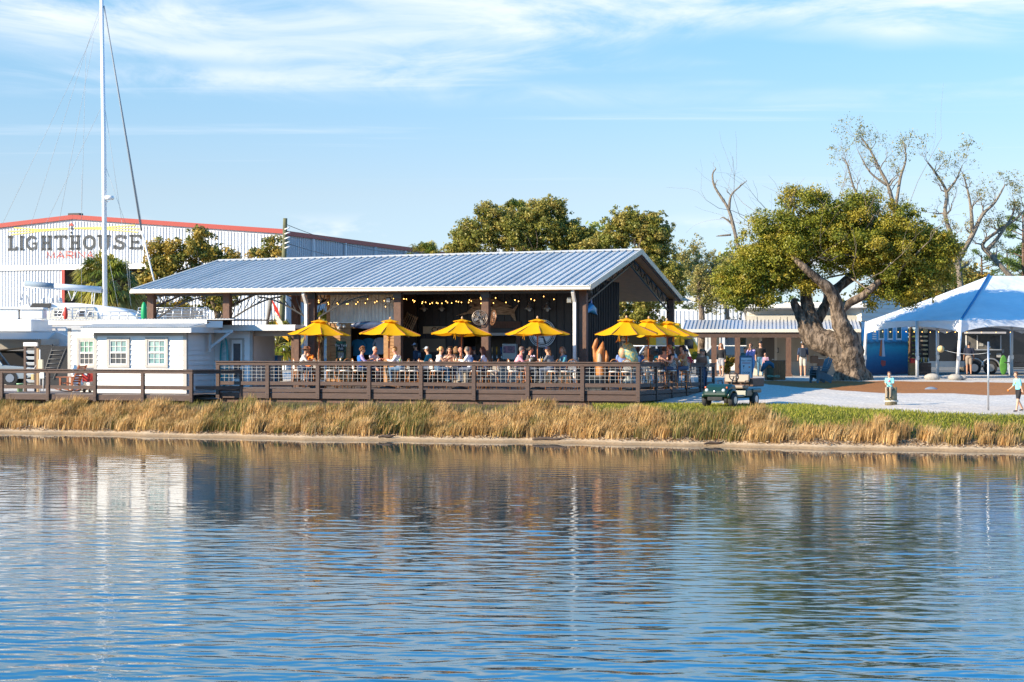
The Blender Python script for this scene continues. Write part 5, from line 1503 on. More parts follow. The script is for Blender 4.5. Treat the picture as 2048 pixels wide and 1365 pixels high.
# east side wall with mural; the building's east face swings toward the camera
me0 = Vector((X(1722, 102.0), 102.0, 1.6)); me1 = Vector((X(1815, 106.5), 106.5, 1.6))
dv = me1 - me0; ang_m = math.atan2(dv.y, dv.x); Lm = dv.length
mu = empty('mural_wing', tuple(me0), ang_m, 'wing wall painted with a blue sea mural and sailing boat below a row of windows', 'painted wall')
m = MB(); m.box2((0, 0.01, 0), (Lm, 5, 4.15)); m.build('wall', M_creamw, mu)
siding(mu, 0, Lm, 3.1, 4.6, 'u', .0, step=.24, mt=M_creamw)
def mural_mat():
    m = bpy.data.materials.new('sea_mural_paint'); m.use_nodes = True
    nd, lk = m.node_tree.nodes, m.node_tree.links; b = nd['Principled BSDF']; b.inputs['Roughness'].default_value = .6
    tc = N(nd, 'ShaderNodeTexCoord'); sp = N(nd, 'ShaderNodeSeparateXYZ'); lk.new(tc.outputs['Object'], sp.inputs[0])
    ns = N(nd, 'ShaderNodeTexNoise'); ns.inputs['Scale'].default_value = 2.2; ns.inputs['Detail'].default_value = 5
    mp = N(nd, 'ShaderNodeMapping'); mp.inputs['Scale'].default_value = (1, 1, 2.4); lk.new(tc.outputs['Object'], mp.inputs[0]); lk.new(mp.outputs[0], ns.inputs['Vector'])
    ad = N(nd, 'ShaderNodeMath', operation='MULTIPLY_ADD'); lk.new(ns.outputs['Fac'], ad.inputs[0]); ad.inputs[1].default_value = .5; lk.new(sp.outputs[2], ad.inputs[2])
    mr = N(nd, 'ShaderNodeMapRange'); mr.inputs['From Min'].default_value = 0.2; mr.inputs['From Max'].default_value = 3.5; lk.new(ad.outputs[0], mr.inputs['Value'])
    rp = N(nd, 'ShaderNodeValToRGB'); el = rp.color_ramp.elements
    cols = ((0, (0.03, 0.02, 0.03)), (.12, (0.01, 0.06, 0.16)), (.35, (0.01, 0.15, 0.30)), (.52, (0.02, 0.30, 0.42)), (.60, (0.02, 0.10, 0.16)), (.65, (0.05, 0.35, 0.62)), (.78, (0.02, 0.36, 0.72)), (.86, (0.45, 0.60, 0.68)), (1, (0.03, 0.40, 0.78)))
    for i, (p_, c) in enumerate(cols):
        e_ = el[0] if i == 0 else (el[len(el) - 1] if i == len(cols) - 1 else el.new(p_))
        e_.position = p_; e_.color = (*c, 1)
    lk.new(mr.outputs[0], rp.inputs[0]); lk.new(rp.outputs[0], b.inputs['Base Color'])
    return m
m = MB(); m.box2((0.02, -.03, .02), (Lm, -.0, 3.05)); m.build('mural', mural_mat(), mu)
sx = Lm * .42
m = MB(); m.prism([(sx, 1.15), (sx + .1, 2.75), (sx - .3, 1.2)], -.04, -.032, 'xz'); m.build('painted_sail', mat('orange sail paint', (0.60, 0.15, 0.03), .6), mu)
m = MB(); m.prism([(sx + .05, 1.15), (sx + .12, 2.7), (sx + .42, 1.15)], -.045, -.036, 'xz'); m.build('painted_sail', mat('white sail paint', (0.55, 0.60, 0.68), .6), mu)
m = MB(); m.prism([(sx - .1, .75), (sx + .1, .6), (sx + .45, .65), (sx + .5, .9), (sx - .05, .95)], -.045, -.036, 'xz'); m.build('painted_hull', mat('red hull paint', (0.50, 0.08, 0.06), .6), mu)
for i in range(3):
    a = Lm * (.36 + i * .19)
    m = MB(); m.box2((a - .05, -.06, 3.02 - .95), (a + .62, -.0, 3.25)); w_ = m.build('window', M_white, mu)
    m = MB(); m.box2((a + .04, -.07, 3.02 - .85), (a + .53, -.06, 3.15)); m.build('pane', M_glass, w_)
m = MB()
for i in range(9): m.box2((Lm * .22, -.06, 2.1 + i * .12), (Lm * .3, -.01, 2.17 + i * .12), )
m.build('shutter', M_white, mu)

# ================================================================== WHITE FRAME TENT
TD = 92.0
M_tent = mat('white vinyl canopy', (0.72, 0.74, 0.77), .5, col2=(0.62, 0.65, 0.69), scale=.7, bump=.95, bscale=1.3, aniso=(1, 1, 2.5))
tent = empty('event_tent', (X(1922, TD), TD, 1.7), 0, 'large white frame tent with scalloped valance and blue seam over the food trailer', 'tent')
c0 = Vector((0, 0, Zat(641, TD) - 1.7))                             # near corner
tw = P(1733, 641, 97.5); c1 = Vector((tw.x - X(1922, TD), 97.5 - TD, c0.z))   # west corner
te = Vector((13.0, 3.2, c0.z))                                    # east corner beyond the frame
rk = P(1978, 552, 99); pk0 = Vector((rk.x - X(1922, TD), 99 - TD, rk.z - 1.7))
pk1 = pk0 + Vector((12, 3.0, 0))
def sagq(m, a, b, c, d, n=12, sag=.18):
    """quad a-b (eave) d-c (ridge) with a slight sag"""
    vs = []
    for i in range(n + 1):
        for j in range(n + 1):
            s, t = i / n, j / n
            p = a.lerp(b, s).lerp(d.lerp(c, s), t)
            p = p + Vector((0, 0, -sag * math.sin(math.pi * t) + .015 * math.sin(s * 40) * (1 - t)))
            vs.append(p)
    m.add(vs, [(i * (n + 1) + j, (i + 1) * (n + 1) + j, (i + 1) * (n + 1) + j + 1, i * (n + 1) + j + 1) for i in range(n) for j in range(n)])
m = MB(); m.sm = True
sagq(m, c1, c0, pk0, pk0, sag=.04); m.build('canopy_panel', M_tent, tent, fix=False)
m = MB(); m.sm = True; sagq(m, c0, te, pk1, pk0, sag=.04); m.build('canopy_panel', M_tent, tent, fix=False)
m = MB(); m.sm = True; back = Vector((pk0.x + 0.5 + (c1.x - c0.x), 17, c0.z))
cb = c1 + (te - c0); sagq(m, cb, c1, pk0, pk1, sag=.04); m.build('canopy_panel', M_tent, tent, fix=False)
# valance with scallops
def valance(a, b, nsc):
    m = MB(); n = nsc * 12; vs = []
    for i in range(n + 1):
        t = i / n; p = a.lerp(b, t); ph = (t * nsc) % 1 if i < n else 1
        drop = .62 - .34 * math.sin(math.pi * ((t * nsc) % 1 if i < n else 1)) ** .7 if True else 0
        off_n = Vector((0, -.02 + .02 * math.sin(i * 1.9), 0))
        vs += [p + Vector((0, 0, .0)), p + off_n + Vector((0, 0, -drop))]
    m.sm = True
    m.add(vs, [(2 * i, 2 * i + 1, 2 * i + 3, 2 * i + 2) for i in range(n)]); m.build('valance', M_tent, tent, fix=False)
valance(c1, c0, 1); valance(c0, te, 3); valance(c1, cb, 3); valance(cb, te, 1)
m = MB(); m.tube([c0 + Vector((0, -.03, .03)), c0.lerp(pk0, .5) + Vector((0, -.03, 0)), pk0 + Vector((0, 0, .05))], .06, 6); m.build('seam', mat('blue seam webbing', (0.02, 0.19, 0.42), .6), tent)
def leg(p, dx, top=None):
    m = MB(); zt = p.z if top is None else top
    m.tube([(p.x + dx, p.y, 0), (p.x, p.y, zt)], .085, 10); o = m.build('leg', mat('white tent pole', (0.66, 0.67, 0.68), .4, .2), tent)
    m = MB(); m.box((p.x + dx * .65, p.y - .05, zt * .36), (.16, .16, .22)); m.box((p.x + dx, p.y, .04), (.35, .35, .05)); tag(m.build('leg_clamp', M_alu, o), kind='stuff')
leg(c0, -.2); leg(c1, -.15); leg(c0.lerp(c1, .45) + Vector((0, 0, 0)), 0); leg(c0.lerp(te, 1 / 3), 0); leg(c0.lerp(te, 2 / 3), 0); leg(c1.lerp(cb, .3), 0); leg(c1.lerp(cb, .62), 0)
for p in ((-.8, -.4), (1.0, -.1)):
    pass
rk_ = frame('boulder', 0, 0, 0, 'pair of pale rocks holding down the tent pole foot', 'rocks')
rk_.location = (X(1922, TD) - .7, TD - .2, 1.7); 
for (x, y, r_) in ((-.75, 0, .34), (.35, -.1, .3), (.7, .1, .2)):
    m = MB(); m.ball((x, y, .1), r_, 9, 6, (1.2, .8, .6)); o = m.build('rock', mat('pale limestone', (0.40, 0.37, 0.33), .9, col2=(0.28, .26, .23), scale=6, bump=.5), rk_)
# warm bulbs strung along the valance
o0 = Vector((X(1922, TD), TD, 1.7))
festoon('string_lights', [(o0 + c1 + Vector((.3, .3, -.42)), o0 + c0 + Vector((0, .3, -.5))), (o0 + c0 + Vector((0, .3, -.5)), o0 + te + Vector((0, .3, -.5)))], (11, 17), .0, 'string of warm bulbs under the edge of the white tent', par_frame=False)

# ================================================================== BLACK FOOD TRAILER
tr = empty('food_trailer', (X(1985, 106), 106, 1.72), -math.radians(6), 'long black food trailer with open serving hatch and twin wheels under the tent', 'food trailer')
M_trb = mat('glossy black trailer skin', (0.012, 0.013, 0.018), .18, spec=.7)
wx = lambda px: (px - 1985) * 106 / F
zz = lambda py: Zat(py, 106) - 1.72
m = MB(); m.box2((wx(1858), 0, .42), (wx(2120), 2.4, 3.0)); m.build('box_body', M_trb, tr, bevel=.05)
m = MB(); m.box2((wx(1858), -.03, .42), (wx(1930), -.0, .75)); m.build('tread_plate', mat('diamond plate', (0.42, 0.45, 0.47), .3, .6), tr)
hx0, hx1 = wx(1933), wx(2001)
m = MB(); m.box2((hx0, -.02, zz(700)), (hx1, .0, zz(672))); m.build('hatch_interior', mat('dim trailer interior', (0.05, 0.055, 0.06), .6, col2=(0.14, .13, .12), scale=3), tr)
m = MB(); m.box2((hx0 - .1, -1.3, zz(668)), (hx1 + .1, -.02, zz(666) + .05)); m.build('hatch_door', mat('white hatch lining', (0.34, 0.33, 0.34), .5), tr)
for x in (hx0, wx(1955), hx1):
    m = MB(); m.box2((x - .03, -.05, zz(700)), (x + .03, -.02, zz(671))); m.build('hatch_frame', M_white, tr)
m = MB(); m.box2((wx(1950), -.35, zz(701)), (hx1, -.02, zz(700) + .03)); m.build('counter', M_alu, tr)
for (a, b, c, d) in ((wx(1962), zz(690), .26, .16), (wx(1997), zz(711), .25, .24), (wx(2005), zz(703), .12, .2)):
    m = MB(); m.box2((a - c / 2, -.06, b - d / 2), (a + c / 2, -.04, b + d / 2)); m.build('notice', mat('white notice paper', (0.45, 0.45, 0.44), .6, col2=(0.2, .2, .2), scale=14), tr)
for px in (1949, 1981):
    m = MB(); m.tube([(wx(px), -.06, .38), (wx(px), .2, .38)], .38, 20); w_ = m.build('wheel', M_tyre, tr)
    m = MB(); m.tube([(wx(px), -.085, .38), (wx(px), -.06, .38)], .22, 14); m.build('rim', M_rim, w_)
    m = MB(); m.tube([Vector((wx(px) + .52 * math.cos(t), -.05, .4 + .5 * math.sin(t))) for t in np.linspace(0, math.pi, 12)], .05, 6); m.build('fender', M_alu, tr)
# boogie boards leaning on the trailer
for px, c, s in ((2007, (0.10, 0.32, 0.05), 'bright green boogie board leaning against the black trailer'), (2019, (0.35, 0.42, 0.55), 'pale blue boogie board leaning beside the green one')):
    e = empty('boogie_board', (X(px, 104.7), 104.7, 1.72), 0, s, 'boogie board')
    m = MB(); m.ball((0, 0, .55), 1, 14, 10, (.22 if px < 2010 else .12, .04, .55)); m.build('foam_board', mat('foam ' + s[:6], c, .5, col2=tuple(x * .6 for x in c), scale=4), e)
# orange plank path edge, crates and the red box in the shadows
e = empty('pallet_screen', (X(1840, 107), 107, 1.7), 0, 'dark slatted pallet screen between the mural and the trailer', 'screen')
for i in range(9):
    m = MB(); m.box((0, 0, .3 + i * .25), (1.05, .05, .15)); m.build('slat', M_brown2, e)
for x in (-.5, .5):
    m = MB(); m.box((x, .04, 1.3), (.08, .06, 2.6)); m.build('post', M_brown2, e)
e = empty('planter_box', (X(1827, 103), 103, 1.7), 0, 'honey wooden planter box under a red cooler by the mural', 'planter')
for i in range(4):
    m = MB(); m.box((0, 0, .1 + i * .17), (.52, .45, .16)); m.build('plank', M_tan, e)
e = empty('red_cooler', (X(1828, 102.9), 102.9, 2.4), 0, 'red cooler sitting on the wooden box', 'cooler')
m = MB(); m.box((0, 0, .1), (.45, .4, .2)); m.build('body', M_red, e, bevel=.02)
m = MB(); m.box((0, 0, .23), (.47, .42, .05)); m.build('lid', M_red, e, bevel=.01)
e = empty('planter_box', (X(1850, 104), 104, 1.7), 0, 'dark stained planter box with bottles beside the trailer', 'planter')
for i in range(4):
    m = MB(); m.box((0, 0, .1 + i * .17), (.6, .45, .16)); m.build('plank', M_brown2, e)
for i in range(4):
    m = MB(); m.lathe((-.2 + i * .13, 0, .76), [(.03, 0), (.035, .02), (.035, .14), (.012, .2), (.012, .24)], 8); m.build('bottle', mat('sauce bottle %d' % (i % 2), ((0.5, 0.3, 0.05), (0.5, 0.5, 0.48))[i % 2], .3), e)
e = empty('folding_table', (X(2030, 103), 103, 1.7), 0, 'dark folding picnic table at the trailer end under the tent', 'table')
m = MB(); m.box((.3, 0, .72), (1.6, .7, .05)); m.build('table_top', M_blacksteel, e)
for x in (-.35, .95):
    m = MB(); m.box((x, -.25, .35), (.06, .06, .7)); m.build('leg', M_shedb, e)
m = MB(); m.box((.3, -.7, .42), (1.5, .25, .04)); m.build('bench', M_blacksteel, e)
# ================================================================== TREES
M_leaf = leafmat('live oak leaf', .5, .3)
M_needle = leafmat('pine needle', .6, .25)
M_palm = leafmat('palm frond', .45, .25)
def bark(name, c1, c2, sc=4):
    return mat(name, c1, .9, col2=c2, scale=sc, bump=1.0, bscale=sc * 3, detail=8, spec=.2, aniso=(1.6, 1.6, .6), contrast=(.42, .58))
M_bark = bark('live oak bark', (0.25, 0.19, 0.14), (0.07, 0.052, 0.038), 4)
M_barkl = bark('pale bare bark', (0.30, 0.25, 0.19), (0.18, 0.15, 0.12), 6)

def catmull(pts, rad, n=5):
    pts = [Vector(p) for p in pts]; out = []; ro = []
    for i in range(len(pts) - 1):
        p0 = pts[max(i - 1, 0)]; p1 = pts[i]; p2 = pts[i + 1]; p3 = pts[min(i + 2, len(pts) - 1)]
        for k in range(n):
            t = k / n
            out.append(.5 * ((2 * p1) + (p2 - p0) * t + (2 * p0 - 5 * p1 + 4 * p2 - p3) * t * t + (-p0 + 3 * p1 - 3 * p2 + p3) * t ** 3))
            ro.append(rad[i] * (1 - t) + rad[i + 1] * t)
    out.append(pts[-1]); ro.append(rad[-1])
    return out, ro
def limb(m, pts, rad, n=10, jit=.10, sub=5):
    p, r = catmull(pts, rad, sub)
    r = [x * (1 + rnd.uniform(-jit, jit)) for x in r]
    m.tube(p, r, n, jit=jit * .6)
def grow(m, p, d, ln, rad, depth, spread=.5, up=.15, tips=None, sides=5, kink=.25):
    """recursive twisting branch; collects tip points"""
    pts = [Vector(p)]; dd = Vector(d).normalized()
    k = 4
    for i in range(k):
        dd = (dd + Vector((rnd.gauss(0, kink), rnd.gauss(0, kink), rnd.gauss(up * .5, kink)))).normalized()
        pts.append(pts[-1] + dd * (ln / k))
    rs = [rad * (1 - .45 * i / k) for i in range(k + 1)]
    m.tube(pts, rs, sides if rad > .03 else 3, cap=False)
    if tips is not None: tips.append((pts[-1].copy(), depth)); 
    if depth <= 0: return
    for j in range(rnd.choice((2, 3, 3))):
        i = rnd.choice((2, 3, 4, 4))
        a = Vector((rnd.gauss(0, 1), rnd.gauss(0, 1), rnd.gauss(.2, .8))).normalized()
        nd = (dd * (1 - spread) + a * spread + Vector((0, 0, up))).normalized()
        grow(m, pts[i], nd, ln * rnd.uniform(.55, .85), rs[i] * .62, depth - 1, spread, up, tips, sides, kink)

def leaf_cloud(centers, radii, n, size, cols, seed=1, flat=.75, shell=.55, asp=.55):
    """leaf quads through ellipsoidal clumps. centers (k,3), radii (k,) or (k,3)"""
    r = np.random.default_rng(seed)
    centers = np.asarray(centers, float); radii = np.asarray(radii, float)
    if radii.ndim == 1: radii = np.stack([radii, radii, radii * flat], 1)
    k = len(centers)
    w = radii.prod(1) ** .75; w = w / w.sum()
    idx = r.choice(k, n, p=w)
    dirs = r.normal(size=(n, 3)); dirs /= np.linalg.norm(dirs, axis=1)[:, None]
    rr = (shell + (1 - shell) * r.random(n)) * (1 + .12 * r.normal(size=n))
    rr = np.where(r.random(n) < .25, r.random(n), rr)
    p = centers[idx] + dirs * radii[idx] * rr[:, None]
    a = r.normal(size=(n, 3)) * .9 + dirs * .7 + np.array([0, 0, .35]); a /= np.linalg.norm(a, axis=1)[:, None]      # leaf normal
    b = np.cross(a, r.normal(size=(n, 3))); b /= np.linalg.norm(b, axis=1)[:, None]
    c = np.cross(a, b)
    s = size * (0.6 + .8 * r.random(n))[:, None]
    v = np.stack([p - b * s, p + c * s * asp, p + b * s, p - c * s * asp], 1).reshape(-1, 3)
    f = np.arange(4 * n).reshape(n, 4)
    cols = np.asarray(cols)
    ck = cols[r.integers(0, len(cols), k)]                       # each clump leans to a colour
    lc = cols[r.integers(0, len(cols), n)]
    col = (ck[idx] * .75 + lc * .25) * (0.85 + .3 * r.random(n))[:, None]
    return v, f, np.repeat(col, 4, 0)

OAKC = [(.20, .22, .022), (.28, .28, .028), (.35, .30, .033), (.14, .17, .02), (.41, .32, .04)]
OAKD = [(.20, .21, .035), (.27, .26, .045), (.34, .29, .06), (.15, .17, .03), (.40, .31, .075)]
OLIVE = [(0.221, 0.221, 0.055), (0.313, 0.276, 0.083), (0.405, 0.331, 0.110), (0.184, 0.184, 0.046)]
GOLD = [(0.258, 0.221, 0.040), (0.368, 0.276, 0.046), (0.478, 0.313, 0.055), (0.166, 0.184, 0.037), (0.129, 0.156, 0.037)]
PINE = [(0.090, 0.150, 0.030), (0.135, 0.195, 0.038), (0.195, 0.240, 0.045), (0.068, 0.105, 0.030)]

def crown_from_blobs(tree, D, blobs, n_clump, n_leaf, size, cols, seed, depth=.8, clr=(.35, .75), org=None, mat_=None, ydep=0, shell=.5, name='crown'):
    """blobs: (px, py, rx, ry) in photo pixels at depth D; clumps are scattered through them in 3-D"""
    r = np.random.default_rng(seed)
    ox, oy, oz = tree.location
    cs = []; rs = []
    tot = sum(b[2] * b[3] for b in blobs)
    for (px, py, rx, ry) in blobs:
        k = max(3, int(n_clump * rx * ry / tot))
        c = P(px, py, D + ydep)
        ax, az = rx * D / F, ry * D / F; ay = max(ax, az) * depth
        for _i in range(int(k * 1.8)):
            d = r.normal(size=3); d /= np.linalg.norm(d); edge = _i >= k; q = r.uniform(.9, 1.14) if edge else r.random() ** .45 * .92
            cs.append((c.x + d[0] * ax * q - ox, c.y + d[1] * ay * q - oy, c.z + d[2] * az * q - oz)); rs.append(r.uniform(.08, .22) if edge else r.uniform(*clr))
    v, f, col = leaf_cloud(cs, rs, n_leaf, size, cols, seed, shell=shell)
    return link_mesh(name, fast_mesh(name, v, f, mat_ or M_leaf, col), tree), cs

# --- 1. the big leaning live oak ---------------------------------------
TDp = 92.0
oak = empty('live_oak', (X(1700, TDp), TDp, 1.5), 0, 'massive old live oak with leaning forked trunk and broad yellow green crown', 'tree')
def T(px, py, dy=0.0, D=TDp, t=oak):
    p = P(px, py, D + dy); return Vector((p.x - t.location[0], p.y - t.location[1], p.z - t.location[2]))
m = MB(); s = TDp / F
rr = lambda *a: [x * s * .88 for x in a]
limb(m, [T(1704, 778), T(1700, 745), T(1690, 715), T(1668, 692), T(1640, 682, .2), T(1618, 668, .3), T(1606, 640, .3), T(1596, 622, .3), T(1588, 606, .2), T(1592, 600)], rr(40, 33, 31, 30, 28, 23, 15, 11, 9, 5), 16, .06)
limb(m, [T(1640, 682, .2), T(1628, 655, .4), T(1618, 625, .5), T(1612, 595, .5), T(1614, 570, .6), T(1600, 530, .8), T(1560, 480, 1)], rr(24, 19, 16, 13, 11, 8, 3), 14, .07)
limb(m, [T(1700, 735), T(1702, 705, -.3), T(1694, 675, -.5), T(1682, 650, -.6), T(1676, 625, -.6), T(1670, 600, -.7), T(1655, 576, -.9), T(1632, 556, -1.1), T(1608, 535, -1.3), T(1592, 520, -1.0), T(1575, 505, 0)], rr(34, 28, 24, 20, 17, 15, 13, 10, 8, 6, 3), 16, .07)
limb(m, [T(1636, 640, .8), T(1650, 612, 1.2), T(1662, 588, 1.4), T(1690, 560, 1.6), T(1730, 520, 1.8)], rr(13, 11, 10, 8, 3), 12, .08)
limb(m, [T(1678, 622, -.6), T(1700, 606, -.7), T(1726, 592, -.8), T(1750, 570, -1), T(1780, 550, 0), T(1820, 510, 1)], rr(12, 10, 9, 7, 5, 2), 12, .08)
limb(m, [T(1664, 600, 0), T(1680, 575, .3), T(1720, 545, .4), T(1760, 500, .6), T(1800, 460, .6)], rr(11, 9, 8, 5, 2), 10, .08)
limb(m, [T(1612, 590, .4), T(1590, 560, .6), T(1560, 545, .8), T(1510, 530, .6)], rr(8, 7, 5, 2), 10, .1)
limb(m, [T(1676, 660, -.5), T(1668, 645, -.6), T(1664, 632, -.7)], rr(9, 6, 3), 10, .1)
for (px, dy, rb_) in ((1668, -.5, 11), (1735, -.3, 13), (1715, -1.0, 12), (1690, 1.0, 12), (1748, .3, 8)):
    limb(m, [T(1700 + (px - 1700) * .3, 735, dy * .3), T(1700 + (px - 1700) * .7, 756, dy * .7), T(px, 775, dy)], rr(16, 13, rb_), 10, .08)
m.build('trunk', M_bark, oak, fix=False)
blobs = [(1500, 545, 66, 58), (1482, 590, 44, 26), (1545, 478, 72, 58), (1620, 440, 70, 48), (1690, 455, 70, 55), (1770, 445, 72, 50), (1838, 480, 62, 58), (1865, 540, 55, 55), (1800, 555, 66, 44), (1735, 520, 60, 52), (1655, 505, 62, 48), (1570, 545, 50, 40), (1530, 600, 34, 20), (1600, 400, 40, 26), (1720, 405, 50, 24), (1830, 590, 44, 22), (1640, 395, 30, 24), (1455, 560, 28, 34), (1600, 480, 90, 60), (1720, 480, 110, 70), (1530, 520, 80, 60), (1470, 575, 40, 46), (1880, 510, 44, 56), (1820, 520, 70, 60), (1590, 565, 60, 26), (1770, 590, 60, 26)]
_, cs = crown_from_blobs(oak, TDp, blobs, 760, 260000, .054, OAKC, 21, depth=.95, clr=(.25, .75), shell=.2)
m = MB()
for k in range(24):
    b = blobs[k % len(blobs)]
    st = T(rnd.uniform(1560, 1800), rnd.uniform(480, 560), rnd.uniform(-1, 1)); en = T(b[0] + rnd.uniform(-.8, .8) * b[2], b[1] - rnd.uniform(.0, .9) * b[3], rnd.uniform(-1.5, 1.5))
    d = (en - st); grow(m, st, d, d.length * .8, .05, 2, .35, .1)
m.build('branches', M_barkl, oak, fix=False)['kind'] = 'stuff'

# --- 2. bare crowned trees behind it -----------------------------------
def bare_tree(name, D, base, limbs, label, depth=3, ln=1.6, leaves=0, cols=OLIVE, seed=1, lsize=.07, group=None, trunkr=9, clr=(.12, .3), mat_b=None):
    t = empty(name, (X(base[0], D), D, 1.6), 0, label, 'tree', group)
    m = MB(); sc = D / F; tips = []
    for lb in limbs:
        pts = [T(px, py, dy, D, t) for (px, py, dy) in [(q + (0,))[:3] if len(q) == 2 else q for q in lb[0]]]
        n = len(pts)
        rad = [lb[1] * .75 * sc * (1 - .8 * i / (n - 1)) for i in range(n)]
        if lb[0][0][1] >= 690: pts[0].z = -.1
        limb(m, pts, rad, 8, .08, 4)
        for i in range(1, n):
            if lb[2] <= 0: continue
            for _ in range(lb[2]):
                a = Vector((rnd.gauss(0, .8), rnd.gauss(0, .6), rnd.gauss(.5, .5))).normalized()
                dd = (pts[i] - pts[i - 1]).normalized()
                grow(m, pts[i], (dd * .4 + a * .8), ln * rnd.uniform(.5, 1), rad[i] * .5, depth, .5, .12, tips)
    m.build('trunk', mat_b or M_barkl, t, fix=False)
    if leaves and tips:
        cs = [tuple(p) for p, d_ in tips if d_ <= 1] or [tuple(p) for p, _ in tips]
        r = np.random.default_rng(seed)
        v, f, col = leaf_cloud(cs, r.uniform(clr[0], clr[1], len(cs)), leaves, lsize, cols, seed, shell=.2)
        link_mesh('crown', fast_mesh('crown', v, f, M_leaf, col), t)
    return t
bare_tree('bare_oak', 112, (1790, 700), [([(1800, 700), (1805, 600), (1800, 520), (1790, 430), (1776, 372), (1760, 340), (1740, 300), (1722, 275)], 9, 2), ([(1790, 430), (1800, 360), (1812, 318), (1806, 285)], 5, 2),
     ([(1795, 480), (1750, 420), (1712, 385), (1695, 330), (1685, 315)], 5, 2), ([(1776, 372), (1740, 345), (1715, 300)], 4, 2)], 'grey twiggy bare oak rising above the big crown, highest tip of all', 4, .95, 2800, OLIVE, 31, .05)
bare_tree('bare_oak', 113, (1915, 700), [([(1925, 700), (1922, 620), (1918, 540), (1905, 480), (1890, 430), (1893, 385), (1870, 345), (1855, 325)], 10, 2), ([(1916, 520), (1945, 470), (1965, 430), (1990, 405), (2010, 370)], 8, 2), ([(1945, 470), (1942, 420), (1935, 380), (1925, 345)], 6, 2),
     ([(1893, 385), (1912, 360), (1925, 330)], 4, 2)], 'pale spreading bare oak with two forked limbs above the tent', 4, .9, 2800, OLIVE, 32, .05)
bare_tree('bare_oak', 114, (2060, 700), [([(2070, 700), (2050, 600), (1990, 520), (1965, 490), (2000, 460), (2030, 440), (2050, 420)], 9, 2), ([(1975, 500), (2000, 470), (2025, 430), (2030, 400)], 6, 2)], 'crooked bare limb of an oak reaching in over the tent ridge', 4, .9, 2600, OLIVE, 33, .05)
bare_tree('dead_snag', 112, (1480, 700), [([(1520, 700), (1500, 600), (1482, 520), (1466, 450), (1455, 415), (1430, 375), (1425, 350), (1432, 338)], 7, 1), ([(1458, 420), (1462, 392), (1478, 375), (1494, 362)], 4, 1), ([(1466, 450), (1448, 436), (1440, 438)], 3, 0), ([(1462, 470), (1440, 472), (1432, 473)], 3, 0)], 'dead grey snag with crooked leafless tips beside the big oak crown', 1, .5, 0, OLIVE, 34)
bare_tree('gnarled_oak', 113, (1505, 700), [([(1520, 700), (1500, 640), (1478, 600), (1455, 585), (1430, 572), (1405, 575), (1392, 555), (1370, 545)], 11, 3), ([(1455, 640), (1450, 610), (1425, 600), (1400, 615)], 6, 3), ([(1490, 620), (1500, 590), (1505, 560)], 6, 2)], 'gnarled thin crowned oak with twisting pale limbs over the porch roof', 3, 1.4, 14000, OLIVE, 35, .06)

# --- 3. trees behind the pavilion --------------------------------------
def leafy(name, D, base, blobs, label, n_clump, n_leaf, size, cols, seed, clr=(.3, .7), trunks=None, shell=.5, group=None, cat='tree'):
    t = empty(name, (X(base, D), D, 1.6), 0, label, cat, group)
    m = MB(); sc = D / F
    for tr_ in (trunks or [([(base, 705), (base + 4, 640), (base - 3, 580)], 9)]):
        pts = [T(q[0], q[1], rnd.uniform(-.3, .3), D, t) for q in tr_[0]]
        if tr_[0][0][1] >= 690: pts[0].z = -.1
        n = len(pts); limb(m, pts, [tr_[1] * sc * (1 - .6 * i / (n - 1)) for i in range(n)], 9, .08, 4)
        top = pts[-1]
        for b in blobs:
            en = T(b[0], b[1], rnd.uniform(-1, 1), D, t); d = en - top
            grow(m, top, d, max(d.length * .5, .4), tr_[1] * sc * .35, 1, .3, .1)
    m.build('trunk', M_bark, t, fix=False)
    crown_from_blobs(t, D, blobs, n_clump, n_leaf, size, cols, seed, clr=clr, shell=shell)
    return t
leafy('live_oak', 114, 1050, [(960, 470, 58, 38), (1015, 455, 55, 42), (1085, 440, 55, 44), (1135, 470, 42, 42), (930, 492, 30, 18), (1060, 490, 70, 28), (1150, 500, 40, 26), (1110, 415, 30, 18), (975, 425, 28, 18), (1060, 560, 120, 40), (1175, 480, 36, 26), (905, 500, 22, 14)], 'broad olive green live oak standing directly behind the pavilion ridge', 640, 90000, .07, OAKD, 41, clr=(.15, .55))
leafy('live_oak', 110, 1300, [(1230, 475, 34, 34), (1285, 450, 46, 34), (1310, 500, 38, 44), (1345, 545, 30, 40), (1250, 440, 40, 26), (1300, 465, 50, 40), (1190, 500, 30, 26), (1225, 520, 40, 26), (1350, 590, 22, 22), (1280, 610, 45, 30), (1225, 630, 36, 36), (1200, 660, 30, 30), (1290, 640, 40, 20)], 'darker live oak behind the pavilion gable, its crown hanging below the roof', 460, 66000, .07, OAKD, 42, clr=(.15, .5), trunks=[([(1218, 705), (1212, 670), (1230, 620), (1260, 560)], 10)])
leafy('small_oak', 104, 1400, [(1400, 560, 34, 30), (1455, 545, 30, 36), (1420, 600, 40, 24), (1370, 520, 16, 16)], 'thin olive oak between the pavilion gable and the big oak', 110, 9000, .06, OLIVE, 43, clr=(.15, .4))
leafy('live_oak', 108, 440, [(330, 510, 40, 36), (395, 500, 46, 34), (455, 520, 34, 26), (360, 560, 60, 36), (430, 590, 50, 30), (300, 560, 30, 40), (550, 495, 24, 20), (520, 512, 30, 14), (400, 470, 26, 12), (340, 620, 60, 22)], 'golden green live oak in front of the white marina shed', 300, 30000, .085, GOLD, 44, clr=(.2, .5), trunks=[([(440, 710), (438, 650), (425, 600), (400, 560)], 9), ([(438, 650), (452, 610), (460, 580)], 6)])
leafy('live_oak', 118, 1840, [(1800, 590, 70, 28), (1880, 580, 70, 34), (1940, 560, 50, 34), (1990, 580, 60, 30), (1850, 620, 110, 30)], 'yellowing oak thicket between the mural building and the tent', 260, 26000, .09, GOLD + OLIVE, 45, clr=(.25, .6))

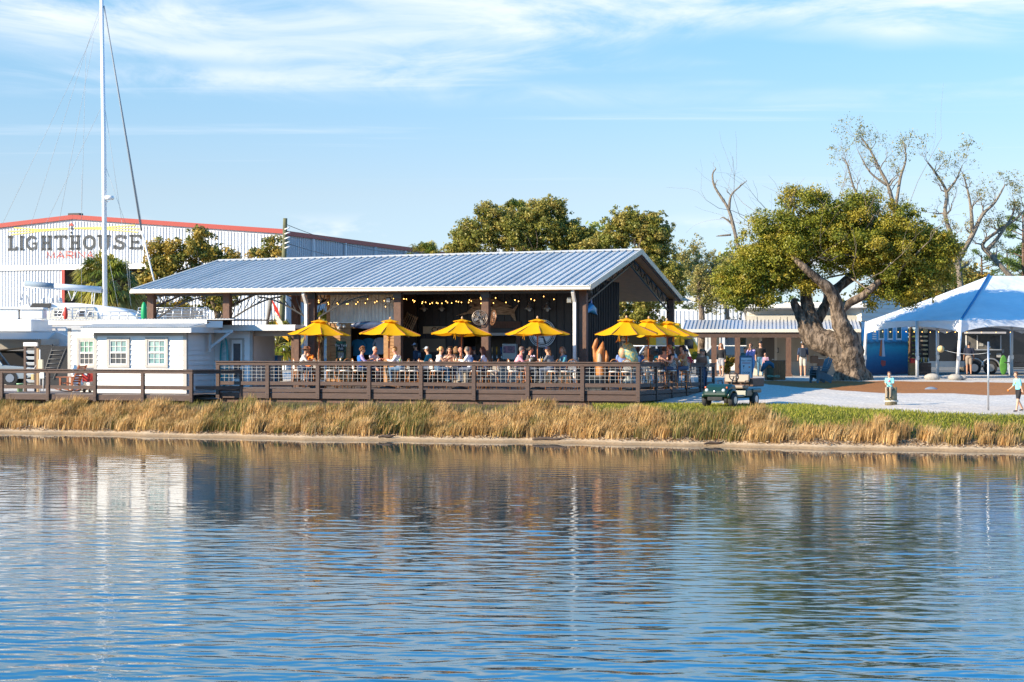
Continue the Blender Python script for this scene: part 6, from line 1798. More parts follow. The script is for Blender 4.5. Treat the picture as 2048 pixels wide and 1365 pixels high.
# --- palms ---------------------------------------------------------------
def palm(D, px, py, rpx, n, label, trunk=True, seed=0, droop=1.0, skirt=True, cols=((0.15, 0.20, 0.03), (0.27, 0.28, 0.045), (0.40, 0.34, 0.07), (0.46, 0.35, 0.10))):
    r = np.random.default_rng(seed)
    t = empty('sabal_palm', (X(px, D), D, 1.6), 0, label, 'palm')
    c = T(px, py, 0, D, t); R_m = rpx * D / F
    if trunk:
        m = MB(); m.tube([(0, 0, 0), (c.x * .5, 0, c.z * .5), tuple(c)], [.24, .2, .22], 10, jit=.06); m.build('trunk', M_bark, t, fix=False)
    vs = []; fs = []; cl = []; st = MB()
    for i in range(n):
        az = r.random() * 2 * math.pi; el = r.uniform(-1.15 if skirt else -.5, 1.35)
        d = np.array([math.cos(az) * math.cos(el), math.sin(az) * math.cos(el), math.sin(el)])
        L1 = R_m * r.uniform(.45, .65)
        p0 = np.array(c); p1 = p0 + d * L1 + np.array([0, 0, -.12 * R_m * droop * (1 - abs(math.sin(el)))])
        st.tube([tuple(p0), tuple((p0 + p1) / 2 + np.array([0, 0, .05 * R_m])), tuple(p1)], .018, 3, cap=False)
        side = np.cross(d, [0, 0, 1.0]); ns = np.linalg.norm(side); side = side / ns if ns > .1 else np.array([1.0, 0, 0])
        upv = np.cross(side, d)
        k = 26; dry = el < -.3
        cc = np.array(cols[r.integers(2, 4)] if dry else cols[r.integers(0, 3)]) * r.uniform(.8, 1.15)
        for j in range(k):
            a = (j / (k - 1) - .5) * 2.5
            dv = d * math.cos(a) + side * math.sin(a) + upv * r.uniform(-.18, .18) + upv * .15 * math.cos(a)
            L2 = R_m * r.uniform(.42, .6) * (1 - .25 * abs(a) / 1.25)
            q1 = p1 + dv * L2 * .6; q2 = p1 + dv * L2 + np.array([0, 0, -L2 * .45 * droop])
            w = np.cross(dv, upv); w = w / (np.linalg.norm(w) + 1e-6) * .022 * (R_m / 1.6 + .4)
            b = len(vs)
            vs += [p1 - w * .4, p1 + w * .4, q1 + w, q1 - w, q2 + w * .25, q2 - w * .25]
            fs += [(b, b + 1, b + 2, b + 3), (b + 3, b + 2, b + 4, b + 5)]
            cl += [cc * r.uniform(.85, 1.15)] * 6
    st.build('leaf_stalks', mat('palm stalk', (0.22, 0.22, 0.06), .6), t, fix=False)['kind'] = 'stuff'
    link_mesh('crown', fast_mesh('crown', np.array(vs), np.array(fs), M_palm, np.array(cl)), t)
    return t
palm(104, 212, 575, 78, 95, 'tall shaggy sabal palm behind the mast in front of the shed door', seed=1)
palm(93, 556, 690, 60, 60, 'low bright sabal palm seen through the passage beside the pavilion post', seed=2, skirt=False)
palm(96, 640, 660, 46, 40, 'small sabal palm half hidden by the first yellow umbrella', seed=3, skirt=False)
palm(118, 1035, 438, 48, 50, 'sabal palm crown poking out of the top of the oak behind the ridge', seed=4, skirt=False)
palm(110, 853, 525, 50, 44, 'sabal palm tip just clearing the pavilion ridge', seed=5, skirt=False)
palm(98, 690, 700, 40, 30, 'dark palm in the shade behind the shop corner', seed=6, skirt=False)

# --- pines far behind ------------------------------------------------------
def pine(D, px, top, label, seed, crown_py=None, w=40):
    t = empty('pine_tree', (X(px, D), D, 1.7), 0, label, 'tree', 'tall pines behind the tent')
    m = MB(); b = T(px, 705, 0, D, t); b.z = -.1; c = T(px + rnd.uniform(-6, 6), top, 0, D, t)
    m.tube([b, b.lerp(c, .5) + Vector((.1, 0, 0)), c], [.22, .17, .05], 7)
    r = np.random.default_rng(seed); cs = []
    lo = crown_py or 600
    for i in range(16):
        f = i / 15; py = top + (lo - top) * f
        L1 = w * (.35 + .75 * math.sin(math.pi * min(1, f * .8 + .12))) * rnd.uniform(.6, 1.1)
        s = rnd.choice((-1, 1))
        e = T(px + s * L1, py - rnd.uniform(2, 12), rnd.uniform(-1.5, 1.5), D, t)
        m.tube([T(px, py + 6, 0, D, t), e], [.05, .02], 4)
        for g in (1, .65): cs.append(tuple(T(px, py + 6, 0, D, t).lerp(e, g)))
    m.build('trunk', mat('pine bark', (0.16, 0.09, 0.055), .9, col2=(0.10, .06, .04), scale=4), t, fix=False)
    v, f_, col = leaf_cloud(cs, r.uniform(.35, .8, len(cs)), 5200, .11, PINE, seed, flat=.5, shell=.2, asp=.25)
    link_mesh('crown', fast_mesh('crown', v, f_, M_needle, col), t)
for (D, px, top, lo, w, lab) in ((150, 1965, 510, 600, 46, 'round topped pine just above the tent ridge'), (155, 2018, 500, 600, 40, 'pine with open crown beside the thin bare pole trunk'), (140, 2044, 430, 560, 34, 'tall thin pine at the edge of the view, bare below'),
                             (150, 1905, 530, 620, 36, 'low pine behind the tent canopy slope'), (150, 1395, 560, 690, 22, 'thin pine beyond the pavilion gable post'), (152, 1425, 575, 700, 22, 'thin pine between the porch posts'), (148, 1460, 565, 690, 20, 'slender pine behind the gnarled oak'), (158, 1490, 570, 690, 22, 'slender pine beside the restroom roof end')):
    pine(D, px, top, lab, int(px), lo, w)
# woodland wall at the back, reads as one mass
wood = empty('woodland', (0, 0, 0)); 
cs = []; rs = []
r = np.random.default_rng(77)
for x in np.arange(-75, 100, 1.7):
    d = 175 + r.uniform(-8, 8); hmax = 8.5 + 3.0 * math.sin(x * .13) + r.uniform(-1.5, 1.5)
    if x < 2: hmax *= .55
    for k in range(7):
        cs.append((x + r.uniform(-1.4, 1.4), d + r.uniform(-3, 3), 1.0 + hmax * r.random() ** .8)); rs.append(r.uniform(.9, 1.9))
v, f_, col = leaf_cloud(cs, rs, 60000, .24, PINE + OLIVE, 78, flat=.8)
bpy.data.objects.remove(wood)
wo = link_mesh('woodland', fast_mesh('woodland', v, f_, M_leaf, col)); tag(wo, 'distant woodland edge closing the view behind the buildings', kind='stuff')
m = MB()
for x in np.arange(-70, 100, 2.3):
    q = x + rnd.uniform(-.8, .8); m.tube([(q, 172, 1.5), (q + rnd.uniform(-.4, .4), 172, rnd.uniform(7, 10))], [.17, .08], 5)
tag(m.build('woodland_trunks', MATS['pine bark'], None, fix=False), 'row of far pine trunks in the woodland edge', kind='stuff')
# a few shrubs on the plaza edge
def shrub(px, py, d, rx, ry, n, cols, label, seed):
    z = ground(X(px, d), d)
    t = empty('shrub', (X(px, d), d, z), 0, label, 'shrub')
    cs = [(rnd.uniform(-.6, .6) * rx, rnd.uniform(-.5, .5) * rx, ry * rnd.uniform(.2, .9)) for _ in range(14)]
    v, f_, col = leaf_cloud(cs, [rx * .4] * 14, n, .07, cols, seed)
    link_mesh('foliage', fast_mesh('foliage', v, f_, M_leaf, col), t)
    m = MB()
    for _ in range(6): m.tube([(rnd.uniform(-.1, .1), 0, 0), (rnd.uniform(-.4, .4) * rx, rnd.uniform(-.3, .3), ry * .7)], [.02, .008], 4)
    m.build('stem', M_barkl, t)
shrub(1455, 740, 105, .55, 1.1, 2600, GOLD, 'sunlit yellow green shrub behind the walking woman', 5)
shrub(1400, 735, 112, .8, 1.2, 2600, OAKC, 'green shrub beyond the far end of the deck railing', 6)

# ================================================================== REEDS, LAWN BLADES, WRACK
def blades(name, bx, by, bz, h, lean_dir, lean, width, cols, seed, mat_=None, kind='stuff', label=None):
    r = np.random.default_rng(seed); n = len(bx)
    ts = np.array([0, .45, .8, 1.0]); wd = np.array([1, .85, .5, .08])
    ang = r.random(n) * math.pi
    wx_, wy_ = np.cos(ang) * width, np.sin(ang) * width
    v = np.zeros((n, 8, 3))
    for i, t in enumerate(ts):
        off = lean * h * t ** 1.9
        cx = bx + np.cos(lean_dir) * off; cy = by + np.sin(lean_dir) * off; cz = bz + h * (t - .22 * (lean ** 2) * t ** 2.2)
        v[:, 2 * i, 0] = cx - wx_ * wd[i]; v[:, 2 * i, 1] = cy - wy_ * wd[i]; v[:, 2 * i, 2] = cz
        v[:, 2 * i + 1, 0] = cx + wx_ * wd[i]; v[:, 2 * i + 1, 1] = cy + wy_ * wd[i]; v[:, 2 * i + 1, 2] = cz
    b = np.arange(n)[:, None] * 8
    f = np.concatenate([b + np.array([[2 * i, 2 * i + 1, 2 * i + 3, 2 * i + 2]]) for i in range(3)], 1).reshape(-1, 4)
    o = link_mesh(name, fast_mesh(name, v.reshape(-1, 3), f, mat_ or M_reed, np.repeat(cols, 8, 0)))
    return tag(o, label, kind=kind)
M_reed = leafmat('dry cordgrass', .7, .3)
r = np.random.default_rng(5)
def gz(x, y): 
    sh = 64.9 - 0.35 * x + 0.35 * np.sin(x * 0.33 + 1) + 0.15 * np.sin(x * 1.1) + 0.10 * np.sin(x * 2.9 + .5) + 0.05 * np.sin(x * 6.1)
    return np.interp(y - sh, _T, _Z)
def shv(x): return 64.9 - 0.35 * x + 0.35 * np.sin(x * 0.33 + 1) + 0.15 * np.sin(x * 1.1) + 0.10 * np.sin(x * 2.9 + .5) + 0.05 * np.sin(x * 6.1)
nt = 1350
tx = r.uniform(-22, 19.5, nt * 2)
tt = r.uniform(1.0, 3.5, nt * 2)
# the band is deep in front of the decks and thins out to tufts on the east
maxt = np.interp(tx, [-22, 4, 8.5, 11, 20], [2.9, 2.9, 2.7, 2.1, 1.9]) + .35 * np.sin(tx * 1.7) 
dens = np.interp(tx, [-22, 8, 11, 20], [1, 1, .6, .5]) * (0.72 + .28 * np.sin(tx * 2.9 + 1) * np.sin(tx * 1.3))
keep = (tt < maxt) & (r.random(nt * 2) < dens)
tx, tt = tx[keep], tt[keep]
nb_ = 78
cx = np.repeat(tx, nb_); ct = np.repeat(tt, nb_); n = len(cx)
th_ = np.repeat(r.uniform(.72, 1.15, len(tx)) * (1 + .16 * np.sin(tx * 1.1) + .1 * np.sin(tx * 3.1)), nb_)
tld = np.repeat(r.normal(0.1, .5, len(tx)), nb_); tle = np.repeat(r.uniform(.1, .45, len(tx)), nb_)
bx = cx + r.normal(0, .13, n); by = shv(cx) + ct + r.normal(0, .13, n)
h = (0.62 + .36 * r.random(n)) * th_ * .54
cold = np.array([(0.50, 0.29, 0.105), (0.60, 0.39, 0.16), (0.36, 0.19, 0.06), (0.68, 0.49, 0.24), (0.50, 0.33, 0.105)])
colg = np.array([(0.13, 0.13, 0.03), (0.20, 0.18, 0.04)])
tc_ = r.integers(0, 5, len(tx)); bl = cold[np.repeat(tc_, nb_)] * .5 + cold[r.integers(0, 5, n)] * .5
gm_ = np.repeat((np.sin(tx * .9 + 2) * np.sin(tx * .23) > .45) | (r.random(len(tx)) < .10), nb_) & (r.random(n) < .6)
bl = np.where(gm_[:, None], colg[r.integers(0, 2, n)], bl) * (0.8 + .4 * r.random(n))[:, None] * np.repeat(r.uniform(.65, 1.2, len(tx)), nb_)[:, None]
blades('reeds', bx, by, gz(bx, by) - .03, h, tld + r.normal(0, .6, n), tle * r.uniform(.5, 1.5, n), .009 + .006 * r.random(n), bl, 6, label='band of dry golden cordgrass along the shoreline leaning in the wind')
# olive shorter growth behind
n = 4500
bx = r.uniform(-22, 8, n); by = shv(bx) + r.uniform(2.6, 4.2, n)
blades('marsh_grass', bx, by, gz(bx, by), r.uniform(.10, .28, n), r.normal(.1, .9, n), r.uniform(.2, .7, n), np.full(n, .009), colg[r.integers(0, 2, n)] * r.uniform(.7, 1.3, n)[:, None], 8, label='shorter olive grass between the reeds and the deck')
# lawn blades on the east
n = 42000
bx = r.uniform(3, 19, n); t_ = r.uniform(1.6, 8.2, n)
g0 = np.interp(bx, [-30, 2, 8, 10.7, 11.5, 12.5, 14.6, 18], [7.2, 7.2, 7.3, 7.9, 6.2, 5.0, 4.0, 3.7])
k = t_ < g0 + r.normal(0, .12, n)
bx, t_ = bx[k], t_[k]; by = shv(bx) + t_; n = len(bx)
lc = np.array([(0.28, 0.29, 0.025), (0.30, 0.30, 0.03), (0.38, 0.34, 0.07), (0.15, 0.18, 0.025)])
blades('lawn_grass', bx, by, gz(bx, by), r.uniform(.05, .13, n), r.uniform(0, 6.28, n), r.uniform(.2, .9, n), np.full(n, .012), lc[r.integers(0, 4, n)] * r.uniform(.8, 1.2, n)[:, None], 9, label='short bright lawn between the reeds and the white gravel')
# wrack line: dead stems and shell bits at the reed feet
n = 11000
bx = r.uniform(-22, 19.5, n); tq = np.abs(r.normal(0.5, .3, n)) + .62; by = shv(bx) + tq
a = r.random(n) * 6.28; L2 = r.uniform(.02, .09, n); w = r.uniform(.008, .022, n)
z = gz(bx, by) + r.uniform(.005, .06, n)
dx, dy = np.cos(a), np.sin(a); tz = r.normal(0, .4, n)
v = np.stack([np.stack([bx - dx * L2, by - dy * L2, z - tz * L2], 1), np.stack([bx + dy * w, by - dx * w, z + w], 1), np.stack([bx + dx * L2, by + dy * L2, z + tz * L2], 1), np.stack([bx - dy * w, by + dx * w, z - w * .5], 1)], 1).reshape(-1, 3)
cc = np.array([(0.42, 0.28, 0.15), (0.22, 0.13, 0.07), (0.50, 0.38, 0.25), (0.12, 0.07, 0.04)])[r.integers(0, 4, n)]
o = link_mesh('wrack', fast_mesh('wrack', v, np.arange(4 * n).reshape(n, 4), M_reed, np.repeat(cc, 4, 0))); tag(o, 'line of dead stems and shell bits along the reed feet', kind='stuff')
# driftwood pieces
for (px, t0, L2, lab) in ((1098, .45, .6, 'dark forked driftwood log on the sand below the deck corner'), (1410, .3, .35, 'short dark driftwood stick on the pale sand'), (770, .5, .3, 'small driftwood stub on the sand beneath the third umbrella')):
    x = X(px, 66); y = shore(x) + t0
    e = empty('driftwood', (x, y, ground(x, y)), rnd.uniform(-.3, .3), lab, 'driftwood')
    m = MB(); limb(m, [(-L2, 0, .03), (-L2 * .3, .03, .07), (L2 * .4, -.02, .05), (L2, .02, .1)], [.03, .05, .045, .015], 7, .1); m.tube([(0, 0, .06), (L2 * .4, .1, .2)], [.03, .01], 6); m.build('log', mat('wet dark wood', (0.07, 0.045, 0.03), .8), e)
# ================================================================== PEOPLE
def pm(kind, c):
    key = '%s %d %d %d' % (kind, c[0] * 255, c[1] * 255, c[2] * 255)
    if kind == 'skin': return mat(key, c, .55, spec=.3)
    if kind == 'hair': return mat(key, c, .6, col2=tuple(x * .6 for x in c), scale=25, aniso=(4, 4, .6), bump=.4)
    if kind == 'print': return mat(key, c, .85, col2=(min(1, c[0] * .4 + .1), min(1, c[1] * .5 + .12), min(1, c[2] * .6 + .2)), scale=11, contrast=(.45, .55), bump=.3, bscale=8)
    return mat(key, c, .85, bump=.4, bscale=7)
SKIN = (0.55, 0.30, 0.20); SKIN2 = (0.42, 0.22, 0.14); SKINR = (0.60, 0.26, 0.18)
_n = [0]
def seg(m, a, b, ra, rb, n=10):
    """tapered limb with rounded ends"""
    a, b = Vector(a), Vector(b); d = (b - a); L = d.length; d.normalize()
    pts = [a - d * ra * .85, a - d * ra * .5, a, a.lerp(b, .33), a.lerp(b, .66), b, b + d * rb * .5, b + d * rb * .85]
    k = .12 * math.sin(1) 
    rs = [ra * .35, ra * .82, ra, ra * .72 + rb * .3, ra * .36 + rb * .66, rb, rb * .82, rb * .35]
    m.tube(pts, rs, n)
def ell(m, c, s, n=14, k=10):
    m.ball(c, 1.0, n, k, s)
def person(name, loc, face, label, pose='sit', shirt=(.5, .5, .5), pants=(.05, .07, .12), hair=(.08, .05, .03), skin=SKIN, sleeve=.5, shorts=False, hairstyle='short', cap=None, capback=False, hat=None, sc=1.0,
           lean=.10, arms=None, head=(0, 0), kind='cloth', shoes=(.06, .06, .06), extras=(), wide=1.0, beard=None, glasses=False, group=None, top='shirt', legs=None):
    """facing local +Y; face = heading of +Y measured from world +X in degrees"""
    e = empty(name, loc, math.radians(face - 90), label, 'person', group, sc)
    m = MB(); S = []                                            # segments with material tags, for painting by nearest
    def add(a, b, ra, rb, tg, n=10):
        seg(m, a, b, ra, rb, n); S.append((Vector(a), Vector(b), (ra + rb) / 2, tg))
    w = wide
    if pose == 'sit':
        hip, chest, neck = Vector((0, 0, .55)), Vector((0, lean * .7, .90)), Vector((0, lean * 1.15, 1.10))
    else:
        hip, chest, neck = Vector((0, 0, .95)), Vector((0, lean * .6, 1.30)), Vector((0, lean, 1.50))
    # torso as stacked ellipses
    prof = [(0.0, .155, .115), (.2, .15, .11), (.45, .145, .105), (.7, .175, .115), (.88, .185, .105), (1.0, .11, .075), (1.08, .06, .06)]
    b0 = len(m.v); n = 14
    m.v.append(tuple(hip + Vector((0, 0, -.10))))
    for f, rx, ry in prof:
        c = hip.lerp(chest, min(f / .7, 1)) if f <= .7 else chest.lerp(neck, (f - .7) / .38)
        for j in range(n):
            a = 2 * math.pi * j / n; m.v.append((c.x + rx * w * math.cos(a), c.y + ry * w * math.sin(a) * (1.15 if w > 1.1 and f < .6 else 1), c.z))
    for j in range(n): m.f.append((b0, b0 + 1 + (j + 1) % n, b0 + 1 + j)); m.m.append(0); m.smooth.append(True)
    for i in range(len(prof) - 1):
        for j in range(n):
            a = b0 + 1 + i * n + j; b = b0 + 1 + i * n + (j + 1) % n
            m.f.append((a, b, b + n, a + n)); m.m.append(0); m.smooth.append(True)
    tl = b0 + 1 + (len(prof) - 1) * n
    m.f.append(tuple(tl + j for j in range(n))); m.m.append(0); m.smooth.append(True)
    S.append((hip + Vector((0, 0, .02)), hip + Vector((0, 0, .0)), .15, 'pants')); S.append((hip.lerp(chest, .35), chest, .15, 'shirt')); S.append((Vector((-.13 * w, chest.y, chest.z + .10)), Vector((.13 * w, chest.y, chest.z + .10)), .07, 'shirt'))
    # head
    hx, hy = math.radians(head[0]), head[1]          # turn (deg, + = toward its own left), nod (m forward)
    hc = neck + Vector((0, .035 + hy, .165 - abs(hy) * .3))
    add(neck + Vector((0, -.01, -.04)), hc + Vector((0, -.01, -.06)), .062, .058, 'skin')
    fwd = Vector((-math.sin(hx), math.cos(hx), -hy * 1.5)).normalized(); rt = Vector((fwd.y, -fwd.x, 0)).normalized()
    ell(m, hc, (.078, .096, .118)); S.append((hc, hc, .10, 'skin'))
    ell(m, hc + fwd * .03 + Vector((0, 0, -.055)), (.058, .062, .06)); S.append((hc + fwd * .03 + Vector((0, 0, -.055)),) * 2 + (.06, 'skin'))
    seg(m, hc + fwd * .082 + Vector((0, 0, .012)), hc + fwd * .108 + Vector((0, 0, -.018)), .012, .018, 6)
    for s_ in (-1, 1): seg(m, hc + rt * .08 * s_ + Vector((0, 0, .01)), hc + rt * .084 * s_ + Vector((0, 0, -.025)), .018, .014, 6)
    # legs
    sk = 'skin' if shorts else 'pants'
    hands = []
    if pose == 'sit':
        spread = (legs or .09)
        for s_ in (-1, 1):
            h_ = Vector((s_ * .09 * w, .02, .53)); kn = Vector((s_ * spread * 1.2, .44, .53)); an = Vector((s_ * spread, .40 + rnd.uniform(-.06, .08), .09))
            add(h_, h_.lerp(kn, .6), .098 * w, .082, 'pants'); add(h_.lerp(kn, .6), kn, .082, .066, sk); add(kn, an, .062, .042, sk)
            add(an + Vector((0, -.02, -.04)), an + Vector((0, .15, -.055)), .042, .034, 'shoe')
    else:
        st = legs or (0.03, -0.03)
        for s_, f in ((-1, st[0]), (1, st[1])):
            h_ = Vector((s_ * .085, 0, .93)); kn = Vector((s_ * .10, f * .7 + .03, .50)); an = Vector((s_ * .10, f * 1.7 if f > 0 else f * 2.4, .09 + (max(0, -f) * .25)))
            add(h_, h_.lerp(kn, .7), .10 * w, .085, 'pants'); add(h_.lerp(kn, .7), kn, .082, .064, sk); add(kn, an, .062, .042, sk)
            add(an + Vector((0, -.02, -.045)), an + Vector((0, .16, -.055)), .042, .034, 'shoe')
    # arms: (elbow, hand) offsets from the shoulder for the right (+x) and left (-x) arm
    if arms is None:
        arms = (((.04, .10, -.27), (-.08, .36, -.22)), ((.04, .10, -.27), (-.06, .36, -.22))) if pose == 'sit' else (((.05, -.03, -.28), (.06, .06, -.53)), ((.05, -.03, -.28), (.06, .06, -.53)))
    for s_, (el_, ha_) in zip((1, -1), arms):
        sh = Vector((s_ * .175 * w, chest.y, chest.z + .13)); el = sh + Vector((s_ * el_[0], el_[1], el_[2])); ha = sh + Vector((s_ * ha_[0], ha_[1], ha_[2]))
        k = min(1, sleeve * 2)
        if k > 0: add(sh, sh.lerp(el, k), .062, .052, 'shirt')
        if k < 1: add(sh.lerp(el, k), el, .048, .040, 'skin')
        k2 = max(0, sleeve * 2 - 1)
        if k2 > 0: add(el, el.lerp(ha, k2 * .96), .046, .036, 'shirt')
        if k2 < .98: add(el.lerp(ha, k2 * .96), ha, .036 + .004, .028, 'skin')
        hands.append((ha, (ha - el).normalized(), s_)); ell(m, ha + (ha - el).normalized() * .045, (.038, .045, .04), 8, 6); S.append((ha, ha + (ha - el).normalized() * .06, .04, 'skin'))
    raw = m.mesh('raw', M_white)
    tmp = bpy.data.objects.new('tmp', raw); COL.objects.link(tmp)
    md = tmp.modifiers.new('r', 'REMESH'); md.mode = 'VOXEL'; md.voxel_size = .026 * max(1, 1); md.use_smooth_shade = True
    ms = tmp.modifiers.new('s', 'SMOOTH'); ms.factor = .5; ms.iterations = 2
    dg = bpy.context.evaluated_depsgraph_get(); ev = tmp.evaluated_get(dg)
    me = bpy.data.meshes.new_from_object(ev); bpy.data.objects.remove(tmp); bpy.data.meshes.remove(raw)
    # paint
    nf = len(me.polygons); cen = np.empty(nf * 3); me.polygons.foreach_get('center', cen); cen = cen.reshape(-1, 3)
    best = np.full(nf, 1e9); idx = np.zeros(nf, int)
    order = ['skin', 'shirt', 'pants', 'shoe']
    for a, b, r_, tg in S:
        a = np.array(a); b = np.array(b); ab = b - a; L2 = ab @ ab
        t = np.clip(((cen - a) @ ab) / L2, 0, 1) if L2 > 1e-9 else np.zeros(nf)
        d = np.linalg.norm(cen - a - t[:, None] * ab, axis=1) / 1.0 - r_
        k = d < best; best = np.where(k, d, best); idx = np.where(k, order.index(tg), idx)
    me.materials.clear()
    for mt in (pm('skin', skin), pm(kind, shirt), pm('cloth', pants), pm('cloth', shoes)): me.materials.append(mt)
    me.polygons.foreach_set('material_index', idx.astype(np.int32)); me.polygons.foreach_set('use_smooth', [True] * nf)
    me.name = 'body'
    # fingers, five to a hand, curled; appended to the same mesh
    import bmesh
    fm = MB()
    for ha, d, s_ in hands:
        sd_ = d.cross(Vector((0, 0, 1))); sd_ = sd_.normalized() if sd_.length > .1 else Vector((1, 0, 0)); dn = sd_.cross(d).normalized() * -1
        base = ha + d * .07
        for i, Lf in enumerate((.030, .036, .034, .026)):
            o_ = base + sd_ * (-.024 + .016 * i); fm.tube([o_ - d * .02, o_ + d * Lf, o_ + d * (Lf + .012) + dn * -.022], [.0085, .008, .006], 5)
        o_ = ha + d * .02 + sd_ * -.036 * s_; fm.tube([o_ + sd_ * .01 * s_, o_ - sd_ * .014 * s_ + d * .022, o_ - sd_ * .01 * s_ + d * .048], [.011, .010, .007], 5)
    bm = bmesh.new(); bm.from_mesh(me); fme = fm.mesh('f', M_white); bm.from_mesh(fme); bm.to_mesh(me); bm.free(); bpy.data.meshes.remove(fme)
    link_mesh('body', me, e)
    # face
    f_ = MB()
    for s_ in (-1, 1): f_.ball(hc + fwd * .088 + rt * .03 * s_ + Vector((0, 0, .012)), .011 if not glasses else .001, 6, 4)
    if not glasses: f_.build('eyes', pm('cloth', (.03, .02, .02)), e)['kind'] = 'stuff'
    f2 = MB(); f2.ball(hc + fwd * .089 + Vector((0, 0, -.06)), .018, 8, 4, (1.2, .4, .35)); f2.build('mouth', pm('cloth', (.32, .08, .07)), e)
    if glasses:
        g = MB()
        for s_ in (-1, 1): g.ball(hc + fwd * .092 + rt * .032 * s_ + Vector((0, 0, .014)), .026, 8, 5, (1, .5, .8)); g.tube([hc + fwd * .09 + rt * .05 * s_ + Vector((0, 0, .016)), hc + rt * .082 * s_ + Vector((0, 0, .01))], .004, 4)
        tag(g.build('sunglasses', M_blacksteel, e), kind='stuff')
    if beard:
        g = MB(); g.ball(hc + fwd * .045 + Vector((0, 0, -.078)), 1, 10, 8, (.062, .062, .055)); g.build('beard', pm('hair', beard), e)
    # hair
    hm = MB(); hb = hc - fwd * .014 + Vector((0, 0, .022))
    if hairstyle != 'bald':
        pr = [(.0, .118), (.045, .11), (.078, .082), (.092, .04), (.094, 0), (.088, -.035), (.076, -.06)]
        nseg = 16; b0 = 0; vs = []; fs = []
        for r_, z in pr:
            for j in range(nseg):
                a = 2 * math.pi * j / nseg; dv = fwd * math.cos(a) + rt * math.sin(a)
                zz_ = z
                if math.cos(a) > .45 and z < .055: zz_ = .055 + (z - .055) * .05             # hairline above the face
                elif math.cos(a) > 0 and z < 0: zz_ = z * .6
                vs.append(hb + dv * r_ * (1.06 if math.cos(a) < 0 else .98) + Vector((0, 0, zz_ * 1.02)))
        fs = [(i * nseg + j, i * nseg + (j + 1) % nseg, (i + 1) * nseg + (j + 1) % nseg, (i + 1) * nseg + j) for i in range(len(pr) - 1) for j in range(nseg)]
        hm.sm = True; hm.add(vs, fs)
        if hairstyle == 'curly':
            for _ in range(60):
                a = rnd.uniform(0, 6.28); z = rnd.uniform(-.06, .12); r_ = math.sqrt(max(0, 1 - (z / .14) ** 2)) * .105
                dv = fwd * math.cos(a) + rt * math.sin(a)
                if math.cos(a) > .4 and z < .05: continue
                hm.ball(hb + dv * r_ + Vector((0, 0, z)), rnd.uniform(.022, .036), 6, 4)
        if hairstyle in ('long', 'shoulder', 'pony'):
            Lh = {'long': .40, 'shoulder': .22, 'pony': .30}[hairstyle]
            for j in range(9 if hairstyle != 'pony' else 2):
                a = math.radians(100 + j * 20) if hairstyle != 'pony' else math.pi
                dv = fwd * math.cos(a) + rt * math.sin(a)
                q = hb + dv * .082 + Vector((0, 0, .03))
                hm.tube([q, q + dv * .02 + Vector((0, 0, -Lh * .35)), q + dv * .03 - fwd * .02 + Vector((0, 0, -Lh * .75)), q + dv * .015 - fwd * .02 + Vector((0, 0, -Lh))], [.04, .046, .04, .015], 7)
        if hairstyle == 'bun': hm.ball(hb - fwd * .115 + Vector((0, 0, .0)), .05, 10, 8)
        hm.build('hair', pm('hair', hair), e, fix=False)
    if cap:
        g = MB(); g.sm = True; fz = -fwd if capback else fwd
        g.lathe(hc + Vector((0, 0, .045)), [(.100, 0), (.102, .03), (.088, .065), (.05, .09), (.001, .098)], 16)
        q = hc + fz * .10 + Vector((0, 0, .05)); sdv = rt
        vs = [q - sdv * .075 - fz * .03, q + sdv * .075 - fz * .03, q + sdv * .06 + fz * .055 + Vector((0, 0, -.015)), q - sdv * .06 + fz * .055 + Vector((0, 0, -.015))]
        g.add([v + Vector((0, 0, dz)) for dz in (0, .01) for v in vs], [(0, 3, 2, 1), (4, 5, 6, 7), (0, 1, 5, 4), (1, 2, 6, 5), (2, 3, 7, 6), (3, 0, 4, 7)])
        g.build('cap', pm('cloth', cap), e, fix=False)
    if hat:
        g = MB(); g.sm = True
        g.lathe(hc + Vector((0, 0, .05)), [(.19, -.015), (.17, .0), (.105, .008), (.10, .06), (.085, .10), (.03, .105), (.001, .10)], 20)
        g.build('hat', pm('cloth', hat), e, fix=False)
    for x in extras:
        if x[0] == 'pack':
            g = MB(); g.box((0, chest.y - .20, chest.z - .07), (.32, .18, .46)); g.build('backpack', pm('cloth', x[1]), e, bevel=.05)
        if x[0] == 'print':
            g = MB(); g.box((0, chest.y - .125, chest.z + .04), (.20, .012, .10)); g.box((-.06, chest.y - .122, chest.z - .05), (.07, .012, .06)); g.box((.06, chest.y - .122, chest.z - .05), (.07, .012, .06))
            tag(g.build('shirt_print', pm('cloth', x[1]), e), kind='stuff')
        if x[0] == 'chestprint':
            g = MB(); g.ball((0, chest.y + .118, chest.z + .0), .06, 8, 6, (1, .25, 1)); g.build('shirt_print', pm('cloth', x[1]), e)
        if x[0] == 'ball':
            g = MB(); g.ball(hands[0][0] + hands[0][1] * .1, .045, 10, 8); tag(g.build('orange_ball', pm('cloth', (.9, .22, .01)), None), 'small orange ball held by the boy walking on the sand', 'ball').matrix_world = Matrix.LocRotScale(Vector(loc), Quaternion((0, 0, 1), math.radians(face - 90)), (sc, sc, sc))
        if x[0] == 'strap':
            g = MB(); g.bar((-.13, chest.y + .12, chest.z + .12), (.15, chest.y + .13, chest.z - .22), .03, .012); g.build('strap', pm('cloth', x[1]), e)
        if x[0] == 'vest':
            g = MB(); g.lathe((0, chest.y * .8, .58 if pose == 'sit' else .95), [(.165 * w, 0), (.163 * w, .2), (.19 * w, .38), (.15, .47)], 14, 1, .72); g.build('vest', pm('cloth', x[1]), e, fix=False)
    return e

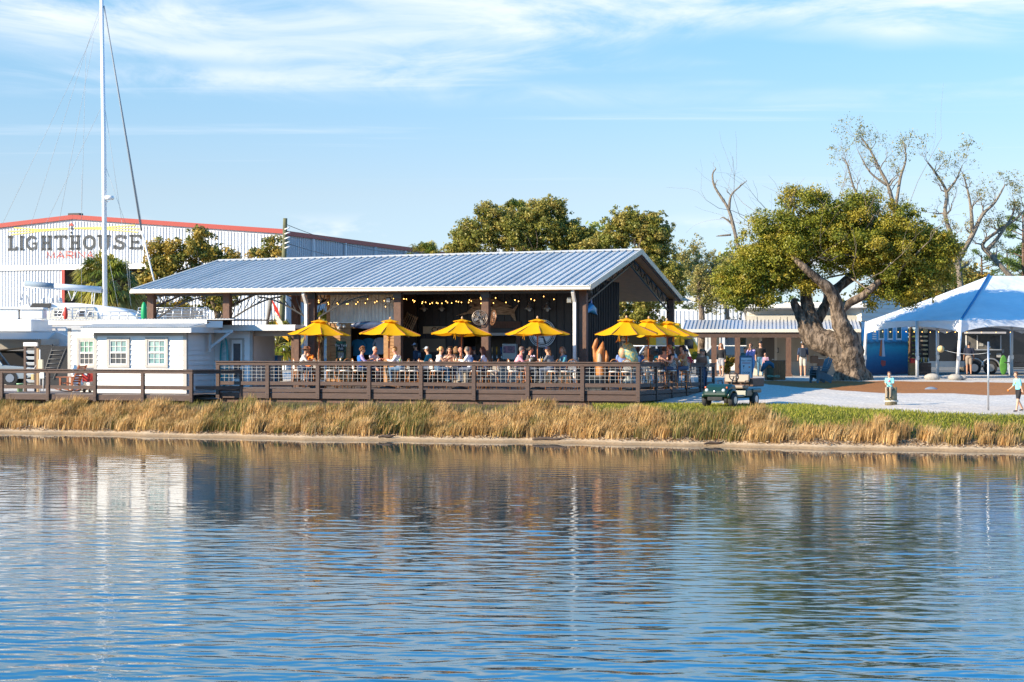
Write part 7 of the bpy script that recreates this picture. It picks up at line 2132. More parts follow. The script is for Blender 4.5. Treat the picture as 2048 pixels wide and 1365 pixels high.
# ================================================================== TABLES, CHAIRS, UMBRELLAS
SH = .27            # the deck has bar height seats and tables
def make_chair(dark):
    e = empty('bistro_chair', (0, 0, 0), 0, 'x', 'chair', 'woven bistro chairs on the deck')
    wv = M_weaveb if dark else M_weavew
    m = MB(); m.lathe((0, 0, .44), [(.001, .02), (.19, .02), (.205, .01), (.2, -.015), (.001, -.015)], 16); m.build('seat', M_weavew, e)
    for sx_, sy in ((-1, -1), (1, -1), (-1, 1), (1, 1)):
        m = MB(); m.tube([(sx_ * .16, sy * .15, .43), (sx_ * .215, sy * .215, -SH)], [.016, .014], 7); m.build('leg', M_rattan, e)
    m = MB(); m.tube([Vector((.19 * math.cos(t), .19 * math.sin(t), -.0)) for t in np.linspace(0, 6.283, 13)], .011, 5); m.build('foot_ring', M_rattan, e)
    m = MB()
    arc = [Vector((.20 * math.cos(t) * 1.0, -.19 - .05 * math.sin(t), .46 + .44 * math.sin(t) ** .6)) for t in np.linspace(0.02, math.pi - .02, 15)]
    m.tube(arc, .016, 7); m.tube([(-.17, -.17, .30), (0, -.19, .28), (.17, -.17, .30)], .01, 5); m.build('back_frame', M_rattan, e)
    m = MB(); vs = [(p.x * .95, p.y, p.z - .01) for p in arc] + [(p.x * .9, p.y - .0, .50) for p in arc]
    k = len(arc)
    # open lattice: crossing strips
    mb2 = MB()
    for i in range(-5, 6):
        for s_ in (-1, 1):
            x0 = i * .055; pts = []
            for t in np.linspace(0, 1, 5):
                x = x0 + s_ * (t - .5) * .34; z = .5 + t * .36
                if abs(x) < .185 * (1 - max(0, (t - .55)) * .9): pts.append((x, -.215 + .0 * s_ + .004 * s_, z))
            if len(pts) > 1: mb2.tube(pts, .0085, 3, cap=False)
    mb2.build('backrest', M_weaveb if dark else M_weavew, e)
    m = MB(); m.lathe((0, 0, .425), [(.19, 0), (.2, -.02), (.19, -.03)], 16); m.build('seat_rim', M_rattan, e)
    return e
ch_w, ch_b = make_chair(False), make_chair(True)
km = {}; kidmap(ch_w, km); kidmap(ch_b, km)
chair_first = {0: True, 1: True}
chair_n = [0]
def chair(u, v, face, label, dark=False):
    src = ch_b if dark else ch_w
    if chair_first[int(dark)]:
        c = src; chair_first[int(dark)] = False
    else: c = copy_tree(src, None, km)
    c.location = uv(u, v, DZ + SH); c.rotation_euler = (0, 0, math.radians(face - 90)); c['label'] = label
    return c
def table(u, v, label, sz=.75, group='square tables on the deck'):
    e = frame('dining_table', u, v, DZ, label, 'table', group)
    m = MB(); m.box((0, 0, 1.035), (sz, sz, .035)); m.build('table_top', mat('pale slatted table top', (0.45, 0.33, 0.20), .5, col2=(.33, .23, .13), scale=5, aniso=(6, 1, 1)), e, bevel=.01)
    m = MB(); m.tube([(0, 0, 0.03), (0, 0, 1.02)], .035, 8); m.build('pedestal', M_blacksteel, e)
    m = MB(); m.lathe((0, 0, 0), [(.30, 0), (.30, .02), (.08, .06), (.04, .08)], 16); m.build('base', M_blacksteel, e)
    return e
def make_umbrella():
    e = empty('market_umbrella', (0, 0, 0), 0, 'x', 'umbrella', 'golden yellow market umbrellas')
    n = 8; R_, hr, hp_ = 1.27, 2.16, 2.70
    for k in range(n):
        m = MB(); m.sm = True; a0, a1 = 2 * math.pi * k / n, 2 * math.pi * (k + 1) / n
        vs = []; G = 7
        for i in range(G + 1):
            t = i / G
            for j in range(G + 1):
                s_ = j / G; a = a0 + (a1 - a0) * s_
                edge = .35 * (abs(math.cos((s_ - .5) * math.pi / n * 2)))
                rr_ = (.13 + (R_ - .13) * t) * (math.cos(math.pi / n) / math.cos((s_ - .5) * 2 * math.pi / n) if True else 1)
                sag = -.045 * math.sin(math.pi * s_) * t - .035 * math.sin(math.pi * t)
                vs.append((rr_ * math.cos(a), rr_ * math.sin(a), hp_ - .03 + (hr - hp_) * t ** .93 + sag))
        m.add(vs, [(i * (G + 1) + j, (i + 1) * (G + 1) + j, (i + 1) * (G + 1) + j + 1, i * (G + 1) + j + 1) for i in range(G) for j in range(G)])
        m.build('canopy_panel', M_ucan, e, fix=False)
        m = MB(); m.bar((.1 * math.cos(a0), .1 * math.sin(a0), hp_ - .12), (R_ * .98 * math.cos(a0) , R_ * .98 * math.sin(a0), hr - .02), .022, .03); m.build('rib', M_pole, e)
        m = MB(); m.bar((.05 * math.cos(a0), .05 * math.sin(a0), 2.05), (R_ * .52 * math.cos(a0), R_ * .52 * math.sin(a0), hr + .22), .018, .022); m.build('strut', M_pole, e)
    m = MB(); m.sm = True; vs = [(0, 0, hp_ + .03)]
    for i in range(24):
        a = 2 * math.pi * i / 24; r_ = .36 if i % 3 else .33; vs.append((r_ * math.cos(a), r_ * math.sin(a), hp_ - .095 + (.03 if i % 3 else -.0)))
    m.add(vs, [(0, 1 + i, 1 + (i + 1) % 24) for i in range(24)]); m.build('vent_cap', M_ucan, e, fix=False)
    m = MB(); m.tube([(0, 0, .06), (0, 0, hp_)], .024, 10); m.build('pole', M_pole, e)
    m = MB(); m.tube([(0, 0, .5), (0, 0, 1.12)], .032, 10); m.build('pole_sleeve', M_alu, e)
    m = MB(); m.lathe((0, 0, hp_ + .02), [(.001, 0), (.035, .01), (.045, .05), (.03, .09), (.001, .115)], 10); m.build('finial', mat('pale turned wood', (0.55, 0.33, 0.17), .5), e)
    m = MB(); m.lathe((0, 0, 0), [(.001, .0), (.33, .0), (.33, .05), (.12, .09), (.05, .12), (.04, .25)], 18); m.build('base', M_blacksteel, e)
    m = MB(); q = Vector((-.62, -.98, hr - .02)); m.bar(q, q + Vector((.02, 0, -.26)), .035, .01); m.bar(q, q + Vector((-.05, .01, -.22)), .03, .01); m.build('tie_strap', M_ucan, e)
    return e
M_ucan = bpy.data.materials.new('golden canvas canopy'); M_ucan.use_nodes = True
_nd, _lk = M_ucan.node_tree.nodes, M_ucan.node_tree.links
_b = _nd['Principled BSDF']; _b.inputs['Base Color'].default_value = (.92, .49, .006, 1); _b.inputs['Roughness'].default_value = .85; _b.inputs['Specular IOR Level'].default_value = .2
_t = _nd.new('ShaderNodeBsdfTranslucent'); _t.inputs['Color'].default_value = (.95, .36, .005, 1)
_x = _nd.new('ShaderNodeMixShader'); _x.inputs[0].default_value = .38
_lk.new(_b.outputs[0], _x.inputs[1]); _lk.new(_t.outputs[0], _x.inputs[2]); _lk.new(_x.outputs[0], _nd['Material Output'].inputs['Surface'])
_w = _nd.new('ShaderNodeTexNoise'); _w.inputs['Scale'].default_value = 3.5; _w.inputs['Detail'].default_value = 3; _bp = _nd.new('ShaderNodeBump'); _bp.inputs['Strength'].default_value = .5; _bp.inputs['Distance'].default_value = .04
_tc = _nd.new('ShaderNodeTexCoord'); _lk.new(_tc.outputs['Object'], _w.inputs['Vector']); _lk.new(_w.outputs['Fac'], _bp.inputs['Height']); _lk.new(_bp.outputs[0], _b.inputs['Normal'])
um = make_umbrella(); kmu = kidmap(um)
UMB = [(636, 1.5, 'yellow umbrella over the table by the chalkboard, westernmost of the row', 10), (776, 1.5, 'yellow umbrella in front of the shop doorway and lobster trap', 33), (921, 1.5, 'yellow umbrella partly hiding the cold beer board', 21), (1075, 1.5, 'yellow umbrella partly hiding the round restaurant logo', 5),
       (1254, 1.2, 'yellow umbrella above the painted sculpted figure near the deck corner', 15), (1296, 3.4, 'yellow umbrella between the other two at the east end of the deck', 27), (1336, 5.4, 'yellow umbrella farthest east, beside the porch roof', 40)]
for i, (px, v, lab, rz) in enumerate(UMB):
    c = um if i == 0 else copy_tree(um, None, kmu)
    u = u_at(px, v); dz = 0 if v < 5 else -.05
    c.location = uv(u, v, DZ + dz); c.rotation_euler = (rnd.uniform(-.035, .035), rnd.uniform(-.035, .035), math.radians(rz)); c['label'] = lab
tnames = ['under the westernmost yellow umbrella', 'under the umbrella by the shop doorway', 'under the umbrella by the cold beer board', 'under the umbrella by the round logo', 'under the umbrella near the deck corner', 'under the middle east umbrella', 'under the umbrella farthest east']
for (px, v, lab, rz), tn in zip(UMB, tnames):
    u = u_at(px, v); table(u, v, 'square pale topped table ' + tn, .95)
def pu(px, v): return u_at(px, v)
CH = [(598, 1.3, 20, 'woven bistro chair behind the brown hatted man', 0), (622, 2.2, 255, 'woven bistro chair of the woman in orange', 0), (662, 1.1, 180, 'empty white woven chair facing the westernmost umbrella table', 0), (682, 2.1, 200, 'empty woven chair between the chalkboard and the umbrella pole', 1), (690, .8, 120, 'empty dark woven chair pulled up to the railing east of the westernmost table', 1),
      (716, 1.2, 20, 'woven chair of the woman in the blue vest', 0), (745, 2.1, 290, 'woven chair of the man in the floral shirt', 0), (806, 1.3, 165, 'woven chair of the ginger haired man in white', 0), (826, 1.4, 190, 'woven chair with pale lattice back beside the ginger haired man', 0),
      (872, 1.1, 30, 'woven chair of the blonde woman with the bun', 0), (898, 2.2, 300, 'woven chair of the dark haired woman in cream', 0), (952, 1.0, 150, 'dark lattice woven chair at the back of the man in the printed long sleeve', 1), (972, 2.1, 195, 'woven chair of the long haired woman in white', 1), (985, 1.1, 170, 'empty woven chair east of the long haired woman', 0),
      (1028, 1.1, 15, 'woven chair of the bearded man in pink', 0), (1050, 2.2, 330, 'woven chair of the woman in grey', 1), (1106, .9, 150, 'dark lattice woven chair behind the ponytailed man in grey', 1), (1132, 1.3, 170, 'woven chair of the woman in teal plaid', 0), (1142, .7, 100, 'pale lattice woven chair beside the white downspout', 0),
      (1228, 1.0, 90, 'dark lattice woven chair beside the carved wooden figures', 1), (1253, 1.0, 92, 'white lattice woven chair below the painted sculpted figure', 0), (1290, 1.6, 92, 'white lattice woven chair just east of the corner post', 0), (1320, 3.0, 95, 'dark lattice woven chair mid way along the east railing', 1), (1343, 3.6, 95, 'white lattice woven chair under the ginger haired woman', 0),
      (1368, 5.2, 110, 'woven chair of the curly haired woman at the east railing', 0), (1302, 4.9, 200, 'woven chair of the long dark haired woman', 1)]
for px, v, fc, lab, dk in CH:
    chair(pu(px, v), v, fc, lab, bool(dk))

def sit(px, v, face, label, **k):
    u = pu(px, v); p = uv(u, v, DZ + SH - .02); 
    return person('person', p, face, label, 'sit', **k)
def standp(px, d, face, label, z=None, **k):
    x = X(px, d); return person('person', (x, d, ground(x, d) if z is None else z), face, label, 'stand', **k)
TBL = (((.02, .16, -.22), (-.10, .38, -.14)), ((.02, .16, -.22), (-.08, .40, -.14)))
sit(599, 1.4, 5, 'man in brown hat and white shirt leaning on the table under the westernmost umbrella', shirt=(.70, .66, .62), hat=(.12, .06, .035), hair=(.05, .03, .02), lean=.2, arms=TBL, skin=SKIN2)
sit(619, 2.0, 250, 'woman in pink cap and orange top with a hand to her face', shirt=(.85, .25, .03), cap=(.80, .42, .36), hairstyle='pony', hair=(.2, .1, .05), arms=(((.04, .18, -.22), (-.14, .20, .06)), ((.02, .12, -.24), (-.08, .34, -.2))), sleeve=.3)
sit(718, 1.3, 8, 'woman with curly auburn hair, bright blue vest and tie dye sleeves', shirt=(.55, .38, .62), kind='print', extras=(('vest', (.01, .12, .42)),), hairstyle='curly', hair=(.22, .09, .03), sleeve=.6, arms=TBL, lean=.1, glasses=True)
sit(745, 1.9, 320, 'grey haired older man in glasses and pale floral shirt', shirt=(.62, .52, .56), kind='print', hair=(.55, .52, .50), skin=SKINR, glasses=True, arms=TBL, shorts=True, pants=(.10, .09, .12), wide=1.1)
sit(803, 1.3, 165, 'ginger haired heavy man in white shirt with his back half turned', shirt=(.72, .68, .70), hair=(.42, .22, .07), wide=1.2, sleeve=.95, lean=.22, arms=TBL, pants=(.05, .12, .22), skin=SKINR)
sit(873, 1.2, 20, 'blonde woman with a hair bun and bare shoulders', shirt=(.62, .60, .60), sleeve=.02, hair=(.70, .45, .18), hairstyle='bun', lean=.14, arms=(((.02, .14, -.22), (-.08, .36, -.08)), ((.02, .14, -.22), (-.08, .40, .02))), pants=(.10, .22, .34), skin=(.68, .36, .22))
sit(899, 2.0, 275, 'dark haired woman with sunglasses and cream top facing the water', shirt=(.68, .46, .36), hair=(.03, .02, .018), hairstyle='shoulder', glasses=True, sleeve=.6, arms=(((.04, .12, -.24), (-.16, .34, -.1)), ((.04, .12, -.24), (-.02, .34, -.02))))
sit(943, 1.2, 160, 'grey haired man in white long sleeve shirt with blue back print', shirt=(.74, .74, .82), extras=(('print', (.10, .22, .52)),), hair=(.16, .15, .14), glasses=True, sleeve=.95, lean=.14, arms=TBL)
sit(971, 1.9, 175, 'woman with long auburn brown hair in white blouse beside the printed shirt man', shirt=(.70, .66, .76), hair=(.10, .03, .02), hairstyle='long', sleeve=.8, lean=.08, glasses=True)
sit(1030, 1.2, 2, 'bearded man in dark cap and pink shirt leaning on his elbows', shirt=(.70, .32, .38), cap=(.10, .07, .08), hair=(.2, .18, .17), beard=(.45, .42, .4), glasses=True, wide=1.2, lean=.2, arms=TBL, skin=SKINR, shorts=True, pants=(.12, .11, .1))
sit(1053, 2.1, 350, 'dark haired woman with a bun in charcoal top beside the bearded man', shirt=(.09, .08, .08), hair=(.04, .025, .02), hairstyle='bun', sleeve=.5, lean=.12, skin=SKINR)
sit(1104, 1.3, 150, 'man in patterned cap with brown ponytail and grey shirt', shirt=(.14, .15, .17), cap=(.16, .18, .30), hair=(.22, .10, .05), hairstyle='pony', wide=1.2, lean=.14, arms=TBL)
sit(1131, 1.9, 200, 'woman with shoulder length brown hair in teal plaid shirt by the downspout', shirt=(.03, .22, .28), kind='print', hair=(.28, .16, .09), hairstyle='shoulder', wide=1.1, head=(30, 0), arms=(((.06, .10, -.25), (-.02, .30, -.26)), ((.03, .1, -.26), (-.1, .32, -.2))))
# inside the bar
def inside(px, v, face, label, **k):
    return person('person', uv(pu(px, v), v, DZ), face, label, 'stand', **k)
inside(836, 5.4, 150, 'man in white and blue cap and navy printed T-shirt standing at the shelf', shirt=(.02, .05, .10), cap=(.45, .52, .68), hair=(.05, .03, .02), extras=(('print', (.10, .22, .34)),), wide=1.1)
sit(861, 3.9, 160, 'seated person in pale blue cap and teal shirt behind the blonde woman', shirt=(.02, .22, .30), cap=(.40, .50, .62), hair=(.2, .1, .05))
sit(901, 6.0, 90, 'patron in olive cap seated at the bar', shirt=(.04, .035, .03), cap=(.32, .28, .18), hair=(.1, .06, .03))
sit(913, 5.6, 100, 'patron with shaggy light brown hair and black shirt at the bar', shirt=(.012, .012, .014), hair=(.30, .16, .07), hairstyle='shoulder')
sit(928, 5.2, 200, 'bald patron in dark shirt turned sideways at the bar', shirt=(.02, .018, .02), hairstyle='bald', skin=SKINR)
sit(936, 6.0, 60, 'patron with long chestnut hair at the bar behind the printed shirt man', shirt=(.03, .02, .03), hair=(.14, .04, .02), hairstyle='long')
sit(950, 6.2, 110, 'patron with black hair beside the bar post', shirt=(.05, .05, .06), hair=(.02, .02, .02))
# east end of the deck
sit(1246, 3.2, 100, 'person in periwinkle blue shirt with back to the water behind the sculpted figure', shirt=(.16, .26, .60), hair=(.1, .06, .04), wide=1.1)
sit(1275, 2.6, 80, 'person in deep blue shirt seated east of the sculpted figure', shirt=(.03, .09, .24), hair=(.06, .04, .03), hairstyle='pony')
sit(1297, 4.9, 110, 'woman with long dark brown hair at the corner table', shirt=(.10, .07, .05), hair=(.06, .03, .02), hairstyle='long')
def deckstand(px, v, face, label, **k):
    return person('person', uv(pu(px, v), v, DZ - .12), face, label, 'stand', **k)
deckstand(1318, 8.2, 140, 'dark skinned man in grey cap and sea green shirt among the east tables', shirt=(.05, .27, .22), cap=(.18, .14, .12), skin=(.10, .05, .03), hair=(.02, .02, .02), wide=1.15, sc=.93)
sit(1330, 4.8, 100, 'person in faded pink top leaning back by the middle east umbrella pole', shirt=(.45, .25, .20), hair=(.05, .03, .03))
sit(1346, 3.6, 200, 'ginger haired woman in sunglasses and sleeveless black top', shirt=(.015, .015, .018), sleeve=.02, hair=(.40, .13, .04), hairstyle='pony', glasses=True, head=(-30, 0), skin=(.66, .34, .24), sc=1.05)
deckstand(1353, 8.8, 180, 'man in yellow cap, sunglasses and pale blue shirt standing at the back', shirt=(.42, .50, .58), cap=(.72, .52, .06), hair=(.1, .06, .04), glasses=True, sc=.98)
sit(1370, 5.1, 215, 'woman with dense dark curly hair at the east railing table', shirt=(.35, .22, .12), hair=(.02, .012, .010), hairstyle='curly', arms=TBL, sc=1.03)
deckstand(1376, 8.5, 230, 'person in navy cap and crimson shirt behind the curly haired woman', shirt=(.42, .02, .04), cap=(.015, .02, .05), hair=(.05, .03, .02), sc=.92)
deckstand(1403, 9.5, 270, 'man in brown wide brimmed hat by the deck ramp', shirt=(.22, .10, .06), hat=(.13, .075, .045), hair=(.1, .05, .03), sc=.92)
standp(1408, 78.6, 250, 'woman in sunglasses and cream top with dark strap at the deck gate', z=1.56, shirt=(.62, .56, .44), hair=(.03, .02, .018), hairstyle='shoulder', glasses=True, extras=(('strap', (.02, .03, .06)),), pants=(.02, .025, .05), sc=.92)
# plaza
standp(1443, 99, 250, 'woman with long ginger hair, black jacket and bare legs walking on the porch', shirt=(.015, .014, .016), pants=(.30, .30, .32), shorts=True, hair=(.32, .12, .04), hairstyle='long', sleeve=.95, shoes=(.6, .42, .3), skin=(.6, .33, .22), sc=.98, legs=(.06, -.08))
standp(1489, 100, 280, 'boy in teal shirt standing in the porch shade', shirt=(.03, .15, .20), hair=(.2, .1, .05), pants=(.03, .1, .12), sc=.85)
standp(1504, 95, 230, 'woman in lavender sweatshirt and light jeans with sunglasses on her head', shirt=(.42, .34, .66), pants=(.20, .38, .62), hair=(.12, .06, .03), hairstyle='bun', glasses=True, sleeve=.95, arms=(((.04, .12, -.24), (-.1, .16, .02)), ((.04, .12, -.24), (-.1, .16, .0))), shoes=(.4, .4, .42), legs=(.10, -.04), sc=1.0)
standp(1521, 99, 265, 'tall man in black cap, black T-shirt and faded jeans by the restroom door', shirt=(.012, .012, .013), pants=(.06, .16, .26), cap=(.012, .012, .012), hair=(.05, .03, .02), wide=1.1, sc=1.04)
standp(1532, 97, 240, 'small girl in pink and white top holding the hand of the man in black', shirt=(.55, .25, .28), kind='print', pants=(.02, .02, .025), hair=(.06, .03, .02), hairstyle='pony', sc=.72)
standp(1606, 99, 85, 'man with navy backpack, khaki shorts and pale sneakers facing the restroom wall', shirt=(.02, .04, .09), extras=(('pack', (.015, .025, .045)),), pants=(.50, .46, .40), shorts=True, cap=(.35, .45, .6), shoes=(.45, .5, .55), wide=1.1, sc=1.03)
standp(1938, 104, 80, 'man in dark shirt and tan shorts ordering at the black trailer', shirt=(.01, .015, .035), pants=(.30, .24, .19), shorts=True, hair=(.02, .02, .02), skin=SKIN2, wide=1.15, sc=1.02)
# the boys
SDp = 68.3; bs = P(1781, 808, SDp); bz = ground(bs.x, SDp)
e = empty('mooring_stump', (bs.x, SDp, bz - .03), 0, 'cut timber piling wrapped with pale rope that the small boy sits on', 'stump')
M_stump = mat('grey green cut piling', (0.30, 0.24, 0.13), .85, col2=(0.17, 0.14, 0.08), scale=5, aniso=(4, 4, .6), bump=.8)
m = MB(); m.tube([(0, 0, 0), (0, 0, .57)], [.20, .185], 14, jit=.02); m.build('piling', M_stump, e)
m = MB(); m.tube([(.13, .1, 0), (.13, .1, .68)], [.13, .12], 12, jit=.02); m.build('piling', M_stump, e)
m = MB()
for z in (.16, .19): m.tube([Vector((.03 + .25 * math.cos(t), .02 + .225 * math.sin(t), z + .01 * math.sin(t * 3))) for t in np.linspace(0, 6.28, 20)], .014, 5)
m.build('rope', mat('pale rope', (0.6, 0.57, 0.5), .8), e)
person('person', (bs.x - .02, SDp + .05, bz + .24), 250, 'small boy in aqua T-shirt and khaki trousers sitting on the stump', 'sit', shirt=(.22, .62, .62), pants=(.36, .28, .20), hair=(.18, .08, .04), extras=(('chestprint', (.5, .12, .2)),), sc=.70, sleeve=.4, lean=.06, arms=(((.03, .04, -.24), (-.02, .22, -.3)), ((.04, .06, -.26), (-.06, .24, -.28))), head=(20, .02), shoes=(.03, .03, .03))
b2 = P(2037, 820, 64.0)
person('person', (b2.x, 64.0, ground(b2.x, 64.0)), 200, 'boy in aqua T-shirt and black shorts walking on the sand with an orange ball', 'stand', shirt=(.22, .62, .66), pants=(.015, .015, .018), shorts=True, hair=(.14, .06, .03), extras=(('ball',), ('chestprint', (.3, .5, .15))), sc=.76, sleeve=.45, arms=(((.06, .03, -.26), (.20, .14, -.42)), ((.04, -.04, -.26), (.06, -.10, -.48))), legs=(.10, -.12), skin=(.58, .33, .22), shoes=(.03, .03, .03))

# ================================================================== TABLE TOP THINGS
def on_table(px, v, z, fn, name, label, cat, group=None):
    e = frame(name, pu(px, v), v, DZ + 1.053 + z, label, cat, group); fn(e); return e
def glass_fn(c, h=.13, r_=.035):
    def f(e):
        m = MB(); m.lathe((0, 0, 0), [(.001, 0), (r_ * .8, 0), (r_, h), (r_ * .92, h), (.001, h * .96)], 10); m.build('tumbler', mat('clear cup %d' % (c[0] * 100), c, .15, spec=.8), e)
        m = MB(); m.tube([(0, 0, h * .6), (.03, 0, h * 1.6)], .005, 4); m.build('straw', M_white, e)
    return f
gl = [(755, 1.2, (.62, .60, .58), 'clear plastic cup by the floral shirted man'), (800, 1.0, (.35, .5, .15), 'green topped drink in front of the ginger haired man'), (790, 1.2, (.05, .08, .5), 'blue labelled bottle by the second umbrella pole'), (912, 1.1, (.75, .55, .3), 'amber drink beside the blonde woman'), (918, 1.3, (.6, .5, .45), 'pale cup near the third umbrella pole'), (928, 1.0, (.85, .42, .12), 'orange drink held near the printed shirt man'),
      (1060, 1.0, (.62, .45, .42), 'pinkish iced cup by the bearded man'), (1080, 1.0, (.60, .62, .55), 'tall clear cup at the fourth umbrella pole'), (1084, 1.1, (.9, .45, .03), 'orange juice glass at the fourth umbrella pole'), (1090, 1.2, (.55, .1, .06), 'red sauce bottle in front of the ponytailed man'), (1361, 4.6, (.9, .28, .04), 'bright orange cocktail by the curly haired woman'), (681, 1.2, (.75, .16, .05), 'orange red condiment bottle on the westernmost table')]
for px, v, c, lab in gl:
    on_table(px, v, 0, glass_fn(c), 'drink', lab, 'drink')
def bucket_fn(e):
    m = MB(); m.lathe((0, 0, 0), [(.001, 0), (.10, 0), (.12, .2), (.11, .2), (.001, .15)], 14); m.build('pail', M_blacksteel, e)
    m = MB()
    for i in range(10): m.ball((rnd.uniform(-.08, .08), rnd.uniform(-.06, .06), .21 + rnd.uniform(0, .03)), .035, 6, 4)
    tag(m.build('napkins', mat('lilac paper', (.62, .52, .66), .7), e), kind='stuff')
on_table(1066, 1.3, 0, bucket_fn, 'condiment_bucket', 'black bucket stuffed with pale napkins on the fourth umbrella table', 'bucket')

# ================================================================== WALL DECOR
# chalk menu board
u = pu(681.5, VS - .1); z1_, z0_ = zs(683, u, VS), zs(722, u, VS)
e = frame('chalkboard', u, VS - .09, 0, 'chalkboard menu with green leaf border reading The Yard hung on the pine wall', 'chalkboard')
w2 = 10.3 * uv(u, VS).y / F
m = MB(); m.box2((-w2, 0, z0_), (w2, .03, z1_)); m.build('board', mat('green chalk border', (0.012, 0.05, 0.03), .8, col2=(0.06, 0.16, 0.09), scale=9, contrast=(.47, .53)), e)
m = MB(); m.box2((-w2 + .05, -.006, z0_ + .04), (w2 - .05, -.001, z1_ - .10)); m.build('slate', mat('slate black', (0.02, 0.021, 0.02), .8), e)
def text(s, size, loc, rot, mt, par, ext=.002, name='lettering', sx=1.0):
    cu = bpy.data.curves.new(name, 'FONT'); cu.body = s; cu.size = size; cu.align_x = 'CENTER'; cu.align_y = 'CENTER'; cu.extrude = ext; cu.resolution_u = 3
    o = bpy.data.objects.new('t', cu); COL.objects.link(o)
    dg = bpy.context.evaluated_depsgraph_get(); me = bpy.data.meshes.new_from_object(o.evaluated_get(dg)); bpy.data.objects.remove(o)
    me.materials.clear(); me.materials.append(mt)
    r_ = link_mesh(name, me, par, loc); r_.rotation_euler = rot; r_.scale = (sx, 1, 1)
    return r_
M_chalk = mat('white chalk', (.7, .7, .66), .9); M_chalky = mat('yellow chalk', (.65, .50, .08), .9)
R90 = (math.pi / 2, 0, 0)
text('The Yard', .145, (0, -.01, z1_ - .17), R90, M_chalk, e); text('Pub', .15, (0, -.01, z1_ - .30), R90, M_chalk, e)
for k, yy in enumerate(np.linspace(z1_ - .44, z0_ + .1, 7)):
    m = MB(); x = -w2 + .08
    while x < w2 - .1:
        q = rnd.uniform(.02, .07); m.box2((x, -.009, yy - .009), (min(x + q, w2 - .07), -.006, yy + .009)); x += q + .018
    tag(m.build('chalk_line', M_chalky if k in (0, 6) else M_chalk, e), kind='stuff')
# cold beer sign
uc = pu(895, VK); zc_ = zk(660.5, uc); sK = F / uv(uc, VK).y
e = frame('cold_beer_sign', pu(905, VK), VK - .08, zc_, 'cream board lettered COLD BEER in black on the dark wall', 'sign')
hw = 61 / sK; hh_ = 7.2 / sK
m = MB(); m.box2((-hw, 0, -hh_), (hw, .03, hh_)); m.build('board', mat('aged cream board', (0.66, 0.54, 0.35), .7, col2=(.55, .44, .28), scale=5), e)
t_ = text('COLD BEER', hh_ * 2.05, (-hw * .02, -.006, 0), R90, mat('black sign paint', (.015, .013, .012), .6), e)
t_.scale = (1.10, 1, 1)
# wooden sailfish
uf = pu(975, VK); e = frame('wooden_sailfish', 0, 0, 0, 'weathered plank sailfish silhouette mounted on the black wall behind the fan', 'wall art')
def FP(px, py): uu = pu(px, VK - .12); return (uu, zk(py, uu))
M_drift = mat('weathered barn board', (0.60, 0.44, 0.29), .85, col2=(0.26, 0.18, 0.12), scale=4, aniso=(1, 1, 7), bump=.7, contrast=(.4, .6))
fish = [(914, 632), (932, 624), (946, 612), (960, 600), (1000, 598), (1018, 606), (1030, 612), (1043, 620), (1030, 631), (1016, 629), (990, 628), (965, 628), (945, 627), (930, 631)]
m = MB(); m.prism([FP(*p) for p in [(931, 628), (946, 613), (975, 609), (1010, 613), (1030, 621), (1020, 630), (985, 630), (950, 628)]], VK - .14, VK - .10, 'xz'); m.build('body_plank', M_drift, e)
for i in range(7):
    y0_ = 598.5 + i * 2.2; a, b = (938.5 + i * .2), (990 + i * 5.2)
    p0, p1, p2, p3 = FP(a, y0_), FP(b, y0_), FP(b + 4, y0_ + 1.9), FP(a, y0_ + 1.9)
    m = MB(); m.prism([p0, p1, p2, p3], VK - .155 + (i % 2) * .01, VK - .12, 'xz'); m.build('sail_plank', M_drift, e)
m = MB(); m.prism([FP(*p) for p in ((912, 632), (931, 625), (934, 629), (928, 631))], VK - .14, VK - .11, 'xz'); m.build('bill', M_drift, e)
m = MB(); m.prism([FP(*p) for p in ((1022, 622), (1036, 609), (1036, 612), (1029, 624), (1032, 642), (1030, 642), (1020, 629))], VK - .14, VK - .11, 'xz'); m.build('tail_fin', M_drift, e)
for px in (951, 984):
    q = FP(px, 611); m = MB(); m.box2((q[0] - .06, VK - .165, q[1] - .06), (q[0] + .06, VK - .155, q[1] + .06)); m.build('knot_plate', M_brown2, e)
# wall fans on the post
uP = pu(972, VP_)
for s_, px, tilt, lab in ((-1, 961, .25, 'round caged fan on the middle post facing west'), (1, 988, -.9, 'rusty round caged fan on the middle post facing east')):
    e = frame('post_fan', pu(px, VP_ - .15), VP_ - .25, CZ - (636 - HY) * uv(uP, VP_).y / F, lab, 'fan')
    e.rotation_euler = (math.radians(82), 0, -A + tilt)
    rc = mat('copper cage', (0.42, 0.20, 0.10), .4, .6) if s_ > 0 else mat('steel cage', (0.36, 0.30, 0.25), .4, .7)
    m = MB()
    for r_ in (.08, .16, .24, .30): m.tube([Vector((r_ * math.cos(t), r_ * math.sin(t), .05 * (1 - r_ / .32))) for t in np.linspace(0, 6.2832, 22)], .007 if r_ < .3 else .016, 4, cap=False)
    for i in range(16): a = i * math.pi / 8; m.tube([(.05 * math.cos(a), .05 * math.sin(a), .05), (.3 * math.cos(a), .3 * math.sin(a), 0)], .004, 3, cap=False)
    m.build('cage', rc, e, fix=False)
    for i in range(4):
        m = MB(); a = i * math.pi / 2 + .4; m.box((.15 * math.cos(a), .15 * math.sin(a), -.03), (.22, .11, .008), rz=a, rx=.35); m.build('blade', mat('dull alloy blade', (.30, .27, .24), .4, .6), e)
    m = MB(); m.tube([(0, 0, .02), (0, 0, -.22)], [.07, .05], 12); m.build('motor', M_blacksteel, e)
    m = MB(); m.tube([(0, 0, -.18), (-s_ * .2, 0, -.28)], .025, 6); m.build('bracket', M_blacksteel, e)
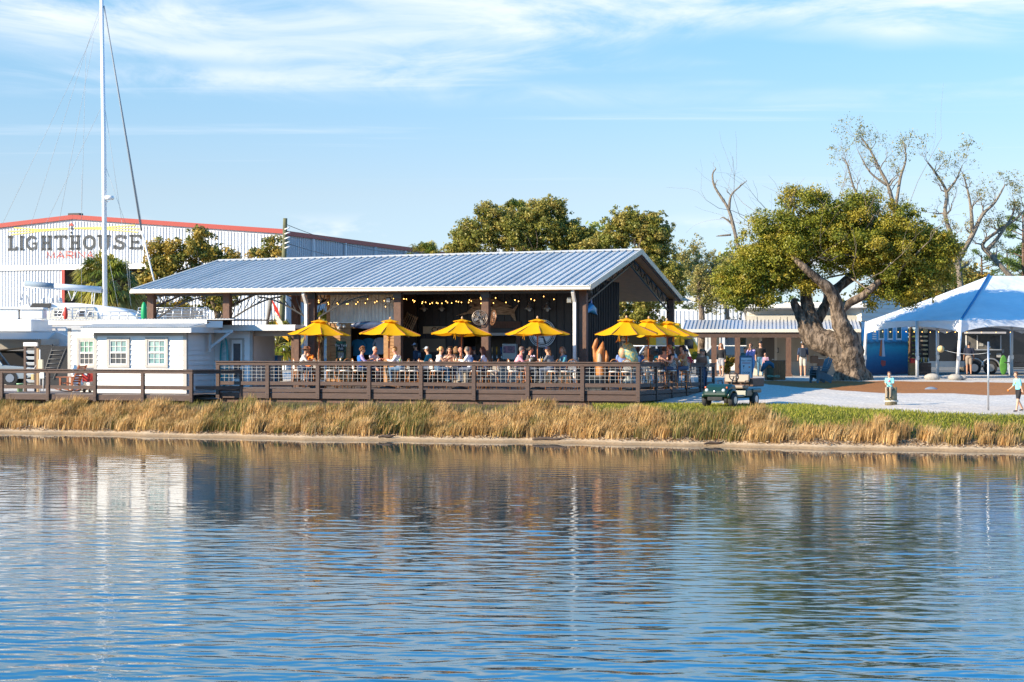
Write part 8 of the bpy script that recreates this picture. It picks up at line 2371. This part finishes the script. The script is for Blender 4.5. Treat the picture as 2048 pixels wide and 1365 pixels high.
# round restaurant logo
ul = pu(1085.5, VK); zl = zk(667, ul); Rl = 27.5 / sK
e = frame('round_logo_sign', ul, VK - .1, zl, 'large round pale sign reading DOCK with a black Florida shape on the dark wall', 'sign')
M_sgn = mat('pale sign enamel', (.74, .78, .82), .5)
M_sgd = mat('dark sign enamel', (.03, .035, .045), .5)
m = MB(); m.lathe((0, 0, 0), [(.001, 0), (Rl, 0)], 48, smooth=False); 
m = MB(); m.prism([(Rl * math.cos(t), Rl * math.sin(t)) for t in np.linspace(0, 2 * math.pi, 49)[:-1]], 0, .03, 'xz'); m.build('disc', M_sgn, e)
for r_, w_ in ((Rl * .93, .014), (Rl * .80, .022), (Rl * .70, .010)):
    m = MB(); n = 56
    vs = [((r_ + d) * math.cos(2 * math.pi * i / n), -.006, (r_ + d) * math.sin(2 * math.pi * i / n)) for d in (-w_, w_) for i in range(n)]
    m.add(vs, [(i, (i + 1) % n, n + (i + 1) % n, n + i) for i in range(n)]); m.build('ring', M_sgd, e, fix=False)
text('DOCK', Rl * .62, (0, -.01, Rl * .0), R90, mat('brown sign paint', (.10, .055, .04), .6), e)
text('THE', Rl * .3, (0, -.01, Rl * .42), R90, M_sgd, e)
fl = [(-.17, .0), (.07, .02), (.10, -.02), (.14, -.13), (.19, -.24), (.19, -.33), (.14, -.36), (.10, -.27), (.07, -.2), (.06, -.08), (.0, -.06), (-.05, -.04), (-.16, -.03)]
m = MB(); m.prism([(x * Rl * 1.5 + .0, z * Rl * 1.4 - Rl * .25) for x, z in fl], -.012, -.006, 'xz'); m.build('state_shape', M_sgd, e)
text('EST', Rl * .13, (-Rl * .3, -.01, -Rl * .38), R90, mat('rust sign paint', (.4, .1, .04), .6), e); text('2014', Rl * .13, (-Rl * .3, -.01, -Rl * .52), R90, mat('rust sign paint', (.4, .1, .04), .6), e)
sarc = 'PANAMA CITY BEACH'
for i, c_ in enumerate(sarc):
    if c_ == ' ': continue
    t = math.radians(-90 + (i - (len(sarc) - 1) / 2) * 8.2)
    o = text(c_, Rl * .15, (Rl * .86 * math.cos(t), -.01, Rl * .86 * math.sin(t)), (math.pi / 2, 0, 0), M_sgd, e); o.rotation_euler = (math.pi / 2, -(t + math.pi / 2), 0)
# lobster trap
ut = pu(822, VK); e = frame('lobster_trap', ut, VK - .35, zk(650, ut), 'old slatted lobster trap hung tilted beside the post', 'lobster trap')
e.rotation_euler = (0, .45, -A)
for i in range(9):
    t = math.pi * i / 8; m = MB(); m.box((.26 * math.cos(t), -.1 * math.sin(t) - .02, 0), (.035, .02, .95), rz=t); m.build('slat', M_drift, e)
for z in (-.42, 0, .42):
    m = MB(); m.tube([Vector((.25 * math.cos(t), -.1 * math.sin(t), z)) for t in np.linspace(0, math.pi, 9)], .02, 5); m.build('hoop', M_drift, e)
e = frame('cask_end', pu(806, VK), VK - .3, zk(640, ut), 'broken round wooden cask end hung beside the lobster trap', 'wall art')
m = MB(); m.tube([Vector((.3 * math.cos(t), 0, .34 * math.sin(t))) for t in np.linspace(-.4, 3.8, 14)], .05, 6); m.build('rim', M_teak, e)
for a in (.3, 1.2, 2.4): 
    m = MB(); m.tube([(0, 0, 0), (.3 * math.cos(a), 0, .34 * math.sin(a))], .025, 5); m.build('spoke', M_teak, e)
# taps, bottles at the bar
for i in range(3):
    e = frame('beer_tap', pu(985 + i * 9, VK), VK + .0, zb0, ('tan', 'yellow', 'blue')[i] + ' handled beer tap standing on the bar counter', 'beer tap', 'beer taps on the bar')
    m = MB(); m.tube([(0, 0, 0), (0, 0, .25)], .03, 8); m.build('column', M_steelp, e)
    m = MB(); m.tube([(0, -.03, .25), (0, -.05, .58)], [.02, .04], 8); m.build('handle', mat('tap handle %d' % i, ((.35, .22, .1), (.55, .3, .02), (.03, .12, .35))[i], .4), e)
e = frame('menu_lightbox', pu(1022, VK), VK - .12, zb0 + .05, 'pale lit drinks machine standing on the bar counter by the post', 'drinks machine')
m = MB(); m.box((0, 0, .33), (.62, .3, .66)); m.build('case', mat('pale machine case', (.34, .37, .36), .4), e, bevel=.02)
m = MB(); m.box((0, -.16, .42), (.5, .02, .3)); m.build('front_panel', mat('printed machine panel', (.30, .14, .20), .5, col2=(.05, .05, .08), scale=8), e)
for i, (c, px) in enumerate((((.6, .05, .03), 818), ((.5, .25, .04), 811), ((.05, .2, .35), 832), ((.35, .05, .3), 826), ((.6, .4, .05), 804))):
    e = frame('bottle', pu(px, VK), VK - .18, zk(702, uK0) if i < 3 else zk(713, uK0), ('red sauce tub', 'amber bottle', 'blue cup', 'purple bottle', 'yellow mustard bottle')[i] + (' on the upper pine wall shelf' if i < 3 else ' on the lower pine wall shelf'), 'bottle')
    m = MB(); m.lathe((0, 0, 0), [(.001, 0), (.05, 0), (.05, .13), (.02, .18), (.02, .2), (.001, .2)], 10); m.build('vessel', mat('vessel %d' % i, c, .4), e)
# floodlights on the posts
for px, py, lab in ((779, 601, 'black floodlight at the corner of the corrugated wall'), (1140, 601, 'pale floodlight beside the white downspout top')):
    e = frame('floodlight', pu(px, VP_ - .1), VP_ - .2, CZ - (py - HY) * uv(pu(px, VP_), VP_).y / F, lab, 'floodlight')
    m = MB(); m.box((0, 0, 0), (.19, .07, .22), rz=.3, rx=.35); m.build('housing', M_blacksteel if px < 1000 else mat('sand enamel', (.42, .36, .26), .5), e, bevel=.01)
    m = MB(); m.box((0, -.045, -.01), (.15, .01, .16), rz=.3, rx=.35); m.build('lens', mat('flood lens', (.45, .47, .46), .2), e)
    m = MB(); m.tube([(0, .05, 0), (.1, .15, .05)], .02, 6); m.build('arm', M_blacksteel, e)
# blue marlin on the east wall of the kitchen
um_ = uK1 + .1; vm = VK + 1.6
e = empty('blue_marlin', uv(um_, vm, Zat(620, uv(um_, vm).y)), -A + math.pi / 2, 'mounted bright blue marlin on the east side wall of the black building', 'wall art')
m = MB(); m.sm = True; m.tube([(-1.0, 0, -.28), (-.6, 0, -.05), (0, 0, .1), (.6, 0, .0), (.9, 0, -.1), (1.35, 0, -.2)], [.03, .12, .2, .16, .08, .01], 10); m.build('body', mat('marlin blue', (.02, .20, .50), .3, col2=(.10, .45, .62), scale=3), e)
m = MB(); m.prism([(.5, .1), (.25, .55), (.1, .25), (-.6, .08)], -.015, .015, 'xz'); m.build('dorsal_fin', mat('fin blue', (.02, .12, .42), .4), e)
m = MB(); m.prism([(-1.0, -.2), (-1.35, .15), (-1.2, -.25), (-1.25, -.7), (-.95, -.34)], -.015, .015, 'xz'); m.build('tail_fin', mat('fin blue', (.02, .12, .42), .4), e)

# ================================================================== SCULPTURES, LOUNGERS ON DECK
uq = pu(1201, 1.9); e = frame('carved_pelicans', uq, 1.9, DZ, 'tall carved honey timber post of sea creatures beside the deck corner', 'carving')
M_carv = mat('carved cedar', (0.46, 0.19, 0.05), .5, col2=(0.30, 0.11, 0.03), scale=3, aniso=(3, 3, 1), bump=.4)
m = MB(); m.tube([(0.02, 0, 0), (.02, 0, .6), (0, 0, 1.1), (-.02, 0, 1.4), (.06, 0, 1.62), (.1, 0, 1.84)], [.18, .2, .2, .17, .11, .02], 12, jit=.05); m.build('trunk_figure', M_carv, e)
m = MB(); m.tube([(-.12, .05, .9), (-.22, .05, 1.3), (-.26, .05, 1.62), (-.16, 0, 1.86), (-.12, -.02, 1.98)], [.14, .11, .09, .08, .02], 10, jit=.05); m.build('upper_figure', M_carv, e)
m = MB(); m.tube([(.2, 0, .9), (.26, 0, 1.25), (.22, 0, 1.5)], [.1, .08, .02], 8); m.build('fin', M_carv, e)
m = MB(); m.ball((0, -.16, 1.1), .12, 8, 6, (.8, .4, 2.6)); m.build('grey_belly', mat('grey driftwood', (.33, .29, .24), .7), e)
uq = pu(1256, 1.3); e = frame('painted_figure', uq, 1.3, DZ, 'painted mosaic pirate parrot like figure perched on a grey coral base at the railing', 'sculpture')
mz = lambda n_, a, b: mat(n_, a, .5, col2=b, scale=12, contrast=(.45, .55), bump=.5)
m = MB(); m.tube([(0.05, 0, 0), (.02, 0, .5), (.02, 0, .95), (.0, 0, 1.15)], [.3, .18, .15, .22], 10, jit=.15); m.build('coral_base', mz('grey coral', (.35, .36, .34), (.12, .16, .18)), e, fix=False)
m = MB(); m.tube([(.28, 0, 1.0), (.18, 0, 1.25), (.05, 0, 1.45), (-.05, 0, 1.68), (-.1, 0, 1.8)], [.14, .24, .26, .2, .09], 12, jit=.06); m.build('torso', mz('teal yellow mosaic', (.40, .38, .15), (.08, .24, .26)), e, fix=False)
m = MB(); m.ball((-.12, -.02, 1.92), .15, 12, 8, (1, 1, .95)); m.tube([(-.12, 0, 2.0), (-.16, 0, 2.14), (-.14, 0, 2.2)], [.13, .07, .01], 8); m.build('head', mz('blue white mosaic', (.45, .48, .50), (.06, .12, .2)), e, fix=False)
m = MB(); m.tube([(-.24, -.02, 1.9), (-.42, -.02, 1.86), (-.48, -.02, 1.80)], [.06, .035, .008], 7); m.build('beak', mat('dull orange paint', (.45, .18, .06), .5), e)
m = MB(); m.ball((-.18, -.08, 1.42), .19, 10, 8, (.9, .8, 1.2)); m.build('breast', mz('salmon mosaic', (.55, .28, .16), (.30, .30, .18)), e, fix=False)
m = MB(); m.prism([(.1, 1.3), (.3, 1.05), (.45, .7), (.3, .72), (.05, 1.0)], -.06, .06, 'xz'); m.build('tail', mz('blue tail mosaic', (.06, .22, .42), (.3, .4, .35)), e, fix=False)
for k, (px, v) in enumerate(((1183, 4.6), (1176, 5.4))):
    e = frame('sling_lounger', pu(px, v), v, DZ, ('grey sling armchair by the black building corner', 'second grey sling armchair tucked behind the first')[k], 'armchair', None)
    m = MB(); m.box((0, 0, .42), (.5, .5, .03)); m.build('seat', mat('taupe sling', (.16, .13, .11), .8), e)
    m = MB(); m.box((-.32, 0, .8), (.04, .5, .85), ry=-.35); m.build('backrest', mat('taupe sling', (.16, .13, .11), .8), e)
    for y in (-.27, .27):
        m = MB(); m.tube([(-.2, y, 0), (-.25, y, .4), (-.2, y, .64), (.25, y, .64), (.28, y, 0)], .016, 6); m.build('arm', M_blacksteel, e)
e = frame('pine_crate', pu(1186, 1.2), 1.2, DZ, 'dark speaker cabinet with a small lilac doll on top behind the railing', 'cabinet')
m = MB(); m.box((0, 0, .28), (.8, .5, .56)); m.build('case', mat('slate cabinet', (.06, .065, .07), .6), e, bevel=.01)
m = MB(); m.box((0, -.255, .28), (.7, .01, .46)); m.build('grille', M_blacksteel, e)

# ================================================================== THINGS ON THE GROUND
# green utility cart
gd = 68.3; gx = X(1463, gd)
ct = empty('utility_cart', (gx, gd, ground(gx, gd) + .01), math.radians(-122), 'dark green utility golf cart with cream seats parked on the grass in shade', 'golf cart')
M_grn = mat('dark green cart body', (0.004, 0.028, 0.018), .35, coat=.1)
M_seat = mat('cream vinyl', (0.26, 0.20, 0.145), .5)
m = MB(); m.sm = False
# local +X is forward
hood = [(.55, .42), (.60, .78), (.95, .84), (1.25, .72), (1.42, .52), (1.40, .36), (.9, .30)]
m.prism(hood, -.48, .48, 'xz'); m.build('hood', M_grn, ct, bevel=.09)
m = MB(); m.box((-.1, 0, .36), (1.4, 1.0, .12)); m.prism([(-.95, .34), (-.95, .62), (-.1, .62), (-.05, .34)], -.56, .56, 'xz'); m.build('body', M_grn, ct, bevel=.04)
for s_ in (-1, 1):
    m = MB(); m.tube([Vector((.98 + .33 * math.cos(t), s_ * .50, .30 + .30 * math.sin(t))) for t in np.linspace(.1, math.pi - .1, 9)], .06, 6); m.build('front_fender', M_grn, ct)
    m = MB(); m.box((-.95, s_ * .55, .55), (.75, .1, .16)); m.build('rear_fender', M_grn, ct, bevel=.04)
    for x in (.98, -.82):
        m = MB(); m.tube([(x, s_ * .42, .25), (x, s_ * .44, .25), (x, s_ * .60, .25), (x, s_ * .62, .25)], [.20, .25, .25, .2], 20); w_ = m.build('wheel', M_tyre, ct)
        m = MB(); m.tube([(x, s_ * .60, .25), (x, s_ * .625, .25)], .13, 12); m.build('rim', M_rim, w_)
    m = MB(); m.ball((1.36, s_ * .33, .60), .075, 12, 8, (.5, 1, .9)); m.build('headlight', mat('clear headlight', (.35, .40, .42), .1, spec=.9), ct)
    m = MB(); m.ball((1.27, s_ * .42, .70), .04, 8, 6, (.6, 1, 1)); m.build('indicator', mat('amber lamp', (.6, .10, .02), .3), ct)
m = MB(); m.ball((1.43, 0, .56), .04, 10, 6, (.3, 1, 1)); m.build('badge', M_alu, ct)
m = MB(); m.box((1.30, 0, .30), (.2, .6, .14)); m.build('bumper', M_rubber, ct, bevel=.03)
m = MB(); m.box((-.18, 0, .70), (.5, 1.0, .12)); m.build('seat', M_seat, ct, bevel=.04)
m = MB(); m.box((-.50, -.26, 1.0), (.12, .46, .30), ry=-.12); m.box((-.50, .26, 1.0), (.12, .46, .30), ry=-.12); tag(m.build('seat_back', M_seat, ct, bevel=.04), kind='stuff')
m = MB(); m.tube([Vector((.32 + .06 * math.cos(t), .25 + .18 * math.sin(t), 1.08 + .15 * math.cos(t))) for t in np.linspace(0, 6.283, 20)], .018, 6, cap=False); m.tube([(.32, .25, 1.08), (.62, .25, .72)], .025, 6); m.bar((.32, .08, 1.08), (.32, .42, 1.08), .03, .02); m.build('steering_wheel', M_blacksteel, ct)
for s_ in (-1, 1):
    m = MB(); m.tube([(-.0, s_ * .53, .72), (.0, s_ * .55, .92), (-.35, s_ * .55, .92), (-.38, s_ * .53, .72)], .018, 6); m.build('arm_rail', M_blacksteel, ct)
m = MB(); m.box2((-1.55, -.56, .70), (-.62, .56, .74)); m.build('bed_floor', M_rubber, ct)
for (a, b) in (((-1.55, -.58, .72), (-.62, -.54, 1.0)), ((-1.55, .54, .72), (-.62, .58, 1.0)), ((-1.58, -.58, .72), (-1.55, .58, 1.0)), ((-.64, -.58, .72), (-.6, .58, 1.0))):
    m = MB(); m.box2(a, b); m.build('bed_panel', M_brown2, ct, bevel=.01)
# A-frame welcome sign
sd_ = 92.0; sx_ = X(1492, sd_)
sg = empty('sandwich_board', (sx_, sd_, ground(sx_, sd_)), math.radians(6), 'blue framed pavement sign lettered Stay a while beside the porch post', 'sign')
m = MB(); m.box((0, 0, .62), (.66, .08, 1.2)); m.build('frame', mat('slate blue plastic', (.05, .11, .17), .5), sg, bevel=.05)
m = MB(); m.box((0, -.05, .62), (.54, .02, 1.0)); m.build('poster', mat('white poster', (.62, .66, .70), .5), sg)
text('Stay a while', .105, (0, -.064, .98), R90, M_sgd, sg); text('DOCK', .13, (0, -.064, .38), R90, M_sgd, sg)
m = MB()
for z in (.88, .83): m.box((0, -.063, z), (.42, .004, .018))
tag(m.build('small_print', mat('red print', (.5, .1, .1), .6), sg), kind='stuff')
m = MB(); m.prism([(-.18, .74), (-.08, .74), (-.13, .64)], -.066, -.061, 'xz'); m.bar((-.13, -.063, .64), (-.13, -.063, .56), .006, .012); m.build('glass_drawing', M_sgd, sg)
m = MB(); m.ball((.16, -.062, .66), .04, 8, 6, (1.4, .1, .8)); m.build('burger_drawing', mat('orange print', (.6, .2, .08), .6), sg)
# slatted litter bins
for k, px in enumerate((1541, 1559)):
    d_ = 92.5 + k * .3; x = X(px, d_)
    e = empty('litter_bin', (x, d_, ground(x, d_)), .1, ('slatted wooden litter bin beside the welcome sign, touching its twin', 'slatted wooden litter bin on the oak side of its twin')[k], 'litter bin')
    m = MB(); m.cyl((0, 0, .03), .22, .86, 12); m.build('liner', M_blacksteel, e)
    for i in range(4):
        for j in range(4):
            a = math.pi / 2 * i; t = -.16 + j * .107
            m = MB(); c = Vector((.24 * math.cos(a) - t * math.sin(a), .24 * math.sin(a) + t * math.cos(a), .47)); m.box(c, (.025, .095, .94), rz=a); m.build('slat', mat('orange stained slat', (.28, .12, .04), .6, col2=(.20, .08, .025), scale=6), e)
    m = MB(); m.box((0, 0, .95), (.5, .5, .03)); m.build('top_ring', M_brown2, e)
x = X(1535, 91.6); e = empty('draped_jacket', (x, 91.6, ground(x, 91.6)), 0, 'denim jacket draped over a low piling by the litter bins', 'jacket')
m = MB(); m.tube([(-.3, 0, .45), (-.15, -.05, .75), (.05, 0, .88), (.25, .05, .78), (.3, .02, .6)], [.05, .12, .11, .1, .04], 8, jit=.12); m.build('cloth', mat('blue denim', (.03, .11, .19), .9), e, fix=False)
x = X(1540, 91.7); e = empty('short_piling', (x, 91.7, ground(x, 91.7)), 0, 'short mossy piling with a green hose coiled at its side', 'piling')
m = MB(); m.tube([(0, 0, 0), (0, 0, .62)], .17, 12, jit=.03); m.build('post', mat('mossy piling', (.07, .065, .035), .9), e)
m = MB(); m.tube([Vector((.15 + .3 * math.cos(t), -.2, .22 + .04 * math.sin(t * 2))) for t in np.linspace(0, 6.2, 16)], .02, 5); m.build('hose', mat('pale green hose', (.2, .36, .26), .5), e)
# stacked adirondack chairs
ad0 = 88.0; x = X(1640, ad0); gzz = ground(x, ad0)
M_adk = mat('slate blue poly chair', (.055, .115, .15), .5, col2=(.04, .09, .12), scale=5)
def adk(k):
    e = empty('adirondack_chair', (x + .035 * k, ad0 + .0, gzz + .105 * k), math.radians(205), ('slate blue adirondack chair at the bottom of the stack under the oak', 'slate blue adirondack chair in the middle of the stack under the oak', 'slate blue adirondack chair on top of the stack under the oak')[k], 'chair', 'stacked adirondack chairs')
    # local +X forward
    for i in range(5):
        m = MB(); m.box((.05 + i * .1 - .1, 0, .33 + i * .02 - .02), (.085, .5, .02), ry=-.15); m.build('seat_slat', M_adk, e)
    for i in range(5):
        y = -.2 + i * .1; t = Vector((-.42, y * 1.35, 1.0 - abs(i - 2) * .05))
        m = MB(); m.bar((-.14, y, .30), t, .085, .02, up=(1, 0, 0)); m.build('back_slat', M_adk, e)
    for s_ in (-1, 1):
        m = MB(); m.box((.08, s_ * .34, .56), (.66, .11, .025)); m.build('arm', M_adk, e)
        m = MB(); m.box((.33, s_ * .29, .28), (.11, .03, .56)); m.build('leg', M_adk, e)
        m = MB(); m.bar((.36, s_ * .26, .36), (-.45, s_ * .26, .03), .03, .11); m.build('rear_leg', M_adk, e)
for k in range(3): adk(k)
# tetherball
tb = P(1976.5, 820, 64.7); e = empty('tetherball_pole', (tb.x, 64.7, ground(tb.x, 64.7)), 0, 'slim grey steel tetherball pole standing in the sand', 'pole')
hp2 = Zat(684, 64.7) - ground(tb.x, 64.7)
m = MB(); m.tube([(0, 0, 0), (0, 0, hp2)], .033, 10); m.build('pole', M_alu, e)
m = MB(); m.tube([(.03, 0, hp2 - .18), (.08, 0, hp2 - .18)], .014, 6); m.tube([(.03, 0, hp2 - .42), (.08, 0, hp2 - .42)], .014, 6); tag(m.build('hook', M_alu, e), kind='stuff')
bl_ = P(1881.5, 698.5, 64.9)
q0 = Vector((tb.x - .02, 64.7, Zat(706, 64.7)))
cpt = [q0.lerp(bl_, t) + Vector((0, 0, -.42 * (t * (1 - t)))) for t in np.linspace(0, .93, 14)]
m = MB(); m.tube([p - Vector(e.location) for p in cpt], .008, 4); m.build('cord', M_white, e)
e = empty('tetherball', tuple(bl_), 0, 'cream yellow ball swinging out on the cord of the steel pole', 'ball')
m = MB(); m.ball((0, 0, 0), .118, 20, 14); m.build('skin', mat('cream ball', (.72, .52, .22), .5, col2=(.62, .44, .18), scale=6), e)
m = MB(); m.tube([Vector((.119 * math.cos(t), .0, .119 * math.sin(t))) for t in np.linspace(0, 6.283, 24)], .003, 4, cap=False); m.tube([Vector((.03, .119 * math.cos(t), .115 * math.sin(t))) for t in np.linspace(0, 6.283, 24)], .003, 4, cap=False); m.build('seam', M_pole, e)
x = X(1862, 80); e = empty('scrap_of_tarp', (x, 80, ground(x, 80)), 0, 'small crumpled blue grey tarp lying on the pine straw', 'tarp')
m = MB(); m.sm = True; m.lathe((0, 0, 0), [(.3, .0), (.22, .06), (.1, .10), (.001, .11)], 9, 1, .5); m.build('cloth', mat('blue grey tarp', (.16, .20, .26), .8, bump=.6), e, fix=False)
